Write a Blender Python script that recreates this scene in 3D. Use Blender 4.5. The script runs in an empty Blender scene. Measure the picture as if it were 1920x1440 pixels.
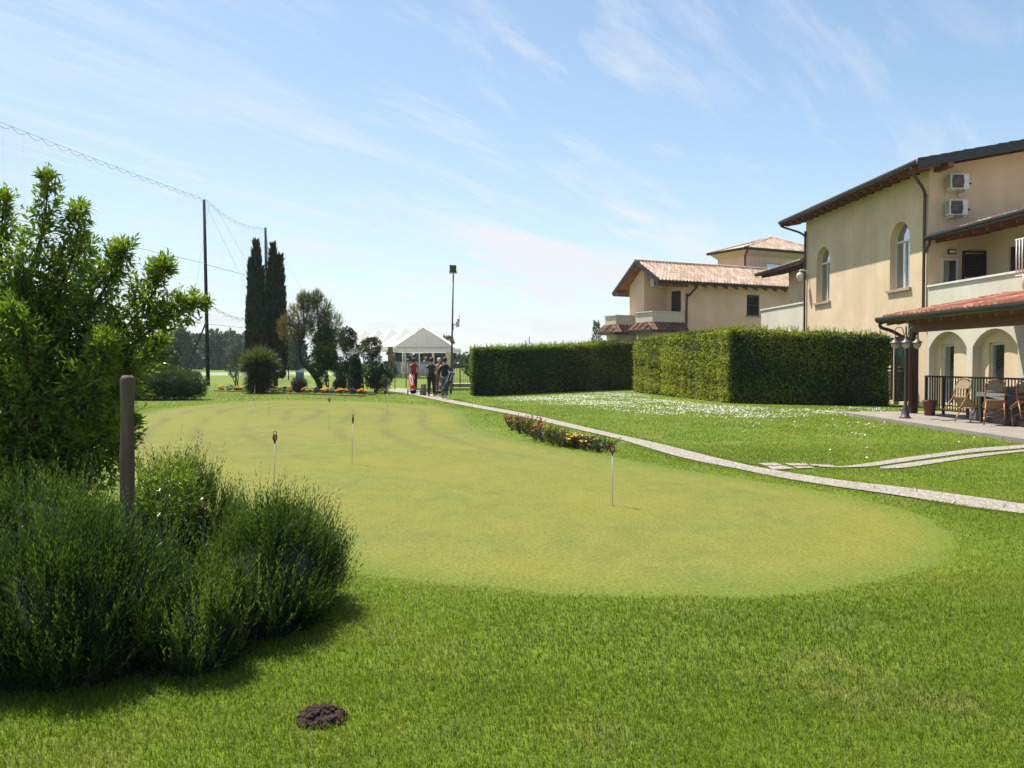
import bpy, bmesh, math, random
import numpy as np
from mathutils import Vector, Matrix
PI = math.pi
scene = bpy.context.scene
COL = scene.collection
rng = np.random.default_rng(7)
random.seed(7)

# ---------------------------------------------------------------- camera maths (used to place things on the ground)
F = 1557.0
CAMZ = 1.6
PITCH = math.atan(42 / F)
cp, sp = math.cos(PITCH), math.sin(PITCH)
def ray(px, py):
    x = (px - 960) / F; v = (720 - py) / F
    return (x, cp + v * sp, -sp + v * cp)
def G(px, py, z=0.0):
    r = ray(px, py); t = (z - CAMZ) / r[2]
    return (r[0] * t, r[1] * t, z)
def A(px, py, Y):
    r = ray(px, py); t = Y / r[1]
    return (r[0] * t, Y, CAMZ + r[2] * t)

# ---------------------------------------------------------------- tagging
def tag(o, label=None, cat=None, group=None, kind=None):
    if label: o['label'] = label
    if cat: o['category'] = cat
    if group: o['group'] = group
    if kind: o['kind'] = kind
    return o
def thing(name, label, cat, loc=(0, 0, 0), rz=0.0, group=None):
    o = bpy.data.objects.new(name, None); COL.objects.link(o)
    o.empty_display_size = 0.2
    o.location = loc; o.rotation_euler = (0, 0, rz)
    return tag(o, label, cat, group)
def copy_tree(o, parent=None):
    c = o.copy(); COL.objects.link(c); c.parent = parent
    for ch in list(o.children):
        copy_tree(ch, c)
    return c

# ---------------------------------------------------------------- materials
def nodes_of(m):
    m.use_nodes = True
    nt = m.node_tree; nt.nodes.clear()
    out = nt.nodes.new('ShaderNodeOutputMaterial')
    return nt, out
def lk(nt, a, b): nt.links.new(a, b)
def ramp(nt, fac, stops):
    r = nt.nodes.new('ShaderNodeValToRGB')
    els = r.color_ramp.elements
    while len(els) < len(stops): els.new(0.5)
    for e, (p, c) in zip(els, stops):
        e.position = p; e.color = (c[0], c[1], c[2], 1)
    lk(nt, fac, r.inputs['Fac'])
    return r
def noise(nt, vec, scale, detail=4, rough=0.55, dist=0.0):
    n = nt.nodes.new('ShaderNodeTexNoise')
    n.inputs['Scale'].default_value = scale; n.inputs['Detail'].default_value = detail
    n.inputs['Roughness'].default_value = rough; n.inputs['Distortion'].default_value = dist
    if vec is not None: lk(nt, vec, n.inputs['Vector'])
    return n
def mixc(nt, fac, a, b, mode='MIX'):
    m = nt.nodes.new('ShaderNodeMix'); m.data_type = 'RGBA'; m.blend_type = mode
    for v, s in ((fac, m.inputs[0]), (a, m.inputs[6]), (b, m.inputs[7])):
        if isinstance(v, (int, float)): s.default_value = v
        elif isinstance(v, tuple): s.default_value = (v[0], v[1], v[2], 1)
        else: lk(nt, v, s)
    return m.outputs[2]
def math_(nt, op, a, b=None, c=None):
    m = nt.nodes.new('ShaderNodeMath'); m.operation = op
    for i, v in enumerate((a, b, c)):
        if v is None: continue
        if isinstance(v, (int, float)): m.inputs[i].default_value = v
        else: lk(nt, v, m.inputs[i])
    return m.outputs[0]
def maprange(nt, v, a, b, c=0.0, d=1.0):
    m = nt.nodes.new('ShaderNodeMapRange')
    lk(nt, v, m.inputs['Value'])
    for n_, x in (('From Min', a), ('From Max', b), ('To Min', c), ('To Max', d)): m.inputs[n_].default_value = x
    return m.outputs[0]
def mapping(nt, vec, scale=(1, 1, 1), rot=(0, 0, 0)):
    m = nt.nodes.new('ShaderNodeMapping'); lk(nt, vec, m.inputs['Vector'])
    m.inputs['Scale'].default_value = scale; m.inputs['Rotation'].default_value = rot
    return m.outputs[0]

def pmat(name, c1, c2=None, scale=6.0, rough=0.7, bump=0.0, metallic=0.0, spec=0.5, stretch=(1, 1, 1), bscale=None, detail=5, trans=0.0):
    m = bpy.data.materials.new(name)
    nt, out = nodes_of(m)
    p = nt.nodes.new('ShaderNodeBsdfPrincipled')
    tc = nt.nodes.new('ShaderNodeTexCoord')
    v = mapping(nt, tc.outputs['Object'], stretch)
    n = noise(nt, v, scale, detail, 0.6)
    c2 = c2 or tuple(x * 0.8 for x in c1)
    r = ramp(nt, n.outputs['Fac'], [(0.3, c1), (0.7, c2)])
    lk(nt, r.outputs['Color'], p.inputs['Base Color'])
    p.inputs['Roughness'].default_value = rough
    p.inputs['Metallic'].default_value = metallic
    p.inputs['Specular IOR Level'].default_value = spec
    if bump:
        n2 = noise(nt, v, bscale or scale * 6, 4, 0.6)
        b = nt.nodes.new('ShaderNodeBump'); b.inputs['Strength'].default_value = bump; b.inputs['Distance'].default_value = 0.02
        lk(nt, n2.outputs['Fac'], b.inputs['Height']); lk(nt, b.outputs['Normal'], p.inputs['Normal'])
    if trans > 0:
        t = nt.nodes.new('ShaderNodeBsdfTranslucent'); lk(nt, r.outputs['Color'], t.inputs['Color'])
        mx = nt.nodes.new('ShaderNodeMixShader'); mx.inputs[0].default_value = trans
        lk(nt, p.outputs[0], mx.inputs[1]); lk(nt, t.outputs[0], mx.inputs[2]); lk(nt, mx.outputs[0], out.inputs[0])
    else:
        lk(nt, p.outputs[0], out.inputs[0])
    return m

def leafmat(name, cols, rough=0.4, trans=0.35, spec=0.5, tcol=None):
    """cols: ramp over the per-leaf random attribute 'rnd'."""
    m = bpy.data.materials.new(name)
    nt, out = nodes_of(m)
    at = nt.nodes.new('ShaderNodeAttribute'); at.attribute_name = 'rnd'
    n_ = len(cols)
    r = ramp(nt, at.outputs['Fac'], [((i + 0.5) / n_, c) for i, c in enumerate(cols)])
    p = nt.nodes.new('ShaderNodeBsdfPrincipled')
    lk(nt, r.outputs['Color'], p.inputs['Base Color'])
    p.inputs['Roughness'].default_value = rough
    p.inputs['Specular IOR Level'].default_value = spec
    t = nt.nodes.new('ShaderNodeBsdfTranslucent')
    tc = mixc(nt, 1.0, r.outputs['Color'], tcol or (1.35, 1.45, 0.55), 'MULTIPLY')
    lk(nt, tc, t.inputs['Color'])
    mx = nt.nodes.new('ShaderNodeMixShader'); mx.inputs[0].default_value = trans
    lk(nt, p.outputs[0], mx.inputs[1]); lk(nt, t.outputs[0], mx.inputs[2]); lk(nt, mx.outputs[0], out.inputs[0])
    return m

# ---------------------------------------------------------------- numpy meshes
def mesh_np(name, V, faces, mat, parent=None, rnd=None, smooth=False, attrs=None):
    """faces: list of int arrays (n,3)/(n,4). rnd: per-face float per array (list) or one array."""
    me = bpy.data.meshes.new(name)
    V = np.asarray(V, dtype=np.float32)
    if not isinstance(faces, (list, tuple)): faces = [faces]
    faces = [np.asarray(f, dtype=np.int32) for f in faces if len(f)]
    loops = np.concatenate([f.ravel() for f in faces])
    tot = np.concatenate([np.full(len(f), f.shape[1], dtype=np.int32) for f in faces])
    start = np.concatenate([[0], np.cumsum(tot)[:-1]]).astype(np.int32)
    me.vertices.add(len(V)); me.vertices.foreach_set('co', V.ravel())
    me.loops.add(len(loops)); me.loops.foreach_set('vertex_index', loops)
    me.polygons.add(len(tot)); me.polygons.foreach_set('loop_start', start)
    try: me.polygons.foreach_set('loop_total', tot)
    except Exception: pass
    me.polygons.foreach_set('use_smooth', np.full(len(tot), bool(smooth)))
    if rnd is not None:
        a = me.attributes.new('rnd', 'FLOAT', 'FACE'); a.data.foreach_set('value', np.asarray(rnd, dtype=np.float32))
    for k, v in (attrs or {}).items():
        a = me.attributes.new(k, 'FLOAT', 'POINT'); a.data.foreach_set('value', np.asarray(v, dtype=np.float32))
    me.update(calc_edges=True); me.validate()
    if mat is not None: me.materials.append(mat)
    o = bpy.data.objects.new(name, me); COL.objects.link(o)
    if parent is not None: o.parent = parent
    return o

def norm(a):
    return a / np.maximum(np.linalg.norm(a, axis=-1, keepdims=True), 1e-9)

class Leaves:
    def __init__(self): self.V = []; self.Fq = []; self.R = []; self.n = 0
    def add(self, P, D, L, W, rnd=None, fold=0.25, up=None, droop=0.0, nrm=None):
        P = np.asarray(P, float); D = norm(np.asarray(D, float)); N = len(P)
        if N == 0: return
        L = np.broadcast_to(L, (N,))[:, None]; W = np.broadcast_to(W, (N,))[:, None]
        R = rng.normal(size=(N, 3)) * 0.6
        if nrm is not None: R = R * 0.75 + nrm
        else: R[:, 2] += 1.0 if up is None else up
        S = norm(np.cross(D, R)); Nn = np.cross(S, D)
        mid = P + D * L * 0.45 - Nn * W * fold * 0.5
        tip = P + D * L - np.array([0, 0, 1.0]) * L * droop
        l = mid + S * W * 0.5 + Nn * W * fold; r = mid - S * W * 0.5 + Nn * W * fold
        V = np.stack([P, l, mid, r, tip], 1).reshape(-1, 3)
        b = self.n + np.arange(N)[:, None] * 5
        T = np.concatenate([b + np.array([0, 2, 1]), b + np.array([0, 3, 2]), b + np.array([2, 4, 1]), b + np.array([2, 3, 4])], 0)
        rn = rng.random(N) if rnd is None else rnd
        self.V.append(V); self.Fq.append(T); self.R.append(np.tile(rn, 4)); self.n += 5 * N
    def flat(self, P, D, L, W, rnd=None, up=None):
        P = np.asarray(P, float); D = norm(np.asarray(D, float)); N = len(P)
        if N == 0: return
        L = np.broadcast_to(L, (N,))[:, None]; W = np.broadcast_to(W, (N,))[:, None]
        R = rng.normal(size=(N, 3)) * 0.6; R[:, 2] += 1.0 if up is None else up
        S = norm(np.cross(D, R))
        V = np.stack([P, P + D * L * 0.5 + S * W * 0.5, P + D * L, P + D * L * 0.5 - S * W * 0.5], 1).reshape(-1, 3)
        b = self.n + np.arange(N)[:, None] * 4
        T = np.concatenate([b + np.array([0, 1, 2]), b + np.array([0, 2, 3])], 0)
        rn = rng.random(N) if rnd is None else rnd
        self.V.append(V); self.Fq.append(T); self.R.append(np.tile(rn, 2)); self.n += 4 * N
    def build(self, name, mat, parent=None):
        return mesh_np(name, np.concatenate(self.V), np.concatenate(self.Fq), mat, parent, rnd=np.concatenate(self.R))

def shoots(lv, B, D, L, k, leafL, leafW, ang=0.9, curve=0.25, t0=0.15, rnd=None, flat=False, fold=0.25, taper=0.5, droop=0.0, tip=0.0):
    """leaves spiralling round N shoots. returns tip positions."""
    B = np.asarray(B, float); D = norm(np.asarray(D, float)); N = len(B)
    L = np.broadcast_to(L, (N,))
    t = np.linspace(t0, 1.0, k)
    up = np.array([0, 0, 1.0])
    X = B[:, None, :] + D[:, None, :] * (L[:, None] * t)[..., None] + up * (curve * L[:, None] * t ** 2)[..., None]
    T = norm(D[:, None, :] + up * (2 * curve * t)[None, :, None])
    a = norm(np.cross(T, np.array([0.3, 0.2, 0.1]) + rng.normal(size=(N, 1, 3)))); b = np.cross(T, a)
    ph = (np.arange(k) * 2.4)[None, :] + rng.random((N, 1)) * 6.28 + rng.normal(size=(N, k)) * 0.3
    an = ang * (1.0 - 0.45 * t)[None, :] + rng.normal(size=(N, k)) * 0.15
    out = a * np.cos(ph)[..., None] + b * np.sin(ph)[..., None]
    LD = T * np.cos(an)[..., None] + out * np.sin(an)[..., None]
    sz = (1.0 - taper * np.abs(t - 0.45) * 1.6)[None, :] * (0.75 + 0.5 * rng.random((N, k)))
    r0 = (rng.random(N) if rnd is None else rnd)[:, None]
    rn = np.clip(r0 * 0.75 + 0.25 * rng.random((N, k)) + tip * (t - 0.4)[None, :], 0, 1).ravel()
    f = lv.flat if flat else lv.add
    kw = {} if flat else dict(fold=fold, droop=droop)
    f(X.reshape(-1, 3), LD.reshape(-1, 3), (leafL * sz).ravel(), (leafW * sz).ravel(), rnd=rn, **kw)
    return X

# ---------------------------------------------------------------- polygon builder
class MB:
    def __init__(self): self.v = []; self.f = []; self.sm = []
    def poly(self, pts, smooth=False):
        b = len(self.v); self.v += [tuple(p) for p in pts]; self.f.append(tuple(range(b, b + len(pts)))); self.sm.append(smooth)
    def box(self, lo, hi, rz=0.0, at=None):
        x0, y0, z0 = lo; x1, y1, z1 = hi
        P = [(x0, y0, z0), (x1, y0, z0), (x1, y1, z0), (x0, y1, z0), (x0, y0, z1), (x1, y0, z1), (x1, y1, z1), (x0, y1, z1)]
        if rz or at:
            c, s = math.cos(rz), math.sin(rz); ax, ay, az = at or (0, 0, 0)
            P = [(ax + c * x - s * y, ay + s * x + c * y, az + z) for x, y, z in P]
        self.hexa(P)
    def hexa(self, P):
        b = len(self.v); self.v += P
        for q in ((0, 3, 2, 1), (4, 5, 6, 7), (0, 1, 5, 4), (1, 2, 6, 5), (2, 3, 7, 6), (3, 0, 4, 7)):
            self.f.append(tuple(b + i for i in q)); self.sm.append(False)
    def bar(self, p, q, w, h=None, up=(0, 0, 1)):
        h = h or w
        p = Vector(p); q = Vector(q); d = (q - p).normalized()
        u = Vector(up)
        if abs(d.dot(u)) > 0.98: u = Vector((1, 0, 0))
        s = d.cross(u).normalized(); n = s.cross(d)
        P = []
        for c in (p, q):
            for a, b in ((-1, -1), (1, -1), (1, 1), (-1, 1)):
                P.append(tuple(c + s * (a * w / 2) + n * (b * h / 2)))
        self.hexa(P)
    def tube(self, pts, r, n=8, cap=True, smooth=True):
        pts = [Vector(p) for p in pts]; N = len(pts)
        rs = r if isinstance(r, (list, tuple)) else [r] * N
        b0 = len(self.v); prev = None
        for i, p in enumerate(pts):
            d = (pts[min(i + 1, N - 1)] - pts[max(i - 1, 0)]).normalized()
            if prev is None:
                u = Vector((0, 0, 1)) if abs(d.z) < 0.9 else Vector((1, 0, 0))
                s = d.cross(u).normalized()
            else:
                s = (prev - d * prev.dot(d)).normalized()
            prev = s; w = d.cross(s)
            for k in range(n):
                a = 2 * PI * k / n
                self.v.append(tuple(p + (s * math.cos(a) + w * math.sin(a)) * rs[i]))
        for i in range(N - 1):
            for k in range(n):
                a, b = b0 + i * n + k, b0 + i * n + (k + 1) % n
                self.f.append((a, b, b + n, a + n)); self.sm.append(smooth)
        if cap:
            self.f.append(tuple(b0 + k for k in reversed(range(n)))); self.sm.append(False)
            self.f.append(tuple(b0 + (N - 1) * n + k for k in range(n))); self.sm.append(False)
    def lathe(self, prof, c=(0, 0, 0), n=16, smooth=True):
        b0 = len(self.v)
        for r, z in prof:
            for k in range(n):
                a = 2 * PI * k / n
                self.v.append((c[0] + r * math.cos(a), c[1] + r * math.sin(a), c[2] + z))
        for i in range(len(prof) - 1):
            for k in range(n):
                a, b = b0 + i * n + k, b0 + i * n + (k + 1) % n
                self.f.append((a, b, b + n, a + n)); self.sm.append(smooth)
        self.f.append(tuple(b0 + k for k in reversed(range(n)))); self.sm.append(False)
        e = b0 + (len(prof) - 1) * n
        self.f.append(tuple(e + k for k in range(n))); self.sm.append(False)
    def build(self, name, mat, parent=None, bevel=0.0):
        me = bpy.data.meshes.new(name); me.from_pydata(self.v, [], self.f)
        me.polygons.foreach_set('use_smooth', self.sm); me.update()
        me.materials.append(mat)
        o = bpy.data.objects.new(name, me); COL.objects.link(o)
        if parent is not None: o.parent = parent
        if bevel:
            b = o.modifiers.new('Bevel', 'BEVEL'); b.width = bevel; b.segments = 2; b.limit_method = 'ANGLE'
        return o

def catmull(P, n=8, closed=False):
    P = np.asarray(P, float); out = []; N = len(P)
    rngi = range(N if closed else N - 1)
    for i in rngi:
        if closed: a, b, c, d = P[(i - 1) % N], P[i], P[(i + 1) % N], P[(i + 2) % N]
        else: a, b, c, d = P[max(i - 1, 0)], P[i], P[i + 1], P[min(i + 2, N - 1)]
        for t in np.arange(n) / n:
            out.append(0.5 * (2 * b + (c - a) * t + (2 * a - 5 * b + 4 * c - d) * t * t + (3 * b - a - 3 * c + d) * t ** 3))
    if not closed: out.append(P[-1])
    return np.array(out)
def in_poly(pts, poly):
    x, y = pts[:, 0], pts[:, 1]; c = np.zeros(len(pts), bool); N = len(poly); j = N - 1
    for i in range(N):
        xi, yi, xj, yj = poly[i][0], poly[i][1], poly[j][0], poly[j][1]
        if yi != yj:
            c ^= ((yi > y) != (yj > y)) & (x < (xj - xi) * (y - yi) / (yj - yi) + xi)
        j = i
    return c
def dist_poly(pts, poly):
    d = np.full(len(pts), 1e9); N = len(poly)
    for i in range(N):
        a = np.asarray(poly[i][:2]); b = np.asarray(poly[(i + 1) % N][:2]); ab = b - a
        t = np.clip(((pts - a) @ ab) / max(ab @ ab, 1e-12), 0, 1)
        d = np.minimum(d, np.linalg.norm(pts - a - t[:, None] * ab, axis=1))
    return d

def tile_field(o, u, v, lu, lv, pitch=0.24, step=0.36, keep=None, rnd_amp=0.004):
    """barrel tiles over a slope: o origin, u along the eave, v up the slope (unit)."""
    o, u, v = (np.asarray(x, float) for x in (o, u, v)); n = np.cross(u, v); n = n if n[2] > 0 else -n
    nu = int(lu / pitch) * 6 + 1; nv = int(math.ceil(lv / step))
    us = np.linspace(0, lu, nu)
    ph = us / pitch * 2 * PI
    prof = 0.055 * np.cos(ph) + 0.014 * np.cos(2 * ph)
    V = []; Q = []; R = []
    for j in range(nv):
        v0, v1 = j * step, min((j + 1) * step, lv)
        b = len(V) * nu if False else len(V)
        for vv, h in ((v0, -0.01), (v0, 0.05), (v1 + 0.02, 0.03)):
            wob = rng.normal(size=nu) * rnd_amp if h > 0 else 0
            pts = o + u * us[:, None] + v * vv + n * (prof + h + wob)[:, None]
            V.extend(pts)
        for row in range(2):
            for i in range(nu - 1):
                a = b + row * nu + i
                if keep is not None:
                    uu = (us[i] + us[i + 1]) / 2; vm = (v0 + v1) / 2
                    if not keep(uu, vm): continue
                Q.append((a, a + 1, a + nu + 1, a + nu)); R.append(((i // 6) * 0.37 + j * 0.613 + 0.21 * ((i // 6) * (j + 3) % 7)) % 1.0)
    return np.array(V), np.array(Q), np.array(R)
# ================================================================ camera, sun, sky
cam = bpy.data.cameras.new('camera'); camo = bpy.data.objects.new('camera', cam); COL.objects.link(camo)
cam.sensor_width = 36; cam.lens = 36 * F / 1920; cam.clip_end = 5000; cam.clip_start = 0.05
camo.location = (0, 0, CAMZ); camo.rotation_euler = (PI / 2 - PITCH, 0, 0)
scene.camera = camo
SUN_EL = math.radians(63.5)
SUN_H = Vector((-0.75, 0.66, 0)).normalized()
sv = Vector((SUN_H.x * math.cos(SUN_EL), SUN_H.y * math.cos(SUN_EL), math.sin(SUN_EL)))
sl = bpy.data.lights.new('sun', 'SUN'); sl.energy = 5.0; sl.angle = math.radians(0.53); sl.color = (1.0, 0.94, 0.82)
so = bpy.data.objects.new('sun', sl); COL.objects.link(so)
so.rotation_euler = sv.to_track_quat('Z', 'Y').to_euler(); so.location = (0, 0, 60)

w = bpy.data.worlds.new('World'); scene.world = w; w.use_nodes = True
nt = w.node_tree; nt.nodes.clear()
wo = nt.nodes.new('ShaderNodeOutputWorld'); bg = nt.nodes.new('ShaderNodeBackground')
sky = nt.nodes.new('ShaderNodeTexSky'); sky.sky_type = 'NISHITA'; sky.sun_disc = False
sky.sun_elevation = SUN_EL; sky.sun_rotation = math.atan2(SUN_H.x, SUN_H.y)
sky.air_density = 1.0; sky.dust_density = 0.35; sky.ozone_density = 1.5; sky.altitude = 30
tc = nt.nodes.new('ShaderNodeTexCoord')
sep = nt.nodes.new('ShaderNodeSeparateXYZ'); lk(nt, tc.outputs['Generated'], sep.inputs[0])
den = math_(nt, 'ADD', math_(nt, 'MAXIMUM', sep.outputs['Z'], 0.0), 0.12)
cx = math_(nt, 'DIVIDE', sep.outputs['X'], den); cy = math_(nt, 'DIVIDE', sep.outputs['Y'], den)
cmb = nt.nodes.new('ShaderNodeCombineXYZ'); lk(nt, cx, cmb.inputs[0]); lk(nt, cy, cmb.inputs[1])
# cirrus streaks: stretched noise on a high flat layer
rot_ = mapping(nt, cmb.outputs[0], (1, 1, 1), (0, 0, math.radians(-54)))
v1 = mapping(nt, rot_, (0.24, 0.95, 1))
n1 = noise(nt, v1, 1.5, 9, 0.62, 0.7)
n2 = noise(nt, mapping(nt, cmb.outputs[0], (0.35, 0.35, 1)), 1.1, 3, 0.5)
n3 = noise(nt, mapping(nt, rot_, (0.35, 1.6, 1)), 5.0, 6, 0.65, 0.5)
streak = math_(nt, 'ADD', math_(nt, 'MULTIPLY', n1.outputs['Fac'], 0.7), math_(nt, 'MULTIPLY', n3.outputs['Fac'], 0.3))
cl = maprange(nt, streak, 0.47, 0.60)
cl = math_(nt, 'MULTIPLY', cl, maprange(nt, n2.outputs['Fac'], 0.38, 0.55, 0.10, 1.0))
cl = math_(nt, 'MULTIPLY', cl, maprange(nt, sep.outputs['X'], 0.42, -0.05, 0.42, 1.0))
# thin veil that thickens to the horizon and to the sun's side
hz = math_(nt, 'POWER', math_(nt, 'SUBTRACT', 1.0, math_(nt, 'MAXIMUM', sep.outputs['Z'], 0.0)), 5.0)
west = maprange(nt, sep.outputs['X'], 0.55, -0.6, 0.05, 0.25)
veil = math_(nt, 'ADD', math_(nt, 'MULTIPLY', hz, 0.58), west)
tot = math_(nt, 'MINIMUM', math_(nt, 'ADD', veil, math_(nt, 'MULTIPLY', cl, 0.72)), 0.97)
# low cumulus band just above the horizon
v4 = mapping(nt, tc.outputs['Generated'], (9, 9, 34))
n4 = noise(nt, v4, 1.0, 6, 0.6)
band = math_(nt, 'MULTIPLY', maprange(nt, n4.outputs['Fac'], 0.5, 0.6), math_(nt, 'MULTIPLY', maprange(nt, sep.outputs['Z'], 0.075, 0.045), maprange(nt, sep.outputs['Z'], 0.0, 0.02)))
tot = math_(nt, 'MAXIMUM', tot, math_(nt, 'MULTIPLY', band, 0.95))
skyb = mixc(nt, 1.0, sky.outputs[0], (0.90, 1.06, 1.07), 'MULTIPLY')
skyc = mixc(nt, tot, skyb, (5.6, 5.75, 5.95))
lk(nt, skyc, bg.inputs['Color']); bg.inputs['Strength'].default_value = 0.080
lk(nt, bg.outputs[0], wo.inputs[0])
vs = scene.view_settings
scene.display_settings.display_device = 'sRGB'
vs.view_transform = 'Standard'; vs.look = 'None'; vs.exposure = 1.0; vs.gamma = 1.0
scene.cycles.max_bounces = 8; scene.cycles.transparent_max_bounces = 8
scene.cycles.use_denoising = True

# ================================================================ outlines on the ground (from ground-plane projection)
green_px = [(600, 1048), (680, 1073), (800, 1091), (1000, 1110), (1200, 1118), (1400, 1118), (1560, 1105), (1690, 1080), (1770, 1046), (1782, 1010),
            (1735, 972), (1640, 943), (1500, 915), (1300, 885), (1150, 858), (1000, 832), (925, 812), (884, 798), (872, 783), (860, 771), (820, 762),
            (700, 754), (600, 751), (500, 751), (400, 757), (300, 768), (225, 788), (160, 815), (130, 850), (180, 910), (330, 975), (470, 1015)]
GREEN = catmull([G(*p)[:2] for p in green_px], 24, True)
_t = np.arange(len(GREEN)); GREEN = GREEN + 0.016 * np.stack([np.sin(_t * 0.21) + np.sin(_t * 0.37 + 1), np.cos(_t * 0.29) + np.sin(_t * 0.13)], 1)
path_up = [(740, 728), (790, 733), (850, 751), (984, 776), (1128, 809), (1240, 834), (1352, 862), (1440, 881), (1575, 902), (1686, 914.5), (1798, 929.5), (1920, 947), (2100, 972)]
path_lo = [(725, 733), (775, 741), (850, 757), (961, 778), (1073, 804), (1162, 825), (1274, 858), (1385, 881), (1452, 895), (1547, 911), (1686, 931), (1825, 953.5), (1920, 965), (2080, 988)]
PU = catmull([G(*p)[:2] for p in path_up], 8); PL = catmull([G(*p)[:2] for p in path_lo], 8)
def resample(P, n):
    d = np.concatenate([[0], np.cumsum(np.linalg.norm(np.diff(P, axis=0), axis=1))]); t = np.linspace(0, d[-1], n)
    return np.stack([np.interp(t, d, P[:, k]) for k in range(P.shape[1])], 1)
PU = resample(PU, 160); PL = resample(PL, 160)
PATH = np.concatenate([PU, PL[::-1]])
ta_up = [(1535, 875.2), (1575, 876), (1620, 871), (1686, 861), (1760, 851), (1830, 842), (1920, 835), (2060, 822)]
ta_lo = [(1535, 876.5), (1575, 878), (1630, 876), (1690, 868), (1760, 858), (1830, 849), (1920, 841.5), (2060, 829)]
tb_up = [(1648, 877.5), (1700, 870), (1760, 862), (1830, 853), (1920, 844.5), (2060, 832)]
tb_lo = [(1652, 880.5), (1700, 878), (1760, 869), (1830, 858.5), (1920, 848), (2060, 836)]
def strip(a, b, n=60):
    return resample(catmull([G(*p)[:2] for p in a], 8), n), resample(catmull([G(*p)[:2] for p in b], 8), n)
TA = strip(ta_up, ta_lo); TB = strip(tb_up, tb_lo)
slab_px = [[(1421, 870), (1455, 869.5), (1468, 874), (1436, 875)], [(1437, 876), (1470, 875), (1490, 880), (1449, 882.5)],
           [(1470, 870), (1511, 870.5), (1518, 874.5), (1482, 874.5)], [(1487, 876), (1520, 876), (1528, 878.5), (1496, 880)],
           [(1518, 871.5), (1560, 873.5), (1566, 876), (1524, 875)]]
SLABS = [[G(*p)[:2] for p in q] for q in slab_px]
TERR = [(9.9, 24.95), (14.6, 25.4), (14.9, 9.0), (10.1, 9.0)]

# ================================================================ ground
def ground_material():
    m = bpy.data.materials.new('lawn_ground'); nt, out = nodes_of(m)
    p = nt.nodes.new('ShaderNodeBsdfPrincipled'); g = nt.nodes.new('ShaderNodeNewGeometry'); P = g.outputs['Position']
    a = noise(nt, P, 0.35, 4, 0.6); b = noise(nt, P, 2.2, 5, 0.65); c = noise(nt, mapping(nt, P, (1, 0.7, 1)), 26, 5, 0.75); d = noise(nt, P, 120, 3, 0.7)
    base = ramp(nt, b.outputs['Fac'], [(0.28, (0.056, 0.096, 0.006)), (0.5, (0.092, 0.143, 0.008)), (0.74, (0.146, 0.180, 0.017))])
    col = mixc(nt, maprange(nt, a.outputs['Fac'], 0.42, 0.60, 0.0, 0.75), base.outputs['Color'], (0.114, 0.166, 0.009))
    yl = noise(nt, P, 0.8, 3, 0.6)
    col = mixc(nt, maprange(nt, yl.outputs['Fac'], 0.53, 0.70, 0.0, 0.65), col, (0.19, 0.172, 0.054))
    bl = math_(nt, 'ADD', math_(nt, 'MULTIPLY', c.outputs['Fac'], 0.6), math_(nt, 'MULTIPLY', d.outputs['Fac'], 0.4))
    col = mixc(nt, 1.0, col, ramp(nt, bl, [(0.33, (0.45, 0.5, 0.45)), (0.52, (1, 1, 1)), (0.68, (1.5, 1.45, 1.35))]).outputs['Color'], 'MULTIPLY')
    lk(nt, col, p.inputs['Base Color']); p.inputs['Roughness'].default_value = 0.75; p.inputs['Specular IOR Level'].default_value = 0.12
    bp = nt.nodes.new('ShaderNodeBump'); bp.inputs['Strength'].default_value = 0.7; bp.inputs['Distance'].default_value = 0.03
    lk(nt, bl, bp.inputs['Height']); lk(nt, bp.outputs['Normal'], p.inputs['Normal'])
    lk(nt, p.outputs[0], out.inputs[0]); return m
mb = MB(); mb.poly([(-1800, -60, 0), (1800, -60, 0), (1800, 2600, 0), (-1800, 2600, 0)])
tag(mb.build('ground', ground_material()), kind='structure')

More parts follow.
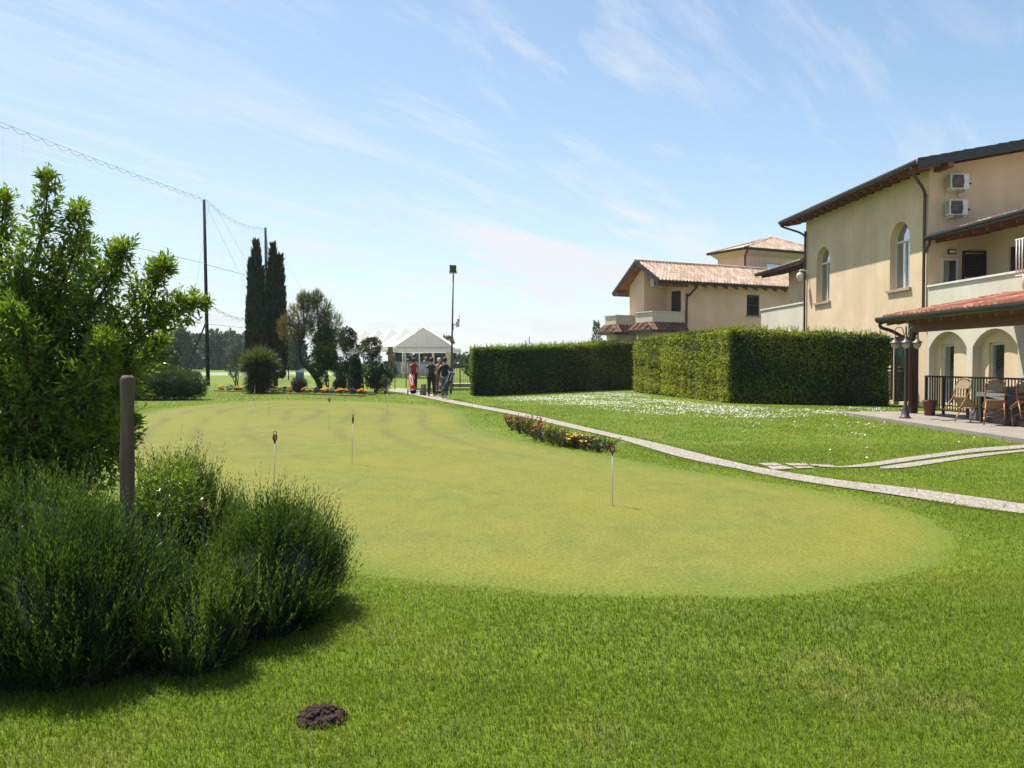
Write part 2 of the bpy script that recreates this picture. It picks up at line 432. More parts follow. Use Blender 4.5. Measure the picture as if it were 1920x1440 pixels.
def green_material():
    m = bpy.data.materials.new('putting_turf'); nt, out = nodes_of(m)
    p = nt.nodes.new('ShaderNodeBsdfPrincipled'); g = nt.nodes.new('ShaderNodeNewGeometry'); P = g.outputs['Position']
    e = nt.nodes.new('ShaderNodeAttribute'); e.attribute_name = 'edge'
    wob = noise(nt, P, 0.5, 3, 0.5)
    ed = math_(nt, 'ADD', e.outputs['Fac'], math_(nt, 'MULTIPLY', wob.outputs['Fac'], 0.2))
    # mower rounds parallel to the rim
    s = math_(nt, 'SINE', math_(nt, 'MULTIPLY', ed, 2 * PI / 1.05))
    line = math_(nt, 'POWER', maprange(nt, s, -1, 1, 0, 1), 5.0)
    sy_ = nt.nodes.new('ShaderNodeSeparateXYZ'); lk(nt, P, sy_.inputs[0]); amt = noise(nt, P, 0.22, 2, 0.5)
    far_ = maprange(nt, sy_.outputs['Y'], 12.0, 19.0, 0.12, 1.0)
    line = math_(nt, 'MULTIPLY', math_(nt, 'MULTIPLY', line, far_), maprange(nt, amt.outputs['Fac'], 0.34, 0.54, 0.0, 0.75))
    a = noise(nt, P, 0.30, 4, 0.6); b = noise(nt, mapping(nt, P, (1, 0.6, 1)), 3.2, 5, 0.65); c = noise(nt, P, 40, 4, 0.75)
    base = ramp(nt, b.outputs['Fac'], [(0.3, (0.088, 0.112, 0.023)), (0.55, (0.124, 0.136, 0.028)), (0.8, (0.162, 0.152, 0.038))])
    col = mixc(nt, maprange(nt, a.outputs['Fac'], 0.38, 0.60, 0.0, 0.75), base.outputs['Color'], (0.154, 0.146, 0.023))
    br = noise(nt, P, 0.6, 4, 0.65)
    col = mixc(nt, maprange(nt, br.outputs['Fac'], 0.56, 0.76, 0.0, 0.5), col, (0.155, 0.132, 0.050))
    col = mixc(nt, line, col, (0.098, 0.094, 0.030))
    en = noise(nt, P, 7.0, 4, 0.7); ef = math_(nt, 'ADD', e.outputs['Fac'], math_(nt, 'MULTIPLY', math_(nt, 'SUBTRACT', en.outputs['Fac'], 0.5), 0.5))
    col = mixc(nt, maprange(nt, ef, 0.0, 0.55, 0.85, 0.0), col, (0.092, 0.126, 0.016))
    col = mixc(nt, 1.0, col, ramp(nt, c.outputs['Fac'], [(0.3, (0.55, 0.60, 0.52)), (0.5, (1, 1, 1)), (0.7, (1.4, 1.36, 1.28))]).outputs['Color'], 'MULTIPLY')
    lk(nt, col, p.inputs['Base Color']); p.inputs['Roughness'].default_value = 0.8; p.inputs['Specular IOR Level'].default_value = 0.1
    bp = nt.nodes.new('ShaderNodeBump'); bp.inputs['Strength'].default_value = 0.35; bp.inputs['Distance'].default_value = 0.01
    lk(nt, c.outputs['Fac'], bp.inputs['Height']); lk(nt, bp.outputs['Normal'], p.inputs['Normal'])
    lk(nt, p.outputs[0], out.inputs[0]); return m
bm = bmesh.new()
f = bm.faces.new([bm.verts.new((x, y, 0.005)) for x, y in GREEN])
x0, y0 = GREEN.min(0); x1, y1 = GREEN.max(0)
for i in range(1, int((x1 - x0) / 0.45)):
    bmesh.ops.bisect_plane(bm, geom=bm.verts[:] + bm.edges[:] + bm.faces[:], plane_co=(x0 + i * 0.45, 0, 0), plane_no=(1, 0, 0))
for i in range(1, int((y1 - y0) / 0.45)):
    bmesh.ops.bisect_plane(bm, geom=bm.verts[:] + bm.edges[:] + bm.faces[:], plane_co=(0, y0 + i * 0.45, 0), plane_no=(0, 1, 0))
tn_ = norm(np.roll(GREEN, -1, 0) - np.roll(GREEN, 1, 0)); on_ = np.stack([tn_[:, 1], -tn_[:, 0]], 1)
if in_poly((GREEN + on_ * 0.05)[:1], GREEN)[0]: on_ = -on_
ri = [bm.verts.new((*p, 0.005)) for p in GREEN]; ro = [bm.verts.new((*p, -0.004)) for p in GREEN + on_ * 0.10]
for i in range(len(GREEN)): j = (i + 1) % len(GREEN); f_ = bm.faces.new([ri[i], ri[j], ro[j], ro[i]])
bmesh.ops.recalc_face_normals(bm, faces=bm.faces[:])
for f_ in bm.faces:
    f_.normal_update()
    if f_.normal.z < 0: f_.normal_flip()
me = bpy.data.meshes.new('putting_green'); bm.to_mesh(me); bm.free()
P2 = np.array([v.co[:2] for v in me.vertices])
at = me.attributes.new('edge', 'FLOAT', 'POINT'); at.data.foreach_set('value', dist_poly(P2, GREEN).astype(np.float32))
me.materials.append(green_material())
go = bpy.data.objects.new('putting_green', me); COL.objects.link(go); tag(go, kind='structure')

def pebble_material(name, tint=(1, 1, 1)):
    m = bpy.data.materials.new(name); nt, out = nodes_of(m)
    p = nt.nodes.new('ShaderNodeBsdfPrincipled'); g = nt.nodes.new('ShaderNodeNewGeometry'); P = g.outputs['Position']
    vo = nt.nodes.new('ShaderNodeTexVoronoi'); vo.inputs['Scale'].default_value = 42; lk(nt, P, vo.inputs['Vector'])
    hsv = nt.nodes.new('ShaderNodeSeparateColor'); lk(nt, vo.outputs['Color'], hsv.inputs[0])
    c = ramp(nt, hsv.outputs[0], [(0.0, (0.17, 0.145, 0.12)), (0.4, (0.235, 0.205, 0.17)), (0.75, (0.30, 0.27, 0.225)), (1.0, (0.40, 0.37, 0.33))])
    gap = maprange(nt, vo.outputs['Distance'], 0.5, 0.85, 1.0, 0.42)
    cc = nt.nodes.new('ShaderNodeCombineXYZ')
    for i in range(3): lk(nt, gap, cc.inputs[i])
    big = noise(nt, P, 1.6, 4, 0.6)
    col = mixc(nt, 1.0, c.outputs['Color'], cc.outputs[0], 'MULTIPLY')
    col = mixc(nt, maprange(nt, big.outputs['Fac'], 0.52, 0.8, 0, 0.25), col, (0.16, 0.15, 0.10))
    lk(nt, col, p.inputs['Base Color']); p.inputs['Roughness'].default_value = 0.8
    bp = nt.nodes.new('ShaderNodeBump'); bp.inputs['Strength'].default_value = 0.6; bp.inputs['Distance'].default_value = 0.01; bp.invert = True
    lk(nt, vo.outputs['Distance'], bp.inputs['Height']); lk(nt, bp.outputs['Normal'], p.inputs['Normal'])
    lk(nt, p.outputs[0], out.inputs[0]); return m
peb = pebble_material('pebble_concrete')
def row_of_slabs(U, Lw, z=0.016, rows=1, every=3, jit=0.0):
    """cast pebble slabs laid end to end between two edge lines, narrow open joints between them."""
    m_ = MB(); n = len(U)
    for r in range(rows):
        a0, a1 = (r + (0.012 if r else 0)) / rows, (r + 1 - (0.012 if r < rows - 1 else 0)) / rows
        i = 0
        while i < n - 1:
            j = min(i + every + random.randint(0, 1), n - 1)
            for k in range(i, j):
                s0 = 0.02 if k == i else 0.0; s1 = 0.98 if k == j - 1 else 1.0
                q = []
                for (t, a) in ((s0, a0), (s1, a0), (s1, a1), (s0, a1)):
                    u = U[k] * (1 - t) + U[k + 1] * t; l = Lw[k] * (1 - t) + Lw[k + 1] * t
                    c = u * (1 - a) + l * a
                    q.append((c[0], c[1], z))
                m_.poly(q)
            i = j
    return m_
tag(row_of_slabs(PU, PL, rows=3, every=6).build('path', peb), kind='structure')
mb = row_of_slabs(*TA, rows=1, every=3)
for q in TB: pass
m2 = row_of_slabs(*TB, rows=1, every=3); b = len(mb.v); mb.v += m2.v; mb.f += [tuple(i + b for i in f_) for f_ in m2.f]; mb.sm += m2.sm
for q in SLABS: mb.poly([(x, y, 0.016) for x, y in q])
tag(mb.build('side_path', peb), kind='structure')

conc = pmat('terrace_stone', (0.235, 0.205, 0.175), (0.17, 0.15, 0.13), 3, 0.8, 0.3)
mb = MB()
lo = [(x, y, 0.0) for x, y in TERR]; hi = [(x, y, 0.09) for x, y in TERR]
mb.hexa([lo[3], lo[2], lo[1], lo[0], hi[3], hi[2], hi[1], hi[0]])
tag(mb.build('terrace_pavement', conc), kind='structure')
# far pale track and fields
sand = pmat('dry_track', (0.25, 0.25, 0.17), (0.16, 0.19, 0.08), 0.25, 0.9)
mb = MB(); mb.poly([(-160, 84, 0.006), (-20, 96, 0.006), (-20, 125, 0.006), (-160, 112, 0.006)])
tag(mb.build('far_field', sand), kind='structure')
mb = MB(); mb.poly([(-18.5, 48.2, 0.008), (-23, 47.4, 0.008), (-23.2, 49.0, 0.008), (-18.2, 49.6, 0.008)])
tag(mb.build('gravel_path', sand), kind='structure')
mb = MB(); mb.poly([(-4, 76, 0.006), (30, 62, 0.006), (30, 65, 0.006), (-4, 79, 0.006)]); mb.poly([(-4, 100, 0.006), (60, 100, 0.006), (60, 113, 0.006), (-4, 113, 0.006)])
tag(mb.build('farm_track', sand), kind='structure')

# ================================================================ thin summer haze over the plain
M_haze = bpy.data.materials.new('summer_haze'); nt, out = nodes_of(M_haze)
pv = nt.nodes.new('ShaderNodeVolumePrincipled'); pv.inputs['Color'].default_value = (0.80, 0.88, 0.97, 1); pv.inputs['Density'].default_value = 0.0002; pv.inputs['Anisotropy'].default_value = 0.2
lk(nt, pv.outputs[0], out.inputs['Volume'])
mb = MB(); mb.box((-1900, -70, -1.0), (1900, 2700, 15.0)); o = tag(mb.build('haze', M_haze), kind='stuff')
# ================================================================ shared building materials
def stucco(name, c, var=0.9, scale=1.2):
    m = pmat(name, c, tuple(x * var for x in c), scale, 0.85, 0.12, spec=0.2, bscale=60)
    nt = m.node_tree; p = next(n for n in nt.nodes if n.type == 'BSDF_PRINCIPLED'); src = p.inputs['Base Color'].links[0].from_socket; tc = next(n for n in nt.nodes if n.type == 'TEX_COORD')
    a = noise(nt, mapping(nt, tc.outputs['Object'], (1.1, 1.1, 0.12)), 1.3, 6, 0.6); b = noise(nt, tc.outputs['Object'], 0.55, 5, 0.6)
    c1 = mixc(nt, 1.0, src, ramp(nt, a.outputs['Fac'], [(0.3, (0.94, 0.935, 0.925)), (0.6, (1.02, 1.02, 1.02))]).outputs[0], 'MULTIPLY')
    c2 = mixc(nt, 1.0, c1, ramp(nt, b.outputs['Fac'], [(0.35, (0.91, 0.90, 0.89)), (0.6, (1.03, 1.03, 1.02))]).outputs[0], 'MULTIPLY')
    lk(nt, c2, p.inputs['Base Color']); return m
M_yel = stucco('ochre_stucco', (0.62, 0.49, 0.345)); M_white = stucco('pale_grey_stucco', (0.56, 0.52, 0.46)); M_pink = stucco('peach_stucco', (0.78, 0.56, 0.43))
M_cream = stucco('cream_stucco', (0.62, 0.56, 0.46))
M_cap = pmat('pale_coping', (0.62, 0.60, 0.56), None, 3, 0.7)
M_gut = pmat('dark_grey_metal', (0.030, 0.034, 0.034), (0.022, 0.025, 0.025), 4, 0.4, metallic=0.3)
M_brownpipe = pmat('brown_pipe_paint', (0.060, 0.022, 0.016), None, 5, 0.4)
M_wood = pmat('stained_timber', (0.16, 0.060, 0.026), (0.10, 0.036, 0.016), 3, 0.6, stretch=(1, 1, 6))
M_woodl = pmat('light_stained_timber', (0.28, 0.12, 0.05), (0.18, 0.07, 0.03), 3, 0.6)
M_shut = pmat('dark_shutter_paint', (0.018, 0.016, 0.018), None, 5, 0.5)
M_gshut = pmat('green_shutter_paint', (0.020, 0.055, 0.045), (0.014, 0.04, 0.034), 5, 0.45)
M_frame = pmat('white_window_frame', (0.62, 0.60, 0.56), None, 5, 0.4)
M_sill = pmat('stone_sill', (0.36, 0.27, 0.21), None, 8, 0.7)
M_dark = pmat('dark_interior', (0.025, 0.022, 0.02), None, 3, 0.9)
M_wmetal = pmat('white_painted_metal', (0.72, 0.72, 0.70), None, 4, 0.35)
M_black = pmat('black_iron', (0.014, 0.013, 0.013), None, 4, 0.5)
def glass_mat():
    m = bpy.data.materials.new('window_glass'); nt, out = nodes_of(m)
    p = nt.nodes.new('ShaderNodeBsdfPrincipled'); tc = nt.nodes.new('ShaderNodeTexCoord')
    n = noise(nt, tc.outputs['Object'], 1.5, 2)
    r = ramp(nt, n.outputs['Fac'], [(0.4, (0.03, 0.04, 0.045)), (0.7, (0.06, 0.075, 0.08))])
    lk(nt, r.outputs[0], p.inputs['Base Color']); p.inputs['Roughness'].default_value = 0.03; p.inputs['IOR'].default_value = 1.9
    gl = nt.nodes.new('ShaderNodeBsdfGlossy'); gl.inputs['Roughness'].default_value = 0.02; gl.inputs['Color'].default_value = (0.75, 0.85, 0.95, 1)
    mx = nt.nodes.new('ShaderNodeMixShader'); mx.inputs[0].default_value = 0.42; lk(nt, p.outputs[0], mx.inputs[1]); lk(nt, gl.outputs[0], mx.inputs[2]); lk(nt, mx.outputs[0], out.inputs[0]); return m
M_glass = glass_mat()
def tilemat(name, cols):
    m = bpy.data.materials.new(name); nt, out = nodes_of(m)
    at = nt.nodes.new('ShaderNodeAttribute'); at.attribute_name = 'rnd'
    r = ramp(nt, at.outputs['Fac'], [(i / (len(cols) - 1), c) for i, c in enumerate(cols)])
    g = nt.nodes.new('ShaderNodeNewGeometry'); n = noise(nt, g.outputs['Position'], 5, 5, 0.7)
    c = mixc(nt, 1.0, r.outputs[0], ramp(nt, n.outputs['Fac'], [(0.3, (0.7, 0.68, 0.66)), (0.6, (1.08, 1.05, 1.0))]).outputs[0], 'MULTIPLY')
    p = nt.nodes.new('ShaderNodeBsdfPrincipled'); lk(nt, c, p.inputs['Base Color']); p.inputs['Roughness'].default_value = 0.8
    lk(nt, p.outputs[0], out.inputs[0]); return m
M_tred = tilemat('red_clay_tiles', [(0.38, 0.155, 0.095), (0.31, 0.115, 0.07), (0.43, 0.20, 0.13), (0.35, 0.155, 0.10)])
M_tpale = tilemat('pale_clay_tiles', [(0.43, 0.32, 0.26), (0.32, 0.215, 0.17), (0.50, 0.40, 0.33), (0.40, 0.30, 0.245)])

M_tdark = tilemat('dark_brown_tiles', [(0.17, 0.078, 0.055), (0.12, 0.055, 0.040), (0.24, 0.13, 0.095), (0.15, 0.072, 0.052)])  # darker, browner clay tones for the balcony skirts
def wall_open(mb, o, u, L, z0, z1, depth, ops, inward, seg=14, back=None):
    """vertical wall in the plane through o along u, with openings [(a,b,zb,zt,rise)] sorted by a and reveals going inward."""
    o = Vector(o); u = Vector(u); w = Vector(inward)
    def P(a, z, d=0.0):
        q = o + u * a + w * d; return (q.x, q.y, z)
    x = 0.0
    for (a, b, zb, zt, rise) in ops:
        if a > x + 1e-6: mb.poly([P(x, z0), P(a, z0), P(a, z1), P(x, z1)])
        if zb > z0 + 1e-6:
            mb.poly([P(a, z0), P(b, z0), P(b, zb), P(a, zb)])
            mb.poly([P(a, zb), P(b, zb), P(b, zb, depth), P(a, zb, depth)])
        if rise > 0:
            h = (b - a) / 2; R = (h * h + rise * rise) / (2 * rise); zc = zt - R; cx = (a + b) / 2
            th = math.asin(min(1.0, h / R))
            if rise > h: th = PI - th
            pts = [(cx + R * math.sin(-th + 2 * th * i / seg), zc + R * math.cos(-th + 2 * th * i / seg)) for i in range(seg + 1)]
            pts[0] = (a, zt - rise); pts[-1] = (b, zt - rise)
        else: pts = [(a, zt), (b, zt)]
        for i in range(len(pts) - 1):
            (xa, za), (xb, zb2) = pts[i], pts[i + 1]
            mb.poly([P(xa, za), P(xb, zb2), P(xb, z1), P(xa, z1)])
            mb.poly([P(xa, za), P(xb, zb2), P(xb, zb2, depth), P(xa, za, depth)])
        mb.poly([P(a, zb), P(a, pts[0][1]), P(a, pts[0][1], depth), P(a, zb, depth)])
        mb.poly([P(b, zb), P(b, pts[-1][1]), P(b, pts[-1][1], depth), P(b, zb, depth)])
        x = b
    if x < L - 1e-6: mb.poly([P(x, z0), P(L, z0), P(L, z1), P(x, z1)])

def gutter(parent, p, q, r=0.085, name='gutter', mat=None):
    m_ = MB(); p = Vector(p); q = Vector(q); d = (q - p).normalized(); s = d.cross(Vector((0, 0, 1)))
    prof = [(-r, 0.06), (-r, 0), (-0.7 * r, -0.7 * r), (0, -r), (0.7 * r, -0.7 * r), (r, 0), (r, 0.06), (0.75 * r, 0.06), (0.6 * r, -0.5 * r), (-0.6 * r, -0.5 * r), (-0.75 * r, 0.06)]
    n = len(prof)
    for c in (p, q):
        for a, b in prof: m_.v.append(tuple(c + s * a + Vector((0, 0, b))))
    for i in range(n):
        m_.f.append((i, (i + 1) % n, n + (i + 1) % n, n + i)); m_.sm.append(False)
    m_.f.append(tuple(range(n))); m_.f.append(tuple(range(n, 2 * n))); m_.sm += [False, False]
    return m_.build(name, mat or M_gut, parent)
def rafters(parent, x_in, x_out, y0, y1, z_out, slope, every=0.62, w=0.11, h=0.14, name='eaves', mat=None, sgn=1):
    """plank soffit plus rafter tails under an eave that runs along local y."""
    m_ = MB()
    zi = z_out + slope * abs(x_in - x_out)
    m_.poly([(x_out, y0, z_out), (x_out, y1, z_out), (x_in, y1, zi), (x_in, y0, zi)])
    n = int((y1 - y0) / every)
    for i in range(n + 1):
        y = y0 + (y1 - y0) * (i + 0.25) / (n + 0.5)
        P = []
        for x, z in ((x_out + 0.10 * (1 if x_in > x_out else -1), z_out + slope * 0.1), (x_in, zi)):
            P += [(x, y - w / 2, z - h), (x, y + w / 2, z - h), (x, y + w / 2, z - 0.002), (x, y - w / 2, z - 0.002)]
        m_.hexa([P[0], P[1], P[5], P[4], P[3], P[2], P[6], P[7]])
    return m_.build(name, mat or M_wood, parent)
def pipe(parent, pts, r=0.05, name='downpipe', mat=None, n=10):
    m_ = MB(); m_.tube(catmull(pts, 5) if len(pts) > 2 else pts, r, n)
    return m_.build(name, mat or M_brownpipe, parent)
def arched_window(parent, y0, y1, zb, zt, x, arch=True, curtain=True):
    """frame with a transom at the spring line, glass panes behind, stone sill in front; lies in the plane x, seen from -x."""
    W = y1 - y0; r = W / 2 if arch else 0; ym = (y0 + y1) / 2; zs = zt - r; t = 0.055
    m_ = MB()
    pts = [(y0 + t / 2, zb), (y0 + t / 2, zs)]
    if arch: pts += [(ym - (r - t / 2) * math.cos(a), zs + (r - t / 2) * math.sin(a)) for a in np.linspace(0.1, PI - 0.1, 14)]
    else: pts += [(y0 + t / 2, zt - t / 2), (y1 - t / 2, zt - t / 2)]
    pts += [(y1 - t / 2, zs), (y1 - t / 2, zb)]
    for a, b in zip(pts[:-1], pts[1:]): m_.bar((x, a[0], a[1]), (x, b[0], b[1]), 0.06, t, up=(1, 0, 0))
    m_.bar((x, y0, zb + t / 2), (x, y1, zb + t / 2), 0.06, t, up=(1, 0, 0))
    if arch:
        m_.bar((x - 0.004, y0, zs), (x - 0.004, y1, zs), 0.07, 0.08, up=(1, 0, 0))
        m_.bar((x - 0.002, ym, zb), (x - 0.002, ym, zs), 0.06, t * 1.1, up=(1, 0, 0))
    win = m_.build('window', M_frame, parent)
    g = MB()
    P = [(x + 0.02, y0, zb), (x + 0.02, y1, zb), (x + 0.02, y1, zs)]
    if arch: P += [(x + 0.02, ym + r * math.cos(a), zs + r * math.sin(a)) for a in np.linspace(0, PI, 16)[1:-1]]
    else: P += [(x + 0.02, y1, zt), (x + 0.02, y0, zt)]
    P += [(x + 0.02, y0, zs)]
    g.poly(P); g.build('pane', M_glass, win)
    return win

# ================================================================ the clubhouse (local x into the building, local y away along the facade)
CH = thing('clubhouse', 'large ochre two-storey clubhouse with arched windows and a low grey-walled terrace wing', 'building', (14.49, 29.0, 0), math.radians(2.9))
H = 8.15
mb = MB()
wall_open(mb, (0, 0, 0), (0, 1, 0), 10.6, 0, H + 0.14, 0.28, [(1.20, 2.25, 0.12, 2.5, 0), (1.26 + 1.2, 1.26 + 1.21, 4, 4.01, 0)][:1], (1, 0, 0))
mb.f.clear(); mb.v.clear(); mb.sm.clear()
# two bands so that the ground floor door and the arched windows have their own openings
wall_open(mb, (0, 0, 0), (0, 1, 0), 10.6, 0, 3.4, 0.28, [(1.20, 2.25, 0.12, 2.5, 0)], (1, 0, 0))
wall_open(mb, (0, 0, 0), (0, 1, 0), 10.6, 3.4, H + 0.16, 0.28, [(1.24, 2.66, 4.30, 6.78, 0.71), (7.96, 9.38, 4.30, 6.78, 0.71)], (1, 0, 0))
mb.poly([(0, 0, 0), (12, 0, 0), (12, 0, H + 0.16), (6, 0, H + 1.27), (0, 0, H + 0.16)])
mb.poly([(0, 10.6, 0), (12, 10.6, 0), (12, 10.6, H + 0.16), (6, 10.6, H + 1.27), (0, 10.6, H + 0.16)])
mb.poly([(12, 0, 0), (12, 10.6, 0), (12, 10.6, H + 0.16), (12, 0, H + 0.16)])
mb.build('wall', M_yel, CH)
for (a, b) in ((1.24, 2.66), (7.96, 9.38)):
    wn = arched_window(CH, a, b, 4.30, 6.78, 0.24)
    s = MB(); s.box((-0.09, a - 0.14, 4.20), (0.22, b + 0.14, 4.298)); s.build('sill', M_sill, wn)
    cu = MB()
    for i in range(26):
        y_ = a + 0.06 + (b - a - 0.12) * i / 26; cu.poly([(0.30 + 0.03 * (i % 2), y_, 4.34), (0.30 + 0.03 * ((i + 1) % 2), y_ + (b - a - 0.12) / 26, 4.34), (0.30 + 0.03 * ((i + 1) % 2), y_ + (b - a - 0.12) / 26, 6.0), (0.30 + 0.03 * (i % 2), y_, 6.0)])
# ground floor door with open louvred leaf
d = MB(); d.box((0.22, 1.20, 0.12), (0.27, 2.25, 2.5)); dd = d.build('door', M_frame, CH)
g = MB(); g.poly([(0.215, 1.32, 0.5), (0.215, 2.13, 0.5), (0.215, 2.13, 2.4), (0.215, 1.32, 2.4)]); g.build('pane', M_glass, dd)
def louvred(parent, p, q, z0, z1, mat, t=0.045, name='shutter'):
    p = Vector((*p, 0)); q = Vector((*q, 0)); dirv = (q - p).normalized(); nrm = Vector((dirv.y, -dirv.x, 0)); L = (q - p).length
    m_ = MB(); up = (0, 0, 1)
    def B(a0, a1, za, zb, th=t, tilt=0.0):
        P = []
        for z, off in ((za, -tilt), (zb, tilt)):
            for a, s_ in ((a0, -1), (a1, -1), (a1, 1), (a0, 1)):
                c = p + dirv * a + nrm * (s_ * th / 2 + off); P.append((c.x, c.y, z))
        m_.hexa(P)
    fw = 0.07
    B(0, fw, z0, z1); B(L - fw, L, z0, z1)
    for za in (z0, (z0 + z1) / 2 - fw / 2, z1 - fw): B(fw, L - fw, za, za + fw)
    z = z0 + fw + 0.02
    while z < z1 - fw - 0.05:
        if abs(z - (z0 + z1) / 2) > 0.09: B(fw, L - fw, z, z + 0.042, 0.008, 0.014)
        z += 0.05
    return m_.build(name, mat, parent)
louvred(CH, (-0.03, 1.17), (-0.56, 1.10), 0.16, 2.5, M_gshut)
louvred(CH, (-0.05, 0.62), (-0.05, 1.14), 0.16, 2.5, M_gshut)
louvred(CH, (-0.03, 2.27), (-0.54, 2.42), 0.16, 2.5, M_gshut)
# main roof
SL = 0.185
def slope_slab(parent, x0, x1, y0, y1, z0, slope, th, mat, name):
    z1 = z0 + slope * (x1 - x0) if slope else z0
    m_ = MB(); m_.hexa([(x0, y0, z0 - th), (x1, y0, z1 - th), (x1, y1, z1 - th), (x0, y1, z0 - th), (x0, y0, z0), (x1, y0, z1), (x1, y1, z1), (x0, y1, z0)])
    return m_.build(name, mat, parent)
XE = -0.86; ZE = 8.34
cosS = 1 / math.sqrt(1 + SL * SL); vv = np.array([cosS, 0, SL * cosS])
V, Q, R = tile_field((XE, -0.85, ZE), (0, 1, 0), vv, 12.4, 6.9, 0.26, 0.40)
roof = mesh_np('roof', V, Q, M_tred, CH, rnd=R)
slope_slab(roof, XE + 0.05, 6.0, -0.82, 11.45, ZE - 0.02, SL, 0.10, M_wood, 'roof_deck')
mb = MB(); z0_ = ZE + SL * (6.0 - XE); mb.hexa([(6.02, -0.82, z0_ - 0.12), (12.8, -0.82, ZE - 0.14), (12.8, 11.45, ZE - 0.14), (6.02, 11.45, z0_ - 0.12), (6.02, -0.82, z0_), (12.8, -0.82, ZE), (12.8, 11.45, ZE), (6.02, 11.45, z0_)])
mb.build('back_slope', M_tred, roof)
for yv in (-0.87, 11.5):
    mb = MB(); a = (XE - 0.02, yv, ZE - 0.06); b = (6.0, yv, ZE - 0.06 + SL * (6.0 - XE)); mb.bar(a, b, 0.05, 0.30); mb.build('verge_board', M_gut, roof)
gutter(roof, (XE - 0.06, -0.9, ZE - 0.03), (XE - 0.06, 11.52, ZE - 0.03), 0.095)
rafters(CH, 0.0, XE + 0.04, -0.8, 11.4, ZE - 0.125, SL, 0.66)
mb = MB()
mb.box((0.16, -0.86, 8.16), (0.36, -0.002, 8.42)); mb.build('purlin', M_wood, CH)
pipe(CH, [(XE - 0.06, -0.55, ZE - 0.12), (XE - 0.04, -0.5, ZE - 0.28), (-0.30, -0.1, ZE - 0.72), (-0.085, 0.12, ZE - 0.98), (-0.085, 0.14, ZE - 1.3), (-0.085, 0.14, 2.9)])
pipe(CH, [(XE - 0.06, 11.3, ZE - 0.12), (XE - 0.04, 11.25, ZE - 0.25), (-0.25, 10.75, ZE - 0.6), (-0.085, 10.5, ZE - 0.85), (-0.085, 10.5, ZE - 1.2), (-0.085, 10.5, 0.1)])

# near wing: arcade below, parapet of the terrace above
YN = -11.0
mb = MB()
# arcade wall runs from y=YN to 0 ; openings in that direction
arches = []
for k in range(4):
    e1 = -0.12 - 2.5 * k; arches.append((e1 - 2.18, e1))
ops = sorted([(a - YN, b - YN, 0.0, 2.61, 0.55) for a, b in arches if a > YN + 0.2])
wall_open(mb, (0.0, YN, 0), (0, 1, 0), -YN - 0.004, 0, 4.18, 0.26, ops, (1, 0, 0))
mb.poly([(0, YN, 4.18), (0.26, YN, 4.18), (0.26, -0.004, 4.18), (0, -0.004, 4.18)])
mb.poly([(0.26, YN, 3.3), (0.26, -0.004, 3.3), (0.26, -0.004, 4.18), (0.26, YN, 4.18)])
mb.build('arcade_wall', M_white, CH)
mb = MB(); mb.box((-0.05, YN, 4.184), (0.31, -0.01, 4.25)); mb.build('coping', M_cap, CH)
mb = MB()
doors = [(-1.17, -0.42), (-3.80, -3.05), (-6.35, -5.6), (-8.9, -8.15)]
wall_open(mb, (0.262, YN, 0), (0, 1, 0), -YN - 0.004, 0, 3.28, 0.16, sorted([(a - YN, b - YN, 0.10, 2.19, 0) for a, b in doors]), (1, 0, 0))
mb.build('inner_wall', M_yel, CH)
for a, b in doors:
    dr = MB()
    for p_, q_ in (((0.36, a + 0.03, 0.1), (0.36, a + 0.03, 2.19)), ((0.36, b - 0.03, 0.1), (0.36, b - 0.03, 2.19)), ((0.36, a, 2.15), (0.36, b, 2.15)), ((0.36, a, 0.16), (0.36, b, 0.16))): dr.bar(p_, q_, 0.06, 0.07, up=(1, 0, 0))
    dr = dr.build('door', M_frame, CH)
    g = MB(); g.poly([(0.38, a + 0.05, 0.15), (0.38, b - 0.05, 0.15), (0.38, b - 0.05, 2.16), (0.38, a + 0.05, 2.16)]); g.build('pane', M_glass, dr)
mb = MB(); mb.box((0.262, YN, 3.284), (2.05, -0.004, 3.34)); mb.build('balcony_floor', M_cap, CH)
mb = MB()
wall_open(mb, (2.05, YN, 0), (0, 1, 0), -YN - 0.004, 3.342, 6.1, 0.15, [(-2.25 - YN, -1.28 - YN, 3.36, 5.42, 0)], (1, 0, 0))
mb.poly([(2.05, YN, 0), (2.05, YN, 6.1), (7, YN, 6.9), (7, YN, 0)])
mb.build('upper_wall', M_yel, CH)
mb = MB(); mb.box((2.10, -2.24, 3.37), (2.15, -1.29, 5.41)); mb.build('balcony_door', M_shut, CH)
# doors on the shaded wall (local y = 0 plane, facing the camera)
mb = MB(); mb.box((0.45, -0.05, 3.36), (0.52, -0.003, 5.2)); mb.box((0.99, -0.05, 3.36), (1.06, -0.003, 5.2)); mb.box((0.52, -0.05, 5.12), (0.99, -0.003, 5.2))
dr = mb.build('terrace_door', M_frame, CH); g = MB(); g.poly([(0.52, -0.02, 3.36), (0.99, -0.02, 3.36), (0.99, -0.02, 5.12), (0.52, -0.02, 5.12)]); g.build('pane', M_glass, dr)
mb = MB(); mb.box((0.54, -0.012, 3.4), (0.70, -0.005, 5.1)); 
louvred(CH, (1.18, -0.06), (2.02, -0.06), 3.36, 5.46, M_shut)
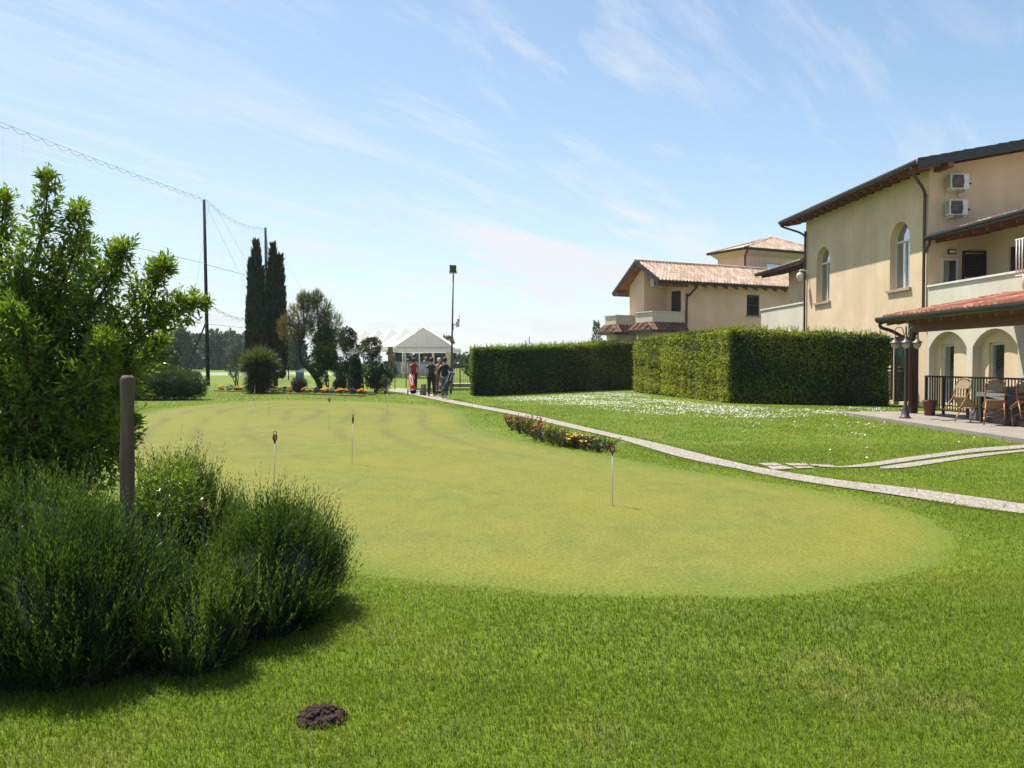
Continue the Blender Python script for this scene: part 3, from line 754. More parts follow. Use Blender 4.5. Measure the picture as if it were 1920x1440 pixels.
# low roof over the terrace
XL = -0.02; ZL = 5.92
V, Q, R = tile_field((XL, YN, ZL), (0, 1, 0), vv, -YN - 0.02, 5.5, 0.24, 0.38)
lr = mesh_np('wing_roof', V, Q, M_tpale, CH, rnd=R)
slope_slab(lr, XL + 0.05, 5.3, YN, -0.01, ZL - 0.02, SL, 0.09, M_wood, 'roof_deck')
gutter(lr, (XL - 0.07, YN, ZL - 0.03), (XL - 0.07, -0.03, ZL - 0.03), 0.095)
rafters(CH, 2.04, XL + 0.06, YN, -0.05, ZL - 0.115, SL, 0.7)
pipe(CH, [(XL - 0.05, -0.18, ZL - 0.12), (-0.06, -0.12, ZL - 0.28), (-0.085, 0.02, ZL - 0.42), (-0.085, 0.12, ZL - 0.55)])

# far wing behind the main block
mb = MB(); mb.box((0, 10.61, 0), (0.25, 16.6, 4.38)); mb.box((0.25, 16.35, 0), (5, 16.6, 4.38)); mb.build('parapet_wall', M_white, CH)
mb = MB(); mb.box((-0.05, 10.61, 4.384), (0.30, 16.65, 4.46)); mb.build('coping', M_cap, CH)
mb = MB(); mb.poly([(1.4, 10.61, 3.4), (1.4, 16.3, 3.4), (1.4, 16.3, 6.6), (1.4, 10.61, 6.6)]); mb.poly([(1.4, 16.3, 3.4), (6, 16.3, 3.4), (6, 16.3, 7.2), (1.4, 16.3, 6.6)]); mb.build('set_back_wall', M_yel, CH)
louvred(CH, (1.34, 11.3), (1.34, 13.3), 3.5, 5.75, M_shut)
ZF = 6.42
V, Q, R = tile_field((-0.1, 10.7, ZF), (0, 1, 0), vv, 6.3, 5.5, 0.24, 0.38)
fr = mesh_np('far_wing_roof', V, Q, M_tpale, CH, rnd=R)
slope_slab(fr, -0.05, 5.3, 10.66, 16.98, ZF - 0.02, SL, 0.10, M_wood, 'roof_deck')
gutter(fr, (-0.16, 10.66, ZF - 0.04), (-0.16, 17.0, ZF - 0.04), 0.10)
rafters(CH, 1.39, -0.04, 10.7, 16.9, ZF - 0.125, SL, 0.7)

# ---------------- porch in front of the arcade
PO = thing('porch', 'tiled lean-to porch on brown timber posts in front of the arched grey wall', 'porch', (14.49, 29.0, 0), math.radians(1.4))
XP = -3.72; ZP = 2.86; YF = -4.45; YB = -12.0
V, Q, R = tile_field((XP, YB, ZP), (0, 1, 0), vv, YF - YB, 3.72 / cosS, 0.24, 0.36)
pr = mesh_np('porch_roof', V, Q, M_tred, PO, rnd=R)
slope_slab(pr, XP + 0.04, -0.01, YB, YF + 0.02, ZP - 0.015, SL, 0.06, M_wood, 'roof_deck')
mb = MB(); mb.bar((XP, YF + 0.06, ZP - 0.08), (-0.02, YF + 0.06, ZP - 0.08 + SL * 3.6), 0.045, 0.16); mb.build('verge_board', M_gut, pr)
gutter(pr, (XP - 0.08, YB, ZP - 0.03), (XP - 0.08, YF + 0.08, ZP - 0.03), 0.10)
mb = MB()
n = 13
for i in range(n):
    y = YF - 0.1 - i * 0.58
    P = []
    for x in (XP + 0.12, -0.02):
        z = ZP - 0.08 + SL * (x - XP)
        P += [(x, y - 0.055, z - 0.15), (x, y + 0.055, z - 0.15), (x, y + 0.055, z - 0.002), (x, y - 0.055, z - 0.002)]
    mb.hexa([P[0], P[1], P[5], P[4], P[3], P[2], P[6], P[7]])
mb.build('rafters', M_woodl, PO)
mb = MB(); mb.box((-2.96, YB, 2.45), (-2.78, YF - 0.05, 2.74)); mb.build('beam', M_wood, PO)
for y in (YF - 0.2, YF - 6.3):
    mb = MB(); mb.box((-2.97, y - 0.1, 0.092), (-2.77, y + 0.1, 2.448)); mb.build('post', M_brownpipe, PO, bevel=0.01)
pipe(PO, [(XP - 0.08, YF - 0.05, ZP - 0.13), (XP - 0.05, YF - 0.06, ZP - 0.26), (XP + 0.25, YF - 0.07, ZP - 0.36), (-3.22, YF - 0.10, ZP - 0.50), (-3.08, YF - 0.14, ZP - 0.60), (-3.06, YF - 0.15, ZP - 0.9)], 0.05)
pipe(PO, [(-3.06, YF - 0.15, 2.0), (-3.06, YF - 0.15, 0.4), (-3.08, YF - 0.15, 0.26), (-3.2, YF - 0.15, 0.17)], 0.05)

# ---------------- things fixed to the clubhouse
def ch_pt(x, y, z):
    a = math.radians(2.9); c, s = math.cos(a), math.sin(a)
    return (14.49 + c * x - s * y, 29.0 + s * x + c * y, z)
M_ac = pmat('air_conditioner_enamel', (0.60, 0.60, 0.57), None, 6, 0.45); M_grille = pmat('fan_grille_grey', (0.10, 0.10, 0.10), None, 30, 0.6)
def aircon(x, z, label):
    t = thing('air_conditioner', label, 'air conditioner', ch_pt(x, -0.32, z), math.radians(2.9), 'air conditioners on the shaded gable wall')
    b = MB(); b.box((0, -0.15, 0.06), (0.64, 0.15, 0.60)); b.build('casing', M_ac, t, bevel=0.02)
    g = MB(); g.lathe([(0.001, 0), (0.22, 0.0), (0.22, 0.012), (0.001, 0.012)], (0, 0, 0), 24)
    for k in range(5): 
        r_ = 0.04 + 0.04 * k
        g.tube([(r_ * math.cos(a), r_ * math.sin(a), 0.016) for a in np.linspace(0, 2 * PI, 25)], 0.004, 4, False)
    go_ = g.build('fan_grille', M_grille, t); go_.rotation_euler = (PI / 2, 0, 0); go_.location = (0.24, -0.156, 0.33)
    fr_ = MB(); fr_.box((0.035, -0.155, 0.10), (0.445, -0.151, 0.56)); fr_.build('grille_frame', M_grille, t)
    sg = MB()
    for i in range(9): sg.box((-0.006, -0.11, 0.14 + i * 0.05), (-0.001, 0.11, 0.165 + i * 0.05))
    sg.build('side_louvre', M_grille, t)
    for xx in (0.08, 0.52):
        k_ = MB(); k_.box((xx, -0.13, 0.0), (xx + 0.04, 0.30, 0.058)); k_.box((xx, 0.27, -0.12), (xx + 0.04, 0.30, 0.001)); k_.build('bracket', M_ac, t)
    pp = MB(); pp.tube(catmull([(0.642, 0.0, 0.3), (0.80, 0.02, 0.28), (0.84, 0.15, 0.33), (0.84, 0.30, 0.4)], 4), 0.022, 6); pp.build('hose', M_black, t)
aircon(0.50, 7.44, 'upper white air conditioner on the peach gable wall just under the roof')
aircon(0.47, 6.55, 'lower white air conditioner on the gable wall with a black pipe stub beside it')
t = thing('wall_lamp', 'small oval bulkhead lamp above the terrace door', 'lamp', ch_pt(0.82, 0, 5.42), math.radians(2.9))
b = MB(); b.box((-0.16, -0.06, -0.09), (0.16, -0.004, 0.09)); b.build('casing', M_black, t, bevel=0.03)
b = MB(); b.box((-0.11, -0.085, -0.05), (0.11, -0.062, 0.05)); b.build('lens', M_frame, t, bevel=0.01)
t = thing('security_camera', 'white dome security camera on an arm at the far corner of the ochre facade', 'camera', ch_pt(0, 10.35, 5.75), math.radians(2.9))
b = MB(); b.lathe([(0.03, 0.20), (0.13, 0.16), (0.15, 0.10), (0.15, -0.06), (0.13, -0.08)], (-0.38, 0, -0.15), 16); b.build('housing', M_wmetal, t)
b = MB(); b.lathe([(0.12, -0.08), (0.11, -0.14), (0.07, -0.19), (0.01, -0.21)], (-0.38, 0, -0.15), 16); b.build('dome', M_ac, t)
b = MB(); b.tube(catmull([(-0.005, 0, 0.1), (-0.2, 0, 0.16), (-0.36, 0, 0.16), (-0.38, 0, 0.04)], 5), 0.03, 8); b.box((-0.02, -0.06, -0.02), (-0.002, 0.06, 0.2)); b.build('arm', M_wmetal, t)
# white balcony railing bolted to the parapet
t = thing('balcony_railing', 'white tubular railing bolted to the outside of the grey parapet', 'railing', ch_pt(-0.06, -4.85, 3.7), math.radians(2.9))
b = MB()
for i in range(14):
    y = -0.13 * i; b.tube([(-0.06, y, 0.38), (-0.06, y, 1.42)], 0.018, 6)
b.tube([(-0.06, 0.05, 1.42), (-0.06, -1.9, 1.42)], 0.025, 6); b.tube([(-0.06, 0.02, 0.38), (-0.06, -1.9, 0.38)], 0.02, 6)
b.build('balusters', M_wmetal, t)
b = MB(); b.tube([(-0.06, -0.32, 0.4), (-0.06, -0.32, 0.0), (0.05, -0.32, 0.0)], 0.02, 6); b.build('bracket', M_wmetal, t)
# ================================================================ far peach house, turned about 27 degrees
TH = math.atan2(4.4, 8.63)
FH = thing('peach_house', 'pale peach house with shuttered window, tiled roof and low square tower behind the hedges', 'building', (8.24, 46.8, 0), TH)
# local x = along the front eave (to the right), local y = inward (away), so b (outward) = -y
b_ = MB()
# front wall with closed window opening
wall_open(b_, (2.32, 0.6, 0), (1, 0, 0), 11.0, 0, 6.25, 0.10, [(7.06 - 2.32, 8.08 - 2.32, 4.40, 5.66, 0)], (0, 1, 0))
b_.poly([(2.32, 0.6, 0), (2.32, 2.26, 0), (2.32, 2.26, 6.9), (2.32, 0.6, 6.25)])
b_.poly([(0.65, 2.26, 0), (2.32, 2.26, 0), (2.32, 2.26, 7.4), (0.65, 2.26, 7.4)])
b_.poly([(0.65, 2.26, 0), (0.65, 3.73, 0), (0.65, 3.73, 6.55), (0.65, 2.26, 7.4)])
b_.poly([(0.65, 3.73, 0), (13.3, 3.73, 0), (13.3, 3.73, 6.3), (0.65, 3.73, 6.55)])
b_.poly([(13.32, 0.6, 0), (13.32, 3.73, 0), (13.32, 3.73, 6.3), (13.32, 0.6, 6.25)])
b_.build('wall', M_pink, FH)
louvred(FH, (7.08, 0.66), (8.06, 0.66), 4.42, 5.64, M_shut)
b_ = MB(); b_.box((6.98, 0.50, 4.32), (8.16, 0.66, 4.395)); b_.build('sill', M_sill, FH)
b_ = MB(); b_.box((2.26, 0.95, 3.9), (2.315, 1.75, 5.75)); b_.build('balcony_door', M_shut, FH)
# roof : two slopes about a ridge at y = 2.2
zr, ze, zb = 7.45, 6.18, 5.72
s1 = math.hypot(2.2, zr - ze); v1_ = np.array([0, 2.2, zr - ze]) / s1
V, Q, R = tile_field((0, 0, ze), (1, 0, 0), v1_, 13.6, s1, 0.25, 0.34)
rf = mesh_np('roof', V, Q, M_tpale, FH, rnd=R)
b_ = MB(); b_.hexa([(0, 0, ze - .14), (13.6, 0, ze - .14), (13.6, 2.2, zr - .14), (0, 2.2, zr - .14), (0, 0, ze - .015), (13.6, 0, ze - .015), (13.6, 2.2, zr - .015), (0, 2.2, zr - .015)])
b_.hexa([(0, 2.2, zr - .14), (13.6, 2.2, zr - .14), (13.6, 4.5, zb - .14), (0, 4.5, zb - .14), (0, 2.2, zr - .005), (13.6, 2.2, zr - .005), (13.6, 4.5, zb), (0, 4.5, zb)])
b_.build('roof_deck', M_woodl, rf)
b_ = MB(); b_.bar((-0.03, -0.02, ze - 0.06), (-0.03, 2.2, zr - 0.03), 0.05, 0.24); b_.bar((-0.033, 2.2, zr - 0.03), (-0.033, 4.55, zb - 0.03), 0.05, 0.22); b_.build('verge_board', M_gut, rf)
b_ = MB(); b_.tube([(-0.05, 2.2, zr + 0.05), (13.6, 2.2, zr + 0.05)], 0.11, 8); b_.build('ridge_tiles', M_tpale, rf)
gutter(rf, (-0.05, -0.08, ze - 0.05), (13.6, -0.08, ze - 0.05), 0.10)
for i in range(15):
    x = 2.7 + i * 0.78; b_ = MB()
    b_.hexa([(x - .07, 0.08, ze - .30), (x + .07, 0.08, ze - .30), (x + .07, 0.62, ze - .02), (x - .07, 0.62, ze - .02), (x - .07, 0.08, ze - .142), (x + .07, 0.08, ze - .142), (x + .07, 0.62, ze + .18), (x - .07, 0.62, ze + .18)]); b_.build('rafter', M_woodl, FH)
b_ = MB(); b_.box((0.1, 0.25, ze - 0.28), (2.3, 0.42, ze - 0.08)); b_.build('purlin', M_woodl, FH); b_ = MB(); b_.box((0.02, 2.08, zr - 0.42), (0.7, 2.28, zr - 0.15)); b_.build('purlin', M_woodl, FH); b_ = MB(); b_.box((0.02, 4.0, zb - 0.16), (0.7, 4.18, zb + 0.06))
b_.build('purlin', M_woodl, FH)
pipe(FH, [(2.75, -0.06, ze - 0.14), (2.7, 0.02, ze - 0.3), (2.5, 0.4, ze - 0.75), (2.42, 0.52, ze - 1.1), (2.42, 0.53, 0.1)], 0.06)
# balcony with tiled skirt
def balcony(x0, x1, y0, y1, zt, zb2, ov, sides, label=None):
    m_ = MB(); t = 0.14
    m_.box((x0, y0, zb2), (x1, y0 + t, zt)); m_.box((x0, y0 + t, zb2), (x0 + t, y1, zt)); m_.box((x0 + t, y0 + t, zb2), (x1, y1, zb2 + 0.12))
    bal = m_.build('balcony', M_cream, FH)
    c = MB(); c.box((x0 - .05, y0 - .05, zt + .002), (x1, y0 + t + .03, zt + .07)); c.box((x0 - .05, y0 + t + .032, zt + .002), (x0 + t + .03, y1, zt + .068)); c.build('coping', M_cap, bal)
    V1, Q1, R1 = tile_field((x0 - ov, y0 - ov, zb2 - 0.48), (1, 0, 0), norm(np.array([0, ov, 0.42])), x1 - x0 + ov, math.hypot(ov, .42), 0.24, 0.3)
    V2, Q2, R2 = tile_field((x0 - ov, y1, zb2 - 0.48), (0, -1, 0), norm(np.array([ov, 0, 0.42])), y1 - y0 + ov, math.hypot(ov, .42), 0.24, 0.3, keep=lambda u, v: u < (y1 - y0) + ov - v * 0.7)
    mesh_np('skirt_roof', np.concatenate([V1, V2]), np.concatenate([Q1, Q2 + len(V1)]), M_tdark, bal, rnd=np.concatenate([R1, R2]))
    u = MB(); u.box((x0 - ov + .04, y0 - ov + .04, zb2 - .62), (x1, y1, zb2 - .50)); u.box((x0 + .1, y0 + .1, zb2 - .95), (x1, y1, zb2 - .622)); u.build('balcony_base', M_cream, bal)
    gg = MB(); gg.box((x0 - ov - .08, y0 - ov - .08, zb2 - .60), (x1, y0 - ov + .02, zb2 - .46)); gg.box((x0 - ov - .08, y0 - ov + .022, zb2 - .60), (x0 - ov + .02, y1, zb2 - .46)); gg.build('gutter', M_gut, bal)
balcony(0.03, 2.318, 0.6, 2.25, 4.42, 3.86, 0.48, 2)
balcony(-0.75, 0.648, 3.1, 4.3, 4.3, 3.8, 0.45, 2)
b_ = MB(); b_.box((0.2, 1.2, 0), (2.3, 2.2, 3.0)); b_.box((-0.3, 3.3, 0), (0.6, 3.7, 2.9)); b_.build('lower_wall', M_cream, FH)
# air conditioner under the gable
t = thing('air_conditioner', 'small air conditioner high in the gable corner of the peach house', 'air conditioner', (8.24 + math.cos(TH) * 1.0 - math.sin(TH) * 2.0, 46.8 + math.sin(TH) * 1.0 + math.cos(TH) * 2.0, 6.0), TH)
b_ = MB(); b_.box((0, -0.15, 0), (0.72, 0.2, 0.55)); b_.build('casing', M_ac, t, bevel=0.02)
b_ = MB(); b_.box((0.08, -0.16, 0.06), (0.48, -0.152, 0.49)); b_.build('fan_grille', M_grille, t)
# tower
tx, ty = 6.56, 0.0
def loc(X, Y):
    dx, dy = X - 8.24, Y - 46.8; return (math.cos(TH) * dx + math.sin(TH) * dy, -math.sin(TH) * dx + math.cos(TH) * dy)
cx_, cy_ = loc(15.0, 53.6)
W_, D_ = 8.0, 3.6; zt = 8.95; ap = 10.05
b_ = MB()
wall_open(b_, (cx_ + 0.5, cy_ + 0.55, 0), (1, 0, 0), W_ - 1.0, 5.5, 8.75, 0.12, [(1.9, 5.6, 7.55, 8.1, 0)], (0, 1, 0))
b_.poly([(cx_ + .5, cy_ + .55, 5.5), (cx_ + .5, cy_ + D_ - .4, 5.5), (cx_ + .5, cy_ + D_ - .4, 8.75), (cx_ + .5, cy_ + .55, 8.75)])
b_.poly([(cx_ + W_ - .5, cy_ + .55, 5.5), (cx_ + W_ - .5, cy_ + D_ - .4, 5.5), (cx_ + W_ - .5, cy_ + D_ - .4, 8.75), (cx_ + W_ - .5, cy_ + .55, 8.75)])
b_.poly([(cx_ + .5, cy_ + D_ - .4, 5.5), (cx_ + W_ - .5, cy_ + D_ - .4, 5.5), (cx_ + W_ - .5, cy_ + D_ - .4, 8.75), (cx_ + .5, cy_ + D_ - .4, 8.75)])
tw = b_.build('tower_wall', M_pink, FH)
wi = MB()
for xx in (1.9, 3.1, 5.55): wi.box((cx_ + .5 + xx, cy_ + .60, 7.55), (cx_ + .56 + xx, cy_ + .66, 8.1))
wi.box((cx_ + 2.46, cy_ + .60, 7.55), (cx_ + 6.05, cy_ + .655, 7.60)); wi = wi.build('window', M_frame, FH)
b_ = MB(); b_.poly([(cx_ + 2.4, cy_ + .665, 7.55), (cx_ + 6.1, cy_ + .665, 7.55), (cx_ + 6.1, cy_ + .665, 8.1), (cx_ + 2.4, cy_ + .665, 8.1)]); b_.build('pane', M_glass, wi)
axx, ayy = cx_ + 4.0, cy_ + D_ / 2
sl_ = math.hypot(D_ / 2, ap - zt); vt = np.array([0, D_ / 2, ap - zt]) / sl_
V, Q, R = tile_field((cx_, cy_, zt), (1, 0, 0), vt, W_, sl_, 0.25, 0.36, keep=lambda u, v: u > 4.0 * v / sl_ and u < W_ - 4.0 * v / sl_)
tr = mesh_np('tower_roof', V, Q, M_tpale, FH, rnd=R)
b_ = MB(); C4 = [(cx_, cy_, zt), (cx_ + W_, cy_, zt), (cx_ + W_, cy_ + D_, zt), (cx_, cy_ + D_, zt)]
for i in range(4): b_.poly([C4[i], C4[(i + 1) % 4], (axx, ayy, ap)])
L4 = [(x, y, zt - 0.12) for x, y, z in C4]
b_.poly(L4)
for i in range(4): b_.poly([L4[i], L4[(i + 1) % 4], C4[(i + 1) % 4], C4[i]])
b_.build('roof_deck', M_tpale, tr)
b_ = MB()
for i in range(4): b_.tube([C4[i], (axx, ayy, ap + 0.03)], 0.10, 6)
b_.build('hip_tiles', M_tpale, tr)
gutter(tr, (cx_ - .08, cy_ - .08, zt - .05), (cx_ + W_, cy_ - .08, zt - .05), 0.09); gutter(tr, (cx_ - .08, cy_ - .08, zt - .048), (cx_ - .08, cy_ + D_, zt - .048), 0.09)
pipe(FH, [(cx_ + .15, cy_ - .05, zt - .12), (cx_ + .2, cy_ + .1, zt - .3), (cx_ + .42, cy_ + .48, zt - .5), (cx_ + .44, cy_ + .5, zt - .8), (cx_ + .44, cy_ + .5, 6.6)], 0.06)
b_ = MB(); b_.hexa([(cx_ + .1, cy_ + .1, zt - .124), (cx_ + W_ - .1, cy_ + .1, zt - .124), (cx_ + W_ - .1, cy_ + D_ - .1, zt - .124), (cx_ + .1, cy_ + D_ - .1, zt - .124)][::-1] + [(cx_ + .45, cy_ + .5, zt - .42), (cx_ + W_ - .45, cy_ + .5, zt - .42), (cx_ + W_ - .45, cy_ + D_ - .35, zt - .42), (cx_ + .45, cy_ + D_ - .35, zt - .42)][::-1]); b_.build('soffit', M_cream, tr)
# ================================================================ foliage materials
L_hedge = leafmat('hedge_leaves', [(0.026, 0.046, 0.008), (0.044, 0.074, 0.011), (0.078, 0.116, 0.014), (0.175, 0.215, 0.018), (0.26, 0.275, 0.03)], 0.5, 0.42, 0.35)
L_bright = leafmat('young_leaves', [(0.036, 0.072, 0.012), (0.075, 0.135, 0.014), (0.14, 0.205, 0.018), (0.21, 0.26, 0.028)], 0.30, 0.40)
L_lav = leafmat('lavender_leaves', [(0.009, 0.021, 0.005), (0.019, 0.042, 0.008), (0.037, 0.072, 0.012), (0.068, 0.112, 0.021), (0.115, 0.155, 0.042)], 0.5, 0.34, 0.3)
L_lime = leafmat('lime_leaves', [(0.05, 0.09, 0.016), (0.10, 0.16, 0.02), (0.20, 0.24, 0.035)], 0.32, 0.4)
L_cyp = leafmat('cypress_sprays', [(0.010, 0.020, 0.010), (0.016, 0.032, 0.012), (0.024, 0.044, 0.014)], 0.7, 0.10)
L_yuc = leafmat('yucca_blades', [(0.040, 0.062, 0.018), (0.068, 0.090, 0.022), (0.11, 0.12, 0.034)], 0.4, 0.2)
L_olive = leafmat('olive_bronze_leaves', [(0.040, 0.055, 0.016), (0.065, 0.080, 0.020), (0.095, 0.100, 0.028), (0.15, 0.085, 0.030)], 0.45, 0.35)
L_darks = leafmat('dark_shrub_leaves', [(0.020, 0.036, 0.010), (0.032, 0.056, 0.014), (0.050, 0.078, 0.018)], 0.4, 0.25)
L_topi = leafmat('topiary_leaves', [(0.014, 0.034, 0.010), (0.022, 0.050, 0.012), (0.03, 0.062, 0.014)], 0.5, 0.15)
L_brown = leafmat('brownish_ball_leaves', [(0.040, 0.040, 0.016), (0.060, 0.055, 0.020), (0.07, 0.055, 0.025)], 0.6, 0.2)
L_jun = leafmat('juniper_sprays', [(0.026, 0.052, 0.012), (0.044, 0.080, 0.016), (0.070, 0.108, 0.022)], 0.6, 0.2)
L_far = leafmat('distant_leaves', [(0.022, 0.044, 0.022), (0.034, 0.062, 0.028), (0.048, 0.080, 0.034)], 0.7, 0.2)
L_rose = leafmat('rose_leaves', [(0.05, 0.03, 0.018), (0.04, 0.06, 0.016), (0.07, 0.09, 0.022), (0.11, 0.045, 0.025)], 0.4, 0.3)
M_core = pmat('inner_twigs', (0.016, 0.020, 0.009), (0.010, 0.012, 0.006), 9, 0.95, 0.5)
M_bark = pmat('grey_brown_bark', (0.085, 0.062, 0.045), (0.045, 0.034, 0.026), 12, 0.9, 0.8, stretch=(1, 1, 0.3))
M_darkbark = pmat('dark_bark', (0.045, 0.034, 0.026), (0.025, 0.02, 0.016), 12, 0.9, 0.8, stretch=(1, 1, 0.3))

def quad_sample(q, n):
    q = np.asarray(q, float); u = rng.random((n, 1)); v = rng.random((n, 1))
    P = (q[0] * (1 - u) + q[1] * u) * (1 - v) + (q[3] * (1 - u) + q[2] * u) * v
    N = norm(np.cross(q[1] - q[0], q[3] - q[0]))
    return P, N
def quad_area(q):
    q = np.asarray(q, float); return np.linalg.norm(np.cross(q[1] - q[0], q[2] - q[0])) / 2 + np.linalg.norm(np.cross(q[2] - q[0], q[3] - q[0])) / 2
def lump(P, s, seed=0):
    ph = np.array([1.3 + seed, 2.1 + seed * 0.7, 0.4]);
    return np.sin(P[:, 0] * s + ph[0]) * np.sin(P[:, 1] * s * 1.1 + ph[1]) + 0.7 * np.sin(P[:, 2] * s * 1.7 + ph[2] + P[:, 0] * 0.8 * s)

def hedge(name, label, foot_front, foot_back, zf, dens=1050, leaf=(0.10, 0.058), group='clipped laurel hedges', sunny=0.0):
    """foot_front / foot_back: matching polylines; zf: top heights at the points."""
    t = thing(name, label, 'hedge', (*foot_front[0], 0), 0, group)
    off = np.array([*foot_front[0], 0.0])
    pats = []
    n = len(foot_front)
    for i in range(n - 1):
        a, b = foot_front[i], foot_front[i + 1]; c, d = foot_back[i], foot_back[i + 1]
        pats.append(([(*a, 0.05), (*b, 0.05), (*b, zf[i + 1]), (*a, zf[i])], 1.0))
        pats.append(([(*d, 0.05), (*c, 0.05), (*c, zf[i]), (*d, zf[i + 1])], 0.35))
        pats.append(([(*a, zf[i]), (*b, zf[i + 1]), (*d, zf[i + 1]), (*c, zf[i])], 1.2))
    pats.append(([(*foot_back[0], 0.05), (*foot_front[0], 0.05), (*foot_front[0], zf[0]), (*foot_back[0], zf[0])], 1.0))
    pats.append(([(*foot_front[-1], 0.05), (*foot_back[-1], 0.05), (*foot_back[-1], zf[-1]), (*foot_front[-1], zf[-1])], 1.0))
    cen = np.mean(np.array([(*p, 1.2) for p in list(foot_front) + list(foot_back)]), 0)
    lv = Leaves()
    for k, (q, wgt) in enumerate(pats):
        m = int(quad_area(q) * dens * wgt)
        P, N = quad_sample(q, m)
        mid = np.mean(np.asarray(q), 0)
        if k % 3 == 2 and k < 3 * (n - 1): N = np.array([0, 0, 1.0])
        else:
            lc = cen if n == 2 else mid + (np.array([*(np.mean(np.array(foot_back), 0)), 1.2]) - mid)
            if k < 3 * (n - 1):
                i = k // 3; other = np.array([*(np.array(foot_back[i]) + np.array(foot_back[i + 1])) / 2, 1]) if k % 3 == 0 else np.array([*(np.array(foot_front[i]) + np.array(foot_front[i + 1])) / 2, 1])
            else:
                i = 0 if k == 3 * (n - 1) else n - 1; j = 1 if i == 0 else n - 2
                other = np.array([*(np.array(foot_front[j]) + np.array(foot_back[j])) / 2, 1])
            if np.dot((mid - other)[:2], N[:2]) < 0: N = -N
        dep = 0.045 * lump(P, 2.3, k) + 0.02 * lump(P, 6.1, k + 1) + rng.normal(size=m) * 0.035 - 0.02
        P = P + N * (dep + (0.05 * lump(P, 0.8, 3) if (k % 3 == 2 and k < 3 * (n - 1)) else 0.03 * lump(P, 0.9, 2)))[:, None]
        D = N * 0.25 + np.array([0, 0, -0.05]) + rng.normal(size=(m, 3)) * 0.6
        dp = rng.random(m) < 0.3; P = P - N * (dp * (0.08 + 0.14 * rng.random(m)))[:, None]
        tone = np.clip(0.42 + sunny * (k == 0) + 0.22 * lump(P, 1.1, 5) + rng.normal(size=m) * 0.25, 0, 1)  # first face's leaves toned brighter, sunlight painted into their colour
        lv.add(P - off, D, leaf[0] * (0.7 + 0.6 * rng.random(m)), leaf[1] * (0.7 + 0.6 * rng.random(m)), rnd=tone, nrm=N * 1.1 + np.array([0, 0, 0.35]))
    # young shoots standing out of the clipped top
    for i in range(n - 1):
        q = [(*foot_front[i], zf[i]), (*foot_front[i + 1], zf[i + 1]), (*foot_back[i + 1], zf[i + 1]), (*foot_back[i], zf[i])]
        m = int(quad_area(q) * 26); P, N = quad_sample(q, m)
        shoots(lv, P - off, np.array([0, 0, 1.0]) + rng.normal(size=(m, 3)) * 0.25, 0.08 + 0.16 * rng.random(m), 6, leaf[0] * 0.9, leaf[1] * 0.8, ang=0.8, rnd=0.6 + 0.4 * rng.random(m))
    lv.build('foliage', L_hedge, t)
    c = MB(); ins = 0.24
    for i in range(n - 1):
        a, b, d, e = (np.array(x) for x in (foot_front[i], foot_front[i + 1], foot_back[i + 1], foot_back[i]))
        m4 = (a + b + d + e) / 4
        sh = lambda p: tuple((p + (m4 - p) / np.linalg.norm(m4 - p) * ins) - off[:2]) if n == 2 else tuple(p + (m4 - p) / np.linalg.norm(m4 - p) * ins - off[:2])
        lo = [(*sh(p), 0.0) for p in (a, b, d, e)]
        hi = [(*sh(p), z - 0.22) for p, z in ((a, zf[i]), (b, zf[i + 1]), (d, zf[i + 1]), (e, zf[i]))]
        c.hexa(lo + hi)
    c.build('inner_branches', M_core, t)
    return t
hedge('hedge', 'tall clipped hedge with a sunlit side face and dark front beside the clubhouse', [(6.43, 43.5), (8.4, 31.9), (13.3, 29.45)], [(7.7, 43.7), (9.53, 32.9), (13.75, 30.7)], [2.62, 2.82, 2.48], sunny=0.50)
hedge('hedge', 'long dark clipped hedge between the footbridge and the peach house', [(-1.75, 38.4), (7.1, 48.8)], [(-2.0, 39.5), (6.1, 49.8)], [2.12, 2.70])

# ---------------------------------------------------------------- blobby crowns
def blob_pts(c, r, n, shell=0.55):
    d = norm(rng.normal(size=(n, 3))); s = (shell + (1 - shell) * rng.random((n, 1))) ** 0.6
    return np.asarray(c) + d * s * np.asarray(r), d
def crown(parent, blobs, mat, per, L, W, name='crown', upb=0.4, sp=0.6, flat=False):
    lv = Leaves()
    for c, r in blobs:
        n = int(4.5 * per * (r[0] * r[1] + r[0] * r[2] + r[1] * r[2]) / 3)
        P, d = blob_pts(c, r, n)
        D = d * 0.7 + np.array([0, 0, upb]) + rng.normal(size=(n, 3)) * sp
        (lv.flat if flat else lv.add)(P, D, L * (0.7 + 0.6 * rng.random(n)), W * (0.7 + 0.6 * rng.random(n)), rnd=np.clip(0.5 + 0.25 * lump(P, 2.0 / max(r[0], 0.3), 2) + 0.2 * rng.normal(size=n), 0, 1))
    return lv.build(name, mat, parent)
def rand_blobs(h0, h1, w, n, rmin=0.25, rmax=0.5, taper=0.5):
    out = []
    for i in range(n):
        t = rng.random(); z = h0 + (h1 - h0) * t
        ww = w * (1 - taper * abs(2 * t - 0.8) ** 1.5)
        a = rng.random() * 6.28; rr = ww * math.sqrt(rng.random()) * 0.75
        r = w * (rmin + (rmax - rmin) * rng.random())
        out.append(((rr * math.cos(a), rr * math.sin(a), z), (r, r, r * (0.8 + 0.4 * rng.random()))))
    return out
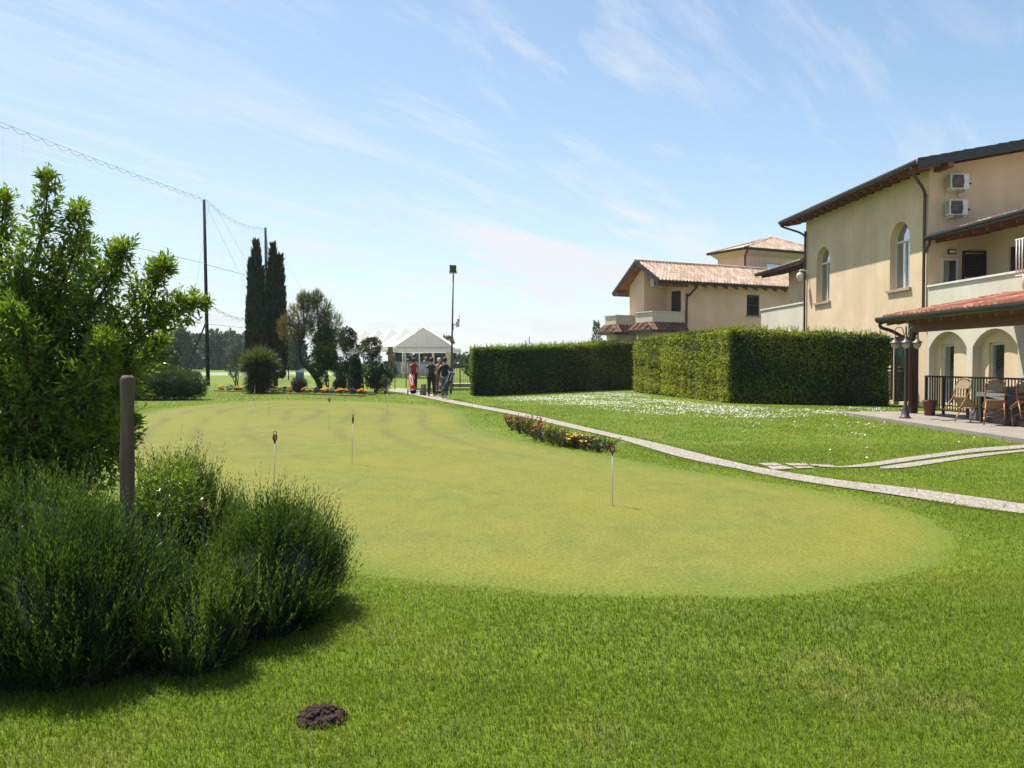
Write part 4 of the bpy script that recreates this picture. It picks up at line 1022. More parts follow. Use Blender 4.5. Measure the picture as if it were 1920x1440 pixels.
def limbs(parent, blobs, base_r, top_z, mat, lean=(0, 0), name='trunk'):
    m_ = MB()
    m_.tube(catmull([(0, 0, 0), (lean[0] * 0.3, lean[1] * 0.3, top_z * 0.35), (lean[0], lean[1], top_z)], 5), list(np.linspace(base_r, base_r * 0.6, 11)), 8)
    for c, r in blobs:
        c = np.asarray(c); s = np.array([lean[0] * 0.8, lean[1] * 0.8, top_z * 0.8]); mid = (s + c) / 2 + rng.normal(size=3) * 0.1 * np.linalg.norm(c - s)
        m_.tube(catmull([s, mid, c], 4), list(np.linspace(base_r * 0.4, base_r * 0.08, 9)), 6)
    return m_.build(name, mat, parent)

# ---------------------------------------------------------------- cypresses
def cypress(px, Y, ztop, w, label, tips):
    x = A(px, 700, Y)[0]
    t = thing('cypress_tree', label, 'tree', (x, Y, 0), 0, 'cypresses behind the flower bed')
    lv = Leaves()
    for (dx, zt, ww) in tips:
        n = int(4200 * ww * zt / 8)
        z = 0.5 + (zt - 0.5) * rng.random(n); s = (z - 0.5) / (zt - 0.5)
        r = ww * np.clip(np.minimum(0.55 + 1.6 * s, 1.06 * (1 - s) ** 0.55 + 0.02), 0.02, 1.0) * (0.82 + 0.12 * np.sin(z * 2.3 + dx * 9) + 0.10 * rng.random(n))
        a = rng.random(n) * 6.28
        r = r * (0.9 + 0.14 * np.sin(a * 3 + z * 1.3))
        P = np.stack([dx + r * np.cos(a), r * np.sin(a), z], 1)
        D = np.stack([np.cos(a) * 0.28, np.sin(a) * 0.28, np.ones(n)], 1) + rng.normal(size=(n, 3)) * 0.14
        lv.flat(P, D, 0.42 * (0.6 + 0.7 * rng.random(n)), 0.10 * (0.7 + 0.6 * rng.random(n)), up=0.2)
    lv.build('crown', L_cyp, t)
    m_ = MB(); m_.tube([(0, 0, 0), (0, 0, 1.2)], [0.14, 0.11], 8); m_.build('trunk', M_darkbark, t)
    c = MB()
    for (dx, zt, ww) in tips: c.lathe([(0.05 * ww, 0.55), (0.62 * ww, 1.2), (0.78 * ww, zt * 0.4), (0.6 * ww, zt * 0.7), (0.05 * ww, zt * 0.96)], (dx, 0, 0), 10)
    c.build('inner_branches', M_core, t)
cypress(481, 51.0, 8.7, 0.5, 'left dark cypress column with a single pointed top', [(0.05, 8.8, 0.60), (-0.28, 7.7, 0.40), (0.34, 7.2, 0.34)])
cypress(517, 51.6, 8.5, 0.55, 'right dark cypress column with a ragged top of several tips', [(-0.12, 8.7, 0.50), (0.34, 8.0, 0.40), (0.02, 7.9, 0.58), (-0.35, 6.8, 0.4)])

# ---------------------------------------------------------------- yucca
x = A(487, 735, 42.0)
t = thing('yucca', 'round spiky yucca with strap leaves behind the left end of the flower bed', 'plant', (x[0], 42.0, 0))
lv = Leaves(); n = 1500
th = np.arccos(1 - 1.35 * rng.random(n)); ph = rng.random(n) * 6.28
d = np.stack([np.sin(th) * np.cos(ph), np.sin(th) * np.sin(ph), np.cos(th)], 1)
lv.add(np.array([0, 0, 1.35]) + d * 0.25 * rng.random((n, 1)), d + rng.normal(size=(n, 3)) * 0.07, 0.86 + 0.30 * rng.random(n), 0.06, rnd=np.clip(0.5 + 0.5 * d[:, 2] + rng.normal(size=n) * 0.2, 0, 1), droop=0.05)
n = 800; ph = rng.random(n) * 6.28; z = 0.25 + 1.0 * rng.random(n)
d = np.stack([np.cos(ph), np.sin(ph), 0.1 - 0.6 * rng.random(n)], 1)
lv.add(np.stack([0 * z, 0 * z, z], 1), d, 0.75 + 0.3 * rng.random(n), 0.05, rnd=rng.random(n) * 0.5, droop=0.15)
lv.build('leaves', L_yuc, t); m_ = MB(); m_.tube([(0, 0, 0), (0, 0, 1.35)], [0.22, 0.16], 10); m_.build('trunk', M_bark, t)

# ---------------------------------------------------------------- shrubs of the island bed
def shrub(name, label, px, py, Y, w, h0, h1, n, mat, per=520, L=0.12, W=0.05, stems=0, cat='shrub', group=None, barkm=None, taper=0.5, rmin=0.28, rmax=0.5, upb=0.4):
    x = A(px, py, Y)[0]
    t = thing(name, label, cat, (x, Y, 0), 0, group)
    bl = rand_blobs(h0, h1, w, n, rmin, rmax, taper)
    crown(t, bl, mat, per, L, W, 'foliage', upb)
    m_ = MB(); k = max(stems, 3)
    for i in range(k):
        c = np.asarray(bl[i % len(bl)][0]); b = np.array([rng.normal() * 0.08 * w, rng.normal() * 0.08 * w, 0])
        m_.tube(catmull([b, (b + c) / 2 + rng.normal(size=3) * 0.06, c], 4), list(np.linspace(0.035, 0.012, 9)), 5)
    m_.build('stems', barkm or M_bark, t)
    return t
# tree with twisted dark trunk
x = A(600, 715, 45)[0]
t = thing('bronze_leaved_tree', 'open small tree with a leaning dark trunk and olive and bronze leaves', 'tree', (x - 0.25, 45, 0))
bl = [((-1.25, 0, 3.05), (0.62, 0.6, 0.55)), ((-0.9, 0.2, 4.1), (0.6, 0.6, 0.55)), ((-0.35, 0.0, 4.65), (0.5, 0.5, 0.42)), ((0.3, 0, 4.35), (0.6, 0.6, 0.5)), ((0.75, 0.2, 3.6), (0.65, 0.6, 0.65)), ((0.2, -0.3, 3.4), (0.7, 0.6, 0.6)), ((0.9, 0, 2.7), (0.6, 0.6, 0.6)), ((-0.6, 0.3, 3.3), (0.4, 0.4, 0.4)), ((-1.55, 0.0, 3.6), (0.32, 0.3, 0.3)), ((0.35, 0.2, 2.4), (0.6, 0.5, 0.55)), ((-0.6, 0, 4.9), (0.25, 0.25, 0.3)), ((0.1, 0, 4.95), (0.22, 0.22, 0.3))]
lv = Leaves()
for c, r in bl:
    n = int(1000 * (r[0] + r[2])); P, d = blob_pts(c, r, n, 0.2)
    shoots(lv, P[: n // 3], d[: n // 3] * 0.6 + np.array([0, 0, 0.6]) + rng.normal(size=(n // 3, 3)) * 0.3, 0.30, 7, 0.10, 0.045, ang=0.9, rnd=np.clip(0.25 + 0.4 * (c[0] < -0.8) + 0.35 * rng.random(n // 3), 0, 1))
lv.build('crown', L_olive, t)
m_ = MB()
m_.tube(catmull([(0.25, 0, 0), (0.15, 0, 0.5), (-0.25, 0, 1.1), (-0.72, 0, 1.55), (-0.85, 0.05, 2.0), (-0.8, 0.1, 2.8)], 5), list(np.linspace(0.17, 0.07, 26)), 8)
m_.tube(catmull([(0.05, 0, 0.7), (0.3, 0.1, 1.4), (0.2, 0.1, 2.2), (0.3, 0, 3.4)], 5), list(np.linspace(0.10, 0.03, 16)), 7)
for c, r in bl:
    s = np.array([-0.8, 0.1, 2.4]) if c[0] < -0.1 else np.array([0.25, 0.1, 2.2]); m_.tube(catmull([s, (s + np.asarray(c)) / 2 + rng.normal(size=3) * 0.12, c], 4), list(np.linspace(0.05, 0.012, 9)), 5)
m_.build('trunk', M_darkbark, t)
shrub('oleander', 'dense dark oleander shrub beside the leaning trunk', 615, 720, 44, 1.0, 0.45, 2.4, 12, L_darks, 900, 0.15, 0.04, 5, taper=0.6)
shrub('oleander', 'tall airy oleander with bare stems left of the dark cone topiary', 650, 720, 43.6, 0.80, 0.8, 2.9, 11, L_darks, 800, 0.16, 0.04, 7, rmin=0.35, rmax=0.6)
shrub('oleander', 'broad oleander shrub between the cone topiary and the canopy', 703, 728, 42.5, 0.92, 0.5, 2.5, 14, L_darks, 950, 0.15, 0.04, 8, taper=0.4, rmin=0.3, rmax=0.55)
shrub('bush', 'small dark bush on a short stem at the right end of the bed', 722, 735, 41.0, 0.34, 0.35, 0.85, 5, L_darks, 1600, 0.08, 0.03, 3)
shrub('oleander', 'pale tipped oleander half hidden behind the yucca', 443, 712, 46, 0.6, 0.8, 2.0, 6, L_darks, 900, 0.15, 0.04, 5)
t = thing('ball_topiary', 'brownish clipped ball shrub in front of the leaning trunk', 'shrub', (A(561, 730, 42.3)[0], 42.3, 0))
crown(t, [((0, 0, 0.42), (0.42, 0.42, 0.42))], L_brown, 2400, 0.06, 0.035, 'foliage'); m_ = MB(); m_.lathe([(0.05, 0.0), (0.28, 0.14), (0.35, 0.42), (0.26, 0.68), (0.03, 0.77)], (0, 0, 0), 14); m_.build('inner_branches', M_core, t)
t = thing('ball_topiary', 'smaller brownish ball shrub left of the dark cone topiary', 'shrub', (A(637, 725, 43.2)[0], 43.2, 0))
crown(t, [((0, 0, 0.36), (0.38, 0.38, 0.36))], L_brown, 2400, 0.06, 0.035, 'foliage'); m_ = MB(); m_.lathe([(0.05, 0.0), (0.24, 0.12), (0.31, 0.36), (0.22, 0.6), (0.03, 0.66)], (0, 0, 0), 14); m_.build('inner_branches', M_core, t)
t = thing('cone_topiary', 'dark clipped rounded cone shrub in the island bed', 'shrub', (A(667, 733, 42.0)[0], 42.0, 0))
lv = Leaves(); n = 2600; z = 1.95 * rng.random(n); r = 0.36 * np.clip((1 - (z / 2.0) ** 2.2), 0.05, 1) ** 0.6 * (0.9 + 0.15 * rng.random(n)); a = rng.random(n) * 6.28
P = np.stack([r * np.cos(a), r * np.sin(a), z], 1); lv.flat(P, np.stack([np.cos(a), np.sin(a), 0.8 + 0 * a], 1) + rng.normal(size=(n, 3)) * 0.4, 0.09, 0.05); lv.build('foliage', L_topi, t)
m_ = MB(); m_.lathe([(0.25, 0.0), (0.30, 0.5), (0.27, 1.2), (0.12, 1.75), (0.02, 1.88)], (0, 0, 0), 12); m_.build('inner_branches', M_core, t)
# low spreading juniper beside the net pole, dark round shrub behind it
t = thing('juniper', 'broad low juniper mound beside the tall net pole', 'shrub', (A(300, 745, 34.6)[0], 34.6, 0))
bl = [((dx, dy, 0.55), (0.75, 0.7, 0.62)) for dx, dy in ((-1.5, 0.3), (-0.8, 0), (-0.1, -0.1), (0.6, 0.0), (1.15, 0.2), (-2.2, 0.5), (-3.0, 0.7))] + [((-0.9, 0.6, 0.85), (0.8, 0.6, 0.6)), ((0.2, 0.6, 0.85), (0.9, 0.6, 0.55)), ((-2.2, 1.0, 0.9), (0.8, 0.6, 0.6))]
crown(t, bl, L_jun, 1100, 0.16, 0.035, 'foliage', 0.7, 0.5, True)
m_ = MB()
for c, r in bl: m_.lathe([(r[0] * s * 0.8, c[2] + r[2] * 0.8 * q) for s, q in ((0.05, -0.85), (0.75, -0.6), (0.95, 0), (0.7, 0.6), (0.05, 0.9))], (c[0], c[1], 0), 10)
m_.build('inner_branches', M_core, t)
shrub('bush', 'large round dark shrub behind the juniper mound', 300, 690, 62, 1.3, 0.5, 2.1, 9, L_darks, 500, 0.22, 0.11, 4, rmin=0.4, rmax=0.6)

# ---------------------------------------------------------------- distant trees
def far_tree(px, Y, h, w, label, group, mat=None, per=26, leaf=0.75):
    x = A(px, 690, Y)[0]
    t = thing('distant_tree', label, 'tree', (x, Y, 0), 0, group)
    bl = rand_blobs(h * 0.10, h * 0.9, w, 12, 0.38, 0.62, 0.45)
    crown(t, bl, mat or L_far, per, leaf, leaf * 0.6, 'crown', 0.3, 0.7, True)
    m_ = MB(); m_.tube([(0, 0, 0), (0.1, 0, h * 0.5), (0, 0, h * 0.8)], [0.25, 0.18, 0.06], 6); m_.build('trunk', M_darkbark, t)
fr_rng = random.Random(3)
for i, px in enumerate([300, 314, 326, 339, 350, 361, 373, 394, 404, 414, 425, 436, 447, 458, 470, 541, 553, 612]):
    Y = 150 + fr_rng.uniform(-14, 26); h = fr_rng.uniform(5.6, 8.0) * Y / 165
    far_tree(px, Y, h, h * 0.36, 'bluish green tree in the distant row beyond the ball net', 'trees in the distant row beyond the ball net')
for i, (px, Y, h) in enumerate([(746, 140, 6.2), (757, 150, 5.5), (779, 145, 5.8), (803, 150, 6.4), (815, 140, 5.2), (838, 145, 5.8)]):
    far_tree(px, Y, h, h * 0.3, 'distant green tree seen through the white canopy', 'distant trees seen through the canopy', L_olive)
for i, (px, Y, h) in enumerate([(855, 210, 3.0), (863, 205, 2.8), (898, 220, 3.4)]):
    far_tree(px, Y, h, h * 0.6, 'low round tree on the far side of the open field', 'low trees across the open field', L_olive, 26, 0.7)
far_tree(879, 92, 2.6, 0.75, 'dark bushy tree just left of the long hedge end', None, L_darks, 60, 0.35)
# thin conifer behind the long hedge
x = A(1118, 640, 80)[0]
t = thing('thin_conifer', 'sparse grey conifer rising behind the long hedge', 'tree', (x, 80, 0))
lv = Leaves(); n = 900; z = 0.6 + 4.8 * rng.random(n); r = 0.95 * (1 - (z - 0.6) / 5.2) * rng.random(n) ** 0.5 + 0.05; a = rng.random(n) * 6.28
lv.flat(np.stack([r * np.cos(a), r * np.sin(a), z], 1), np.stack([np.cos(a), np.sin(a), 1.2 + 0 * a], 1), 0.32, 0.09); lv.build('crown', leafmat('grey_needles', [(0.06, 0.07, 0.05), (0.10, 0.11, 0.085)], 0.7, 0.2), t)
m_ = MB(); m_.tube([(0, 0, 0), (0, 0, 5.4)], [0.09, 0.02], 6); m_.build('trunk', M_bark, t)

# ---------------------------------------------------------------- foreground: leafy tree
def px3(px, py, Y): return np.array(A(px, py, Y))
base = np.array(G(70, 965)); 
t = thing('leafy_tree', 'fresh green long-leaved tree leaning out behind the wooden post', 'tree', tuple(base))
lv = Leaves(); m_ = MB()
Yb = base[1]
limb = [
    [(60, 800, 0.0), (45, 640, 0.0), (55, 520, -0.1), (80, 430, -0.1), (92, 335, -0.1)],
    [(70, 800, 0.1), (90, 640, 0.1), (115, 540, 0.1), (140, 470, 0.1), (150, 392, 0.1)],
    [(50, 800, 0.3), (20, 640, 0.3), (5, 520, 0.3), (2, 450, 0.3), (8, 375, 0.3)],
    [(90, 800, 0.0), (140, 660, 0.0), (180, 570, -0.1), (215, 510, -0.2), (236, 470, -0.2)],
    [(90, 820, 0.2), (170, 690, 0.2), (240, 610, 0.1), (290, 545, 0.1), (305, 500, 0.0)],
    [(100, 830, 0.2), (190, 700, 0.2), (270, 630, 0.2), (330, 590, 0.2), (372, 566, 0.2)],
    [(80, 820, 0.4), (120, 640, 0.5), (150, 540, 0.5), (160, 460, 0.5)],
    [(60, 830, -0.4), (60, 730, -0.5), (40, 640, -0.6), (20, 580, -0.6)],
    [(90, 840, -0.3), (150, 760, -0.5), (190, 690, -0.6), (200, 640, -0.6)],
    [(90, 850, 0.5), (200, 760, 0.6), (260, 690, 0.6), (300, 640, 0.6)],
    [(60, 830, 0.0), (-20, 700, 0.0), (-60, 560, 0.0), (-80, 450, 0.0)],
    [(60, 830, -0.2), (-10, 740, -0.4), (-30, 660, -0.4)],
    [(100, 880, -0.2), (170, 840, -0.4), (215, 790, -0.4)],
    [(100, 880, 0.4), (200, 850, 0.5), (250, 800, 0.5)],
    [(40, 880, -0.3), (0, 840, -0.5), (-20, 790, -0.5)]]
LB = []
for lb in limb:
    pts = [base] + [px3(a, b, Yb + c) for a, b, c in lb]
    cur = catmull(np.array(pts), 8)
    m_.tube([tuple(p - base) for p in cur], list(np.linspace(0.034, 0.005, len(cur))), 6)
    L_ = len(cur); s0 = int(L_ * 0.22)
    for i in range(s0, L_):
        f_ = (i - s0) / (L_ - s0)
        for k in range(8 if f_ < 0.45 else 7 if f_ < 0.75 else 5):
            r_ = (0.46 * (1 - f_) ** 0.9 + 0.09)
            d_ = norm(rng.normal(size=3) + np.array([0, 0, 0.45]))
            LB.append((cur[i] + d_ * r_ * 0.25 * rng.random(), d_, r_ * (0.45 + 0.6 * rng.random()), f_))
# inner mass of the crown
for (a, b, c, rx, ry) in ((60, 700, 0, 0.42, 0.42), (150, 760, 0.2, 0.42, 0.45), (60, 850, 0.1, 0.45, 0.35), (200, 690, 0.3, 0.34, 0.36), (-20, 640, 0.2, 0.4, 0.5), (180, 850, 0.5, 0.36, 0.3), (60, 590, 0.1, 0.26, 0.3), (60, 600, 0.1, 0.3, 0.3), (100, 920, 0.2, 0.5, 0.25)):
    n_ = int(1300 * rx * ry); P_, d_ = blob_pts(px3(a, b, Yb + c), (rx, 0.4, ry), n_, 0.1)
    for p_, q_ in zip(P_, d_): LB.append((p_, norm(q_ * 0.5 + rng.normal(size=3) * 0.5 + np.array([0, 0, 0.35])), 0.20 + 0.12 * rng.random(), 0.30))
B = np.array([q[0] for q in LB]); D = np.array([q[1] for q in LB]); Ln = np.array([q[2] for q in LB]); fz = np.array([q[3] for q in LB])
shoots(lv, B - base, D, Ln, 9, 0.116, 0.036, ang=0.95, curve=0.35, rnd=np.clip(0.18 + 0.65 * fz * rng.random(len(B)) + 0.3 * rng.random(len(B)), 0, 1), droop=0.12)
# end tufts
tips = np.array([px3(lb[-1][0], lb[-1][1], Yb + lb[-1][2]) for lb in limb])
for k in range(3):
    shoots(lv, tips - base - np.array([0, 0, 0.10]) + rng.normal(size=tips.shape) * 0.03, np.array([0, 0, 1.0]) + rng.normal(size=tips.shape) * 0.35, 0.18, 9, 0.085, 0.024, ang=0.8, rnd=0.75 + 0.25 * rng.random(len(tips)))
for i in range(0, len(B), 3): m_.tube([tuple(B[i] - base), tuple(B[i] - base + D[i] * Ln[i])], [0.006, 0.002], 4, False)
lv.build('crown', L_bright, t); m_.build('trunk', M_darkbark, t)

# ---------------------------------------------------------------- foreground: lavender mounds
def lavender(label, px, Yc, rx, ry, rz, n, spike=0.22, k=13, dark=0.0, group='unflowered lavender mounds round the post'):
    x = A(px, 1000, Yc)[0]
    t = thing('lavender_bush', label, 'shrub', (x, Yc, 0), 0, group)
    lv = Leaves()
    K = max(n // 24, 20)
    cd = rng.normal(size=(K, 3)); cd[:, 2] = np.abs(cd[:, 2]); cd = norm(cd); cs = 0.66 + 0.34 * rng.random(K); ct = rng.normal(size=K) * 0.14
    ci = rng.integers(0, K, n)
    d = cd[ci] + rng.normal(size=(n, 3)) * 0.13; d[:, 2] = np.abs(d[:, 2]); d = norm(d)
    s = (cs[ci] * (0.82 + 0.18 * rng.random(n)))[:, None]
    P = d * s * np.array([rx, ry, rz]) * 0.92; P[:, 2] = np.maximum(P[:, 2], 0.02)
    D = d * np.array([0.55, 0.55, 0.35]) + np.array([0.05, 0, 0.75]) + rng.normal(size=(n, 3)) * 0.22
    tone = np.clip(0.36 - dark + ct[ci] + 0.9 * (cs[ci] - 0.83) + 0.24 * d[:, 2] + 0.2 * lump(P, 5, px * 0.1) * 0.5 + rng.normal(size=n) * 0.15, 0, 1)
    L_ = spike * (0.6 + 0.7 * rng.random(n))
    X = shoots(lv, P, D, L_, k, 0.048, 0.0095, ang=0.55, curve=0.25, t0=0.05, rnd=tone, flat=True, taper=0.55, tip=0.32)  # tip lightens stem ends, painting sunlit upper edges into the tone
    # stems
    lv.flat(P, norm(D) + np.array([0, 0, 0.18]), L_ * 1.02, 0.004, rnd=tone)
    # fine filling inside
    m = n * 2; d2 = norm(rng.normal(size=(m, 3))); d2[:, 2] = np.abs(d2[:, 2])
    P2 = d2 * (0.5 + 0.28 * rng.random((m, 1))) * np.array([rx, ry, rz])
    lv.flat(P2, d2 * 0.6 + np.array([0, 0, 0.6]) + rng.normal(size=(m, 3)) * 0.4, 0.07, 0.008, rnd=0.35 * rng.random(m))
    # long single wands
    m = n // 30; i = rng.integers(0, n, m); sel = d[i, 2] > 0.5
    shoots(lv, P[i][sel], D[i][sel] + np.array([0, 0, 0.6]), spike * 1.5, 16, 0.03, 0.005, ang=0.5, rnd=tone[i][sel], flat=True)
    lv.build('foliage', L_lav, t)
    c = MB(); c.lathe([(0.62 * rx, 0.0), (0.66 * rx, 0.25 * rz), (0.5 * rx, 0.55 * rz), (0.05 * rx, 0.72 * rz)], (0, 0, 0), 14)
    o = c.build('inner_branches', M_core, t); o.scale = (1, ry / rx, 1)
    # bare woody stems low down
    m2 = MB()
    for q in range(40):
        a = rng.random() * 6.28; r1 = 0.25 + 0.3 * rng.random(); r2 = r1 + 0.35 + 0.1 * rng.random()
        m2.tube([(r1 * rx * math.cos(a), r1 * ry * math.sin(a), 0.0), (r2 * rx * math.cos(a), r2 * ry * math.sin(a), rz * (0.3 + 0.3 * rng.random()))], [0.006, 0.003], 4, False)
    m2.build('stems', M_bark, t)
    return t
lavender('rounded lavender mound nearest the putting green', 505, 5.15, 0.50, 0.74, 0.74, 1700)
lavender('lavender mound behind the wooden post at the edge of the green', 325, 6.15, 0.50, 0.55, 0.84, 1100)
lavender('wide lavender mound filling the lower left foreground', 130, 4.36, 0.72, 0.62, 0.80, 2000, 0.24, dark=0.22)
lavender('low lavender mound between two larger mounds', 375, 4.45, 0.34, 0.46, 0.46, 800, 0.18)
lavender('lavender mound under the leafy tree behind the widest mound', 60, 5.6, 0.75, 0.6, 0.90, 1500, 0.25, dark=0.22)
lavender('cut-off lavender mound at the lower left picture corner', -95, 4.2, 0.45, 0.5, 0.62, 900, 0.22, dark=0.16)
# lime leaved young shrub by the post
b0 = np.array(G(312, 1105)); t = thing('lime_leaved_shrub', 'juvenile shrub with shiny yellow-green leaves right of the wooden post', 'shrub', tuple(b0))
lv = Leaves(); n = 190
c0 = px3(315, 945, b0[1]) - b0
P, d = blob_pts(c0, (0.20, 0.2, 0.26), n, 0.2)
shoots(lv, P, d * 0.5 + np.array([0, 0, 0.7]) + rng.normal(size=(n, 3)) * 0.3, 0.14, 8, 0.055, 0.019, ang=0.9, rnd=np.clip(0.3 + 0.5 * (P[:, 2] - c0[2] + 0.2) / 0.4 + 0.2 * rng.normal(size=n), 0, 1)); lv.build('foliage', L_lime, t)
m_ = MB()
for i in range(12): m_.tube([(0.03 * rng.normal(), 0.03 * rng.normal(), 0), tuple(P[i])], [0.008, 0.003], 5)
m_.build('stems', M_bark, t)

# ---------------------------------------------------------------- wooden post
pb = px3(236, 1000, 5.45)
t = thing('wooden_post', 'weathered round wooden post standing among the lavender', 'post', (pb[0], 5.45, 0))
ztop = A(240, 704, 5.45)[2]
mw = pmat('weathered_wood', (0.15, 0.098, 0.066), (0.045, 0.030, 0.021), 9, 0.85, 0.9, stretch=(1.6, 1.6, 0.12), bscale=20)
m_ = MB(); zs = np.linspace(0, ztop - 0.03, 14)
m_.lathe([(0.044 + 0.003 * math.sin(z * 9), z) for z in zs] + [(0.040, ztop - 0.012), (0.028, ztop)], (0, 0, 0), 18); m_.build('shaft', mw, t)
t.rotation_euler = (0, math.radians(0.9), 0)

# ---------------------------------------------------------------- roses along the path
M_rred = pmat('red_petals', (0.40, 0.06, 0.035), (0.45, 0.13, 0.05), 20, 0.6, trans=0.3); M_ryel = pmat('yellow_petals', (0.75, 0.55, 0.10), (0.75, 0.40, 0.06), 20, 0.6, trans=0.3)
def blossom(mb, c, r):
    for k in range(6):
        a = k * 1.05 + rng.random(); e = 0.3 + 0.5 * rng.random(); u = np.array([math.cos(a), math.sin(a), e]); u /= np.linalg.norm(u)
        s = np.array([-math.sin(a), math.cos(a), 0]); c = np.asarray(c)
        mb.poly([tuple(c), tuple(c + u * r * 0.6 + s * r * 0.45), tuple(c + u * r), tuple(c + u * r * 0.6 - s * r * 0.45)])
rl = [(966, 806, 'red', 'bushy reddish rose at the far end of the row', 0.50), (980, 812, 'red', 'red flowering rose second from the far end of the row', 0.58), (996, 817, 'red', 'reddest rose, third from the far end of the row', 0.56), (1010, 824, 'red', 'orange red rose before the middle of the row', 0.46), (1026, 829, 'mix', 'rose with few red blooms in the middle of the row', 0.42), (1044, 833, 'none', 'green and bronze rose without blooms past the middle of the row', 0.42), (1057, 836, 'none', 'bronze leaved rose just before the yellow roses', 0.36),
      (1073, 838, 'yel', 'first yellow rose of the row beside the bronze ones', 0.34), (1086, 840, 'yel', 'second yellow rose of the row', 0.34), (1100, 842, 'yel', 'last yellow rose, nearest the bare twiggy rose', 0.32), (1115, 845, 'mix0', 'sparse twiggy rose at the near end of the row', 0.40), (1128, 846, 'none', 'small thin rose ending the row near the flag numbered 9', 0.30)]
for px, py, kind, label, h in rl:
    g_ = G(px, py); t = thing('rose_bush', label, 'rose', g_, 0, 'low roses beside the pebble path')
    lv = Leaves(); h *= 0.6; ns = 26 if kind != 'mix0' else 8; st = MB(); tp = []
    for i in range(ns):
        a = rng.random() * 6.28; r_ = 0.27 * math.sqrt(rng.random()); b = np.array([0.08 * math.cos(a), 0.08 * math.sin(a), 0]); e = np.array([r_ * 1.3 * math.cos(a), r_ * 1.3 * math.sin(a), h * (0.6 + 0.5 * rng.random())])
        st.tube([tuple(b), tuple(e)], [0.006, 0.003], 4, False); tp.append(e)
        shoots(lv, [b + (e - b) * 0.2], [e - b], np.linalg.norm(e - b) * 0.85, 16, 0.055, 0.036, ang=1.1, curve=0.1, rnd=np.array([rng.random() * (1.0 if kind in ('red', 'none', 'mix') else 0.7)]))
    lv.build('foliage', L_rose, t); st.build('stems', M_bark, t)
    if kind in ('red', 'yel', 'mix'):
        bl = MB()
        for e in tp[: (9 if kind == 'red' else 7 if kind == 'yel' else 3)]: blossom(bl, e + np.array([0, 0, 0.02]), 0.055)
        bl.build('blossoms', M_rred if kind != 'yel' else M_ryel, t)

# ---------------------------------------------------------------- pansy bed
M_por = pmat('orange_pansy_petals', (0.85, 0.50, 0.04), (0.82, 0.34, 0.02), 14, 0.6, trans=0.25); M_ppu = pmat('purple_pansy_petals', (0.12, 0.055, 0.42), (0.07, 0.03, 0.26), 14, 0.6, trans=0.2)
ordn = ['first', 'second', 'third', 'fourth', 'fifth', 'sixth', 'seventh', 'eighth', 'ninth', 'tenth']
def pansy(zx, wpx, colour, i, tot):
    px = 380 + zx / 5.333; f_ = (px - 400) / 290; py = 732.5 + 9.0 * f_
    g_ = G(px, py); w_ = wpx / 5.333 * g_[1] / 1557 / 2
    pl = f'{ordn[i]} {colour} pansy clump counted from the left end of the bed'
    t = thing('pansy_clump', pl, 'flowers', g_, 0, f'{colour} pansy clumps in the bed')
    lv = Leaves(); n = int(160 * w_); a = rng.random(n * 2) * 6.28; r_ = w_ * np.sqrt(rng.random(n * 2))
    P = np.stack([r_ * np.cos(a), r_ * np.sin(a) * 0.7, 0.03 + 0.12 * rng.random(n * 2)], 1)
    lv.add(P, rng.normal(size=P.shape) + np.array([0, 0, 0.8]), 0.09, 0.05); lv.build('foliage', L_jun, t)
    bl = MB()
    for k in range(int(80 * w_ + 14)):
        a_ = rng.random() * 6.28; q = math.sqrt(rng.random()); z = 0.15 + 0.13 * (1 - q * q) + 0.04 * rng.random()
        blossom(bl, (w_ * 0.95 * q * math.cos(a_), w_ * 0.65 * q * math.sin(a_), z), 0.06)
    bl.build('blossoms', M_por if colour == 'orange' else M_ppu, t)
for i, (zx, ww) in enumerate([(185, 70), (360, 105), (550, 95), (740, 110), (880, 75), (1040, 105), (1125, 34), (1230, 125), (1390, 135), (1590, 105)]): pansy(zx, ww, 'orange', i, 10)
for i, (zx, ww) in enumerate([(275, 80), (460, 80), (640, 75), (820, 62), (950, 65), (1135, 60), (1295, 40), (1505, 85)]): pansy(zx, ww, 'purple', i, 8)
M_log = pmat('old_edging_timber', (0.26, 0.19, 0.12), (0.14, 0.10, 0.07), 6, 0.85, 0.4)
t = thing('bed_edging', 'low timber edging along the front of the pansy bed', 'edging', G(402, 733)); b0 = np.array(G(402, 733))
pts = [np.array(G(402 + 283 * k / 6, 733.5 + 10.2 * k / 6)) - b0 for k in range(7)]
for k in range(6):
    m_ = MB(); m_.bar(tuple(pts[k] + (0, 0, 0.03)), tuple(pts[k] * 0.015 + pts[k + 1] * 0.985 + (0, 0, 0.03 + 0.008 * (k % 2))), 0.07, 0.075); m_.build('log', M_log, t, bevel=0.012)
g_ = G(701, 741); t = tag(None, None) if False else None
m_ = MB(); m_.bar((-0.28, 0.0, 0.05), (0.14, -0.05, 0.05), 0.12, 0.10); o = m_.build('timber_block', M_log, None, bevel=0.01); o.location = g_; tag(o, 'short loose timber block on the grass right of the pansy bed', 'timber')
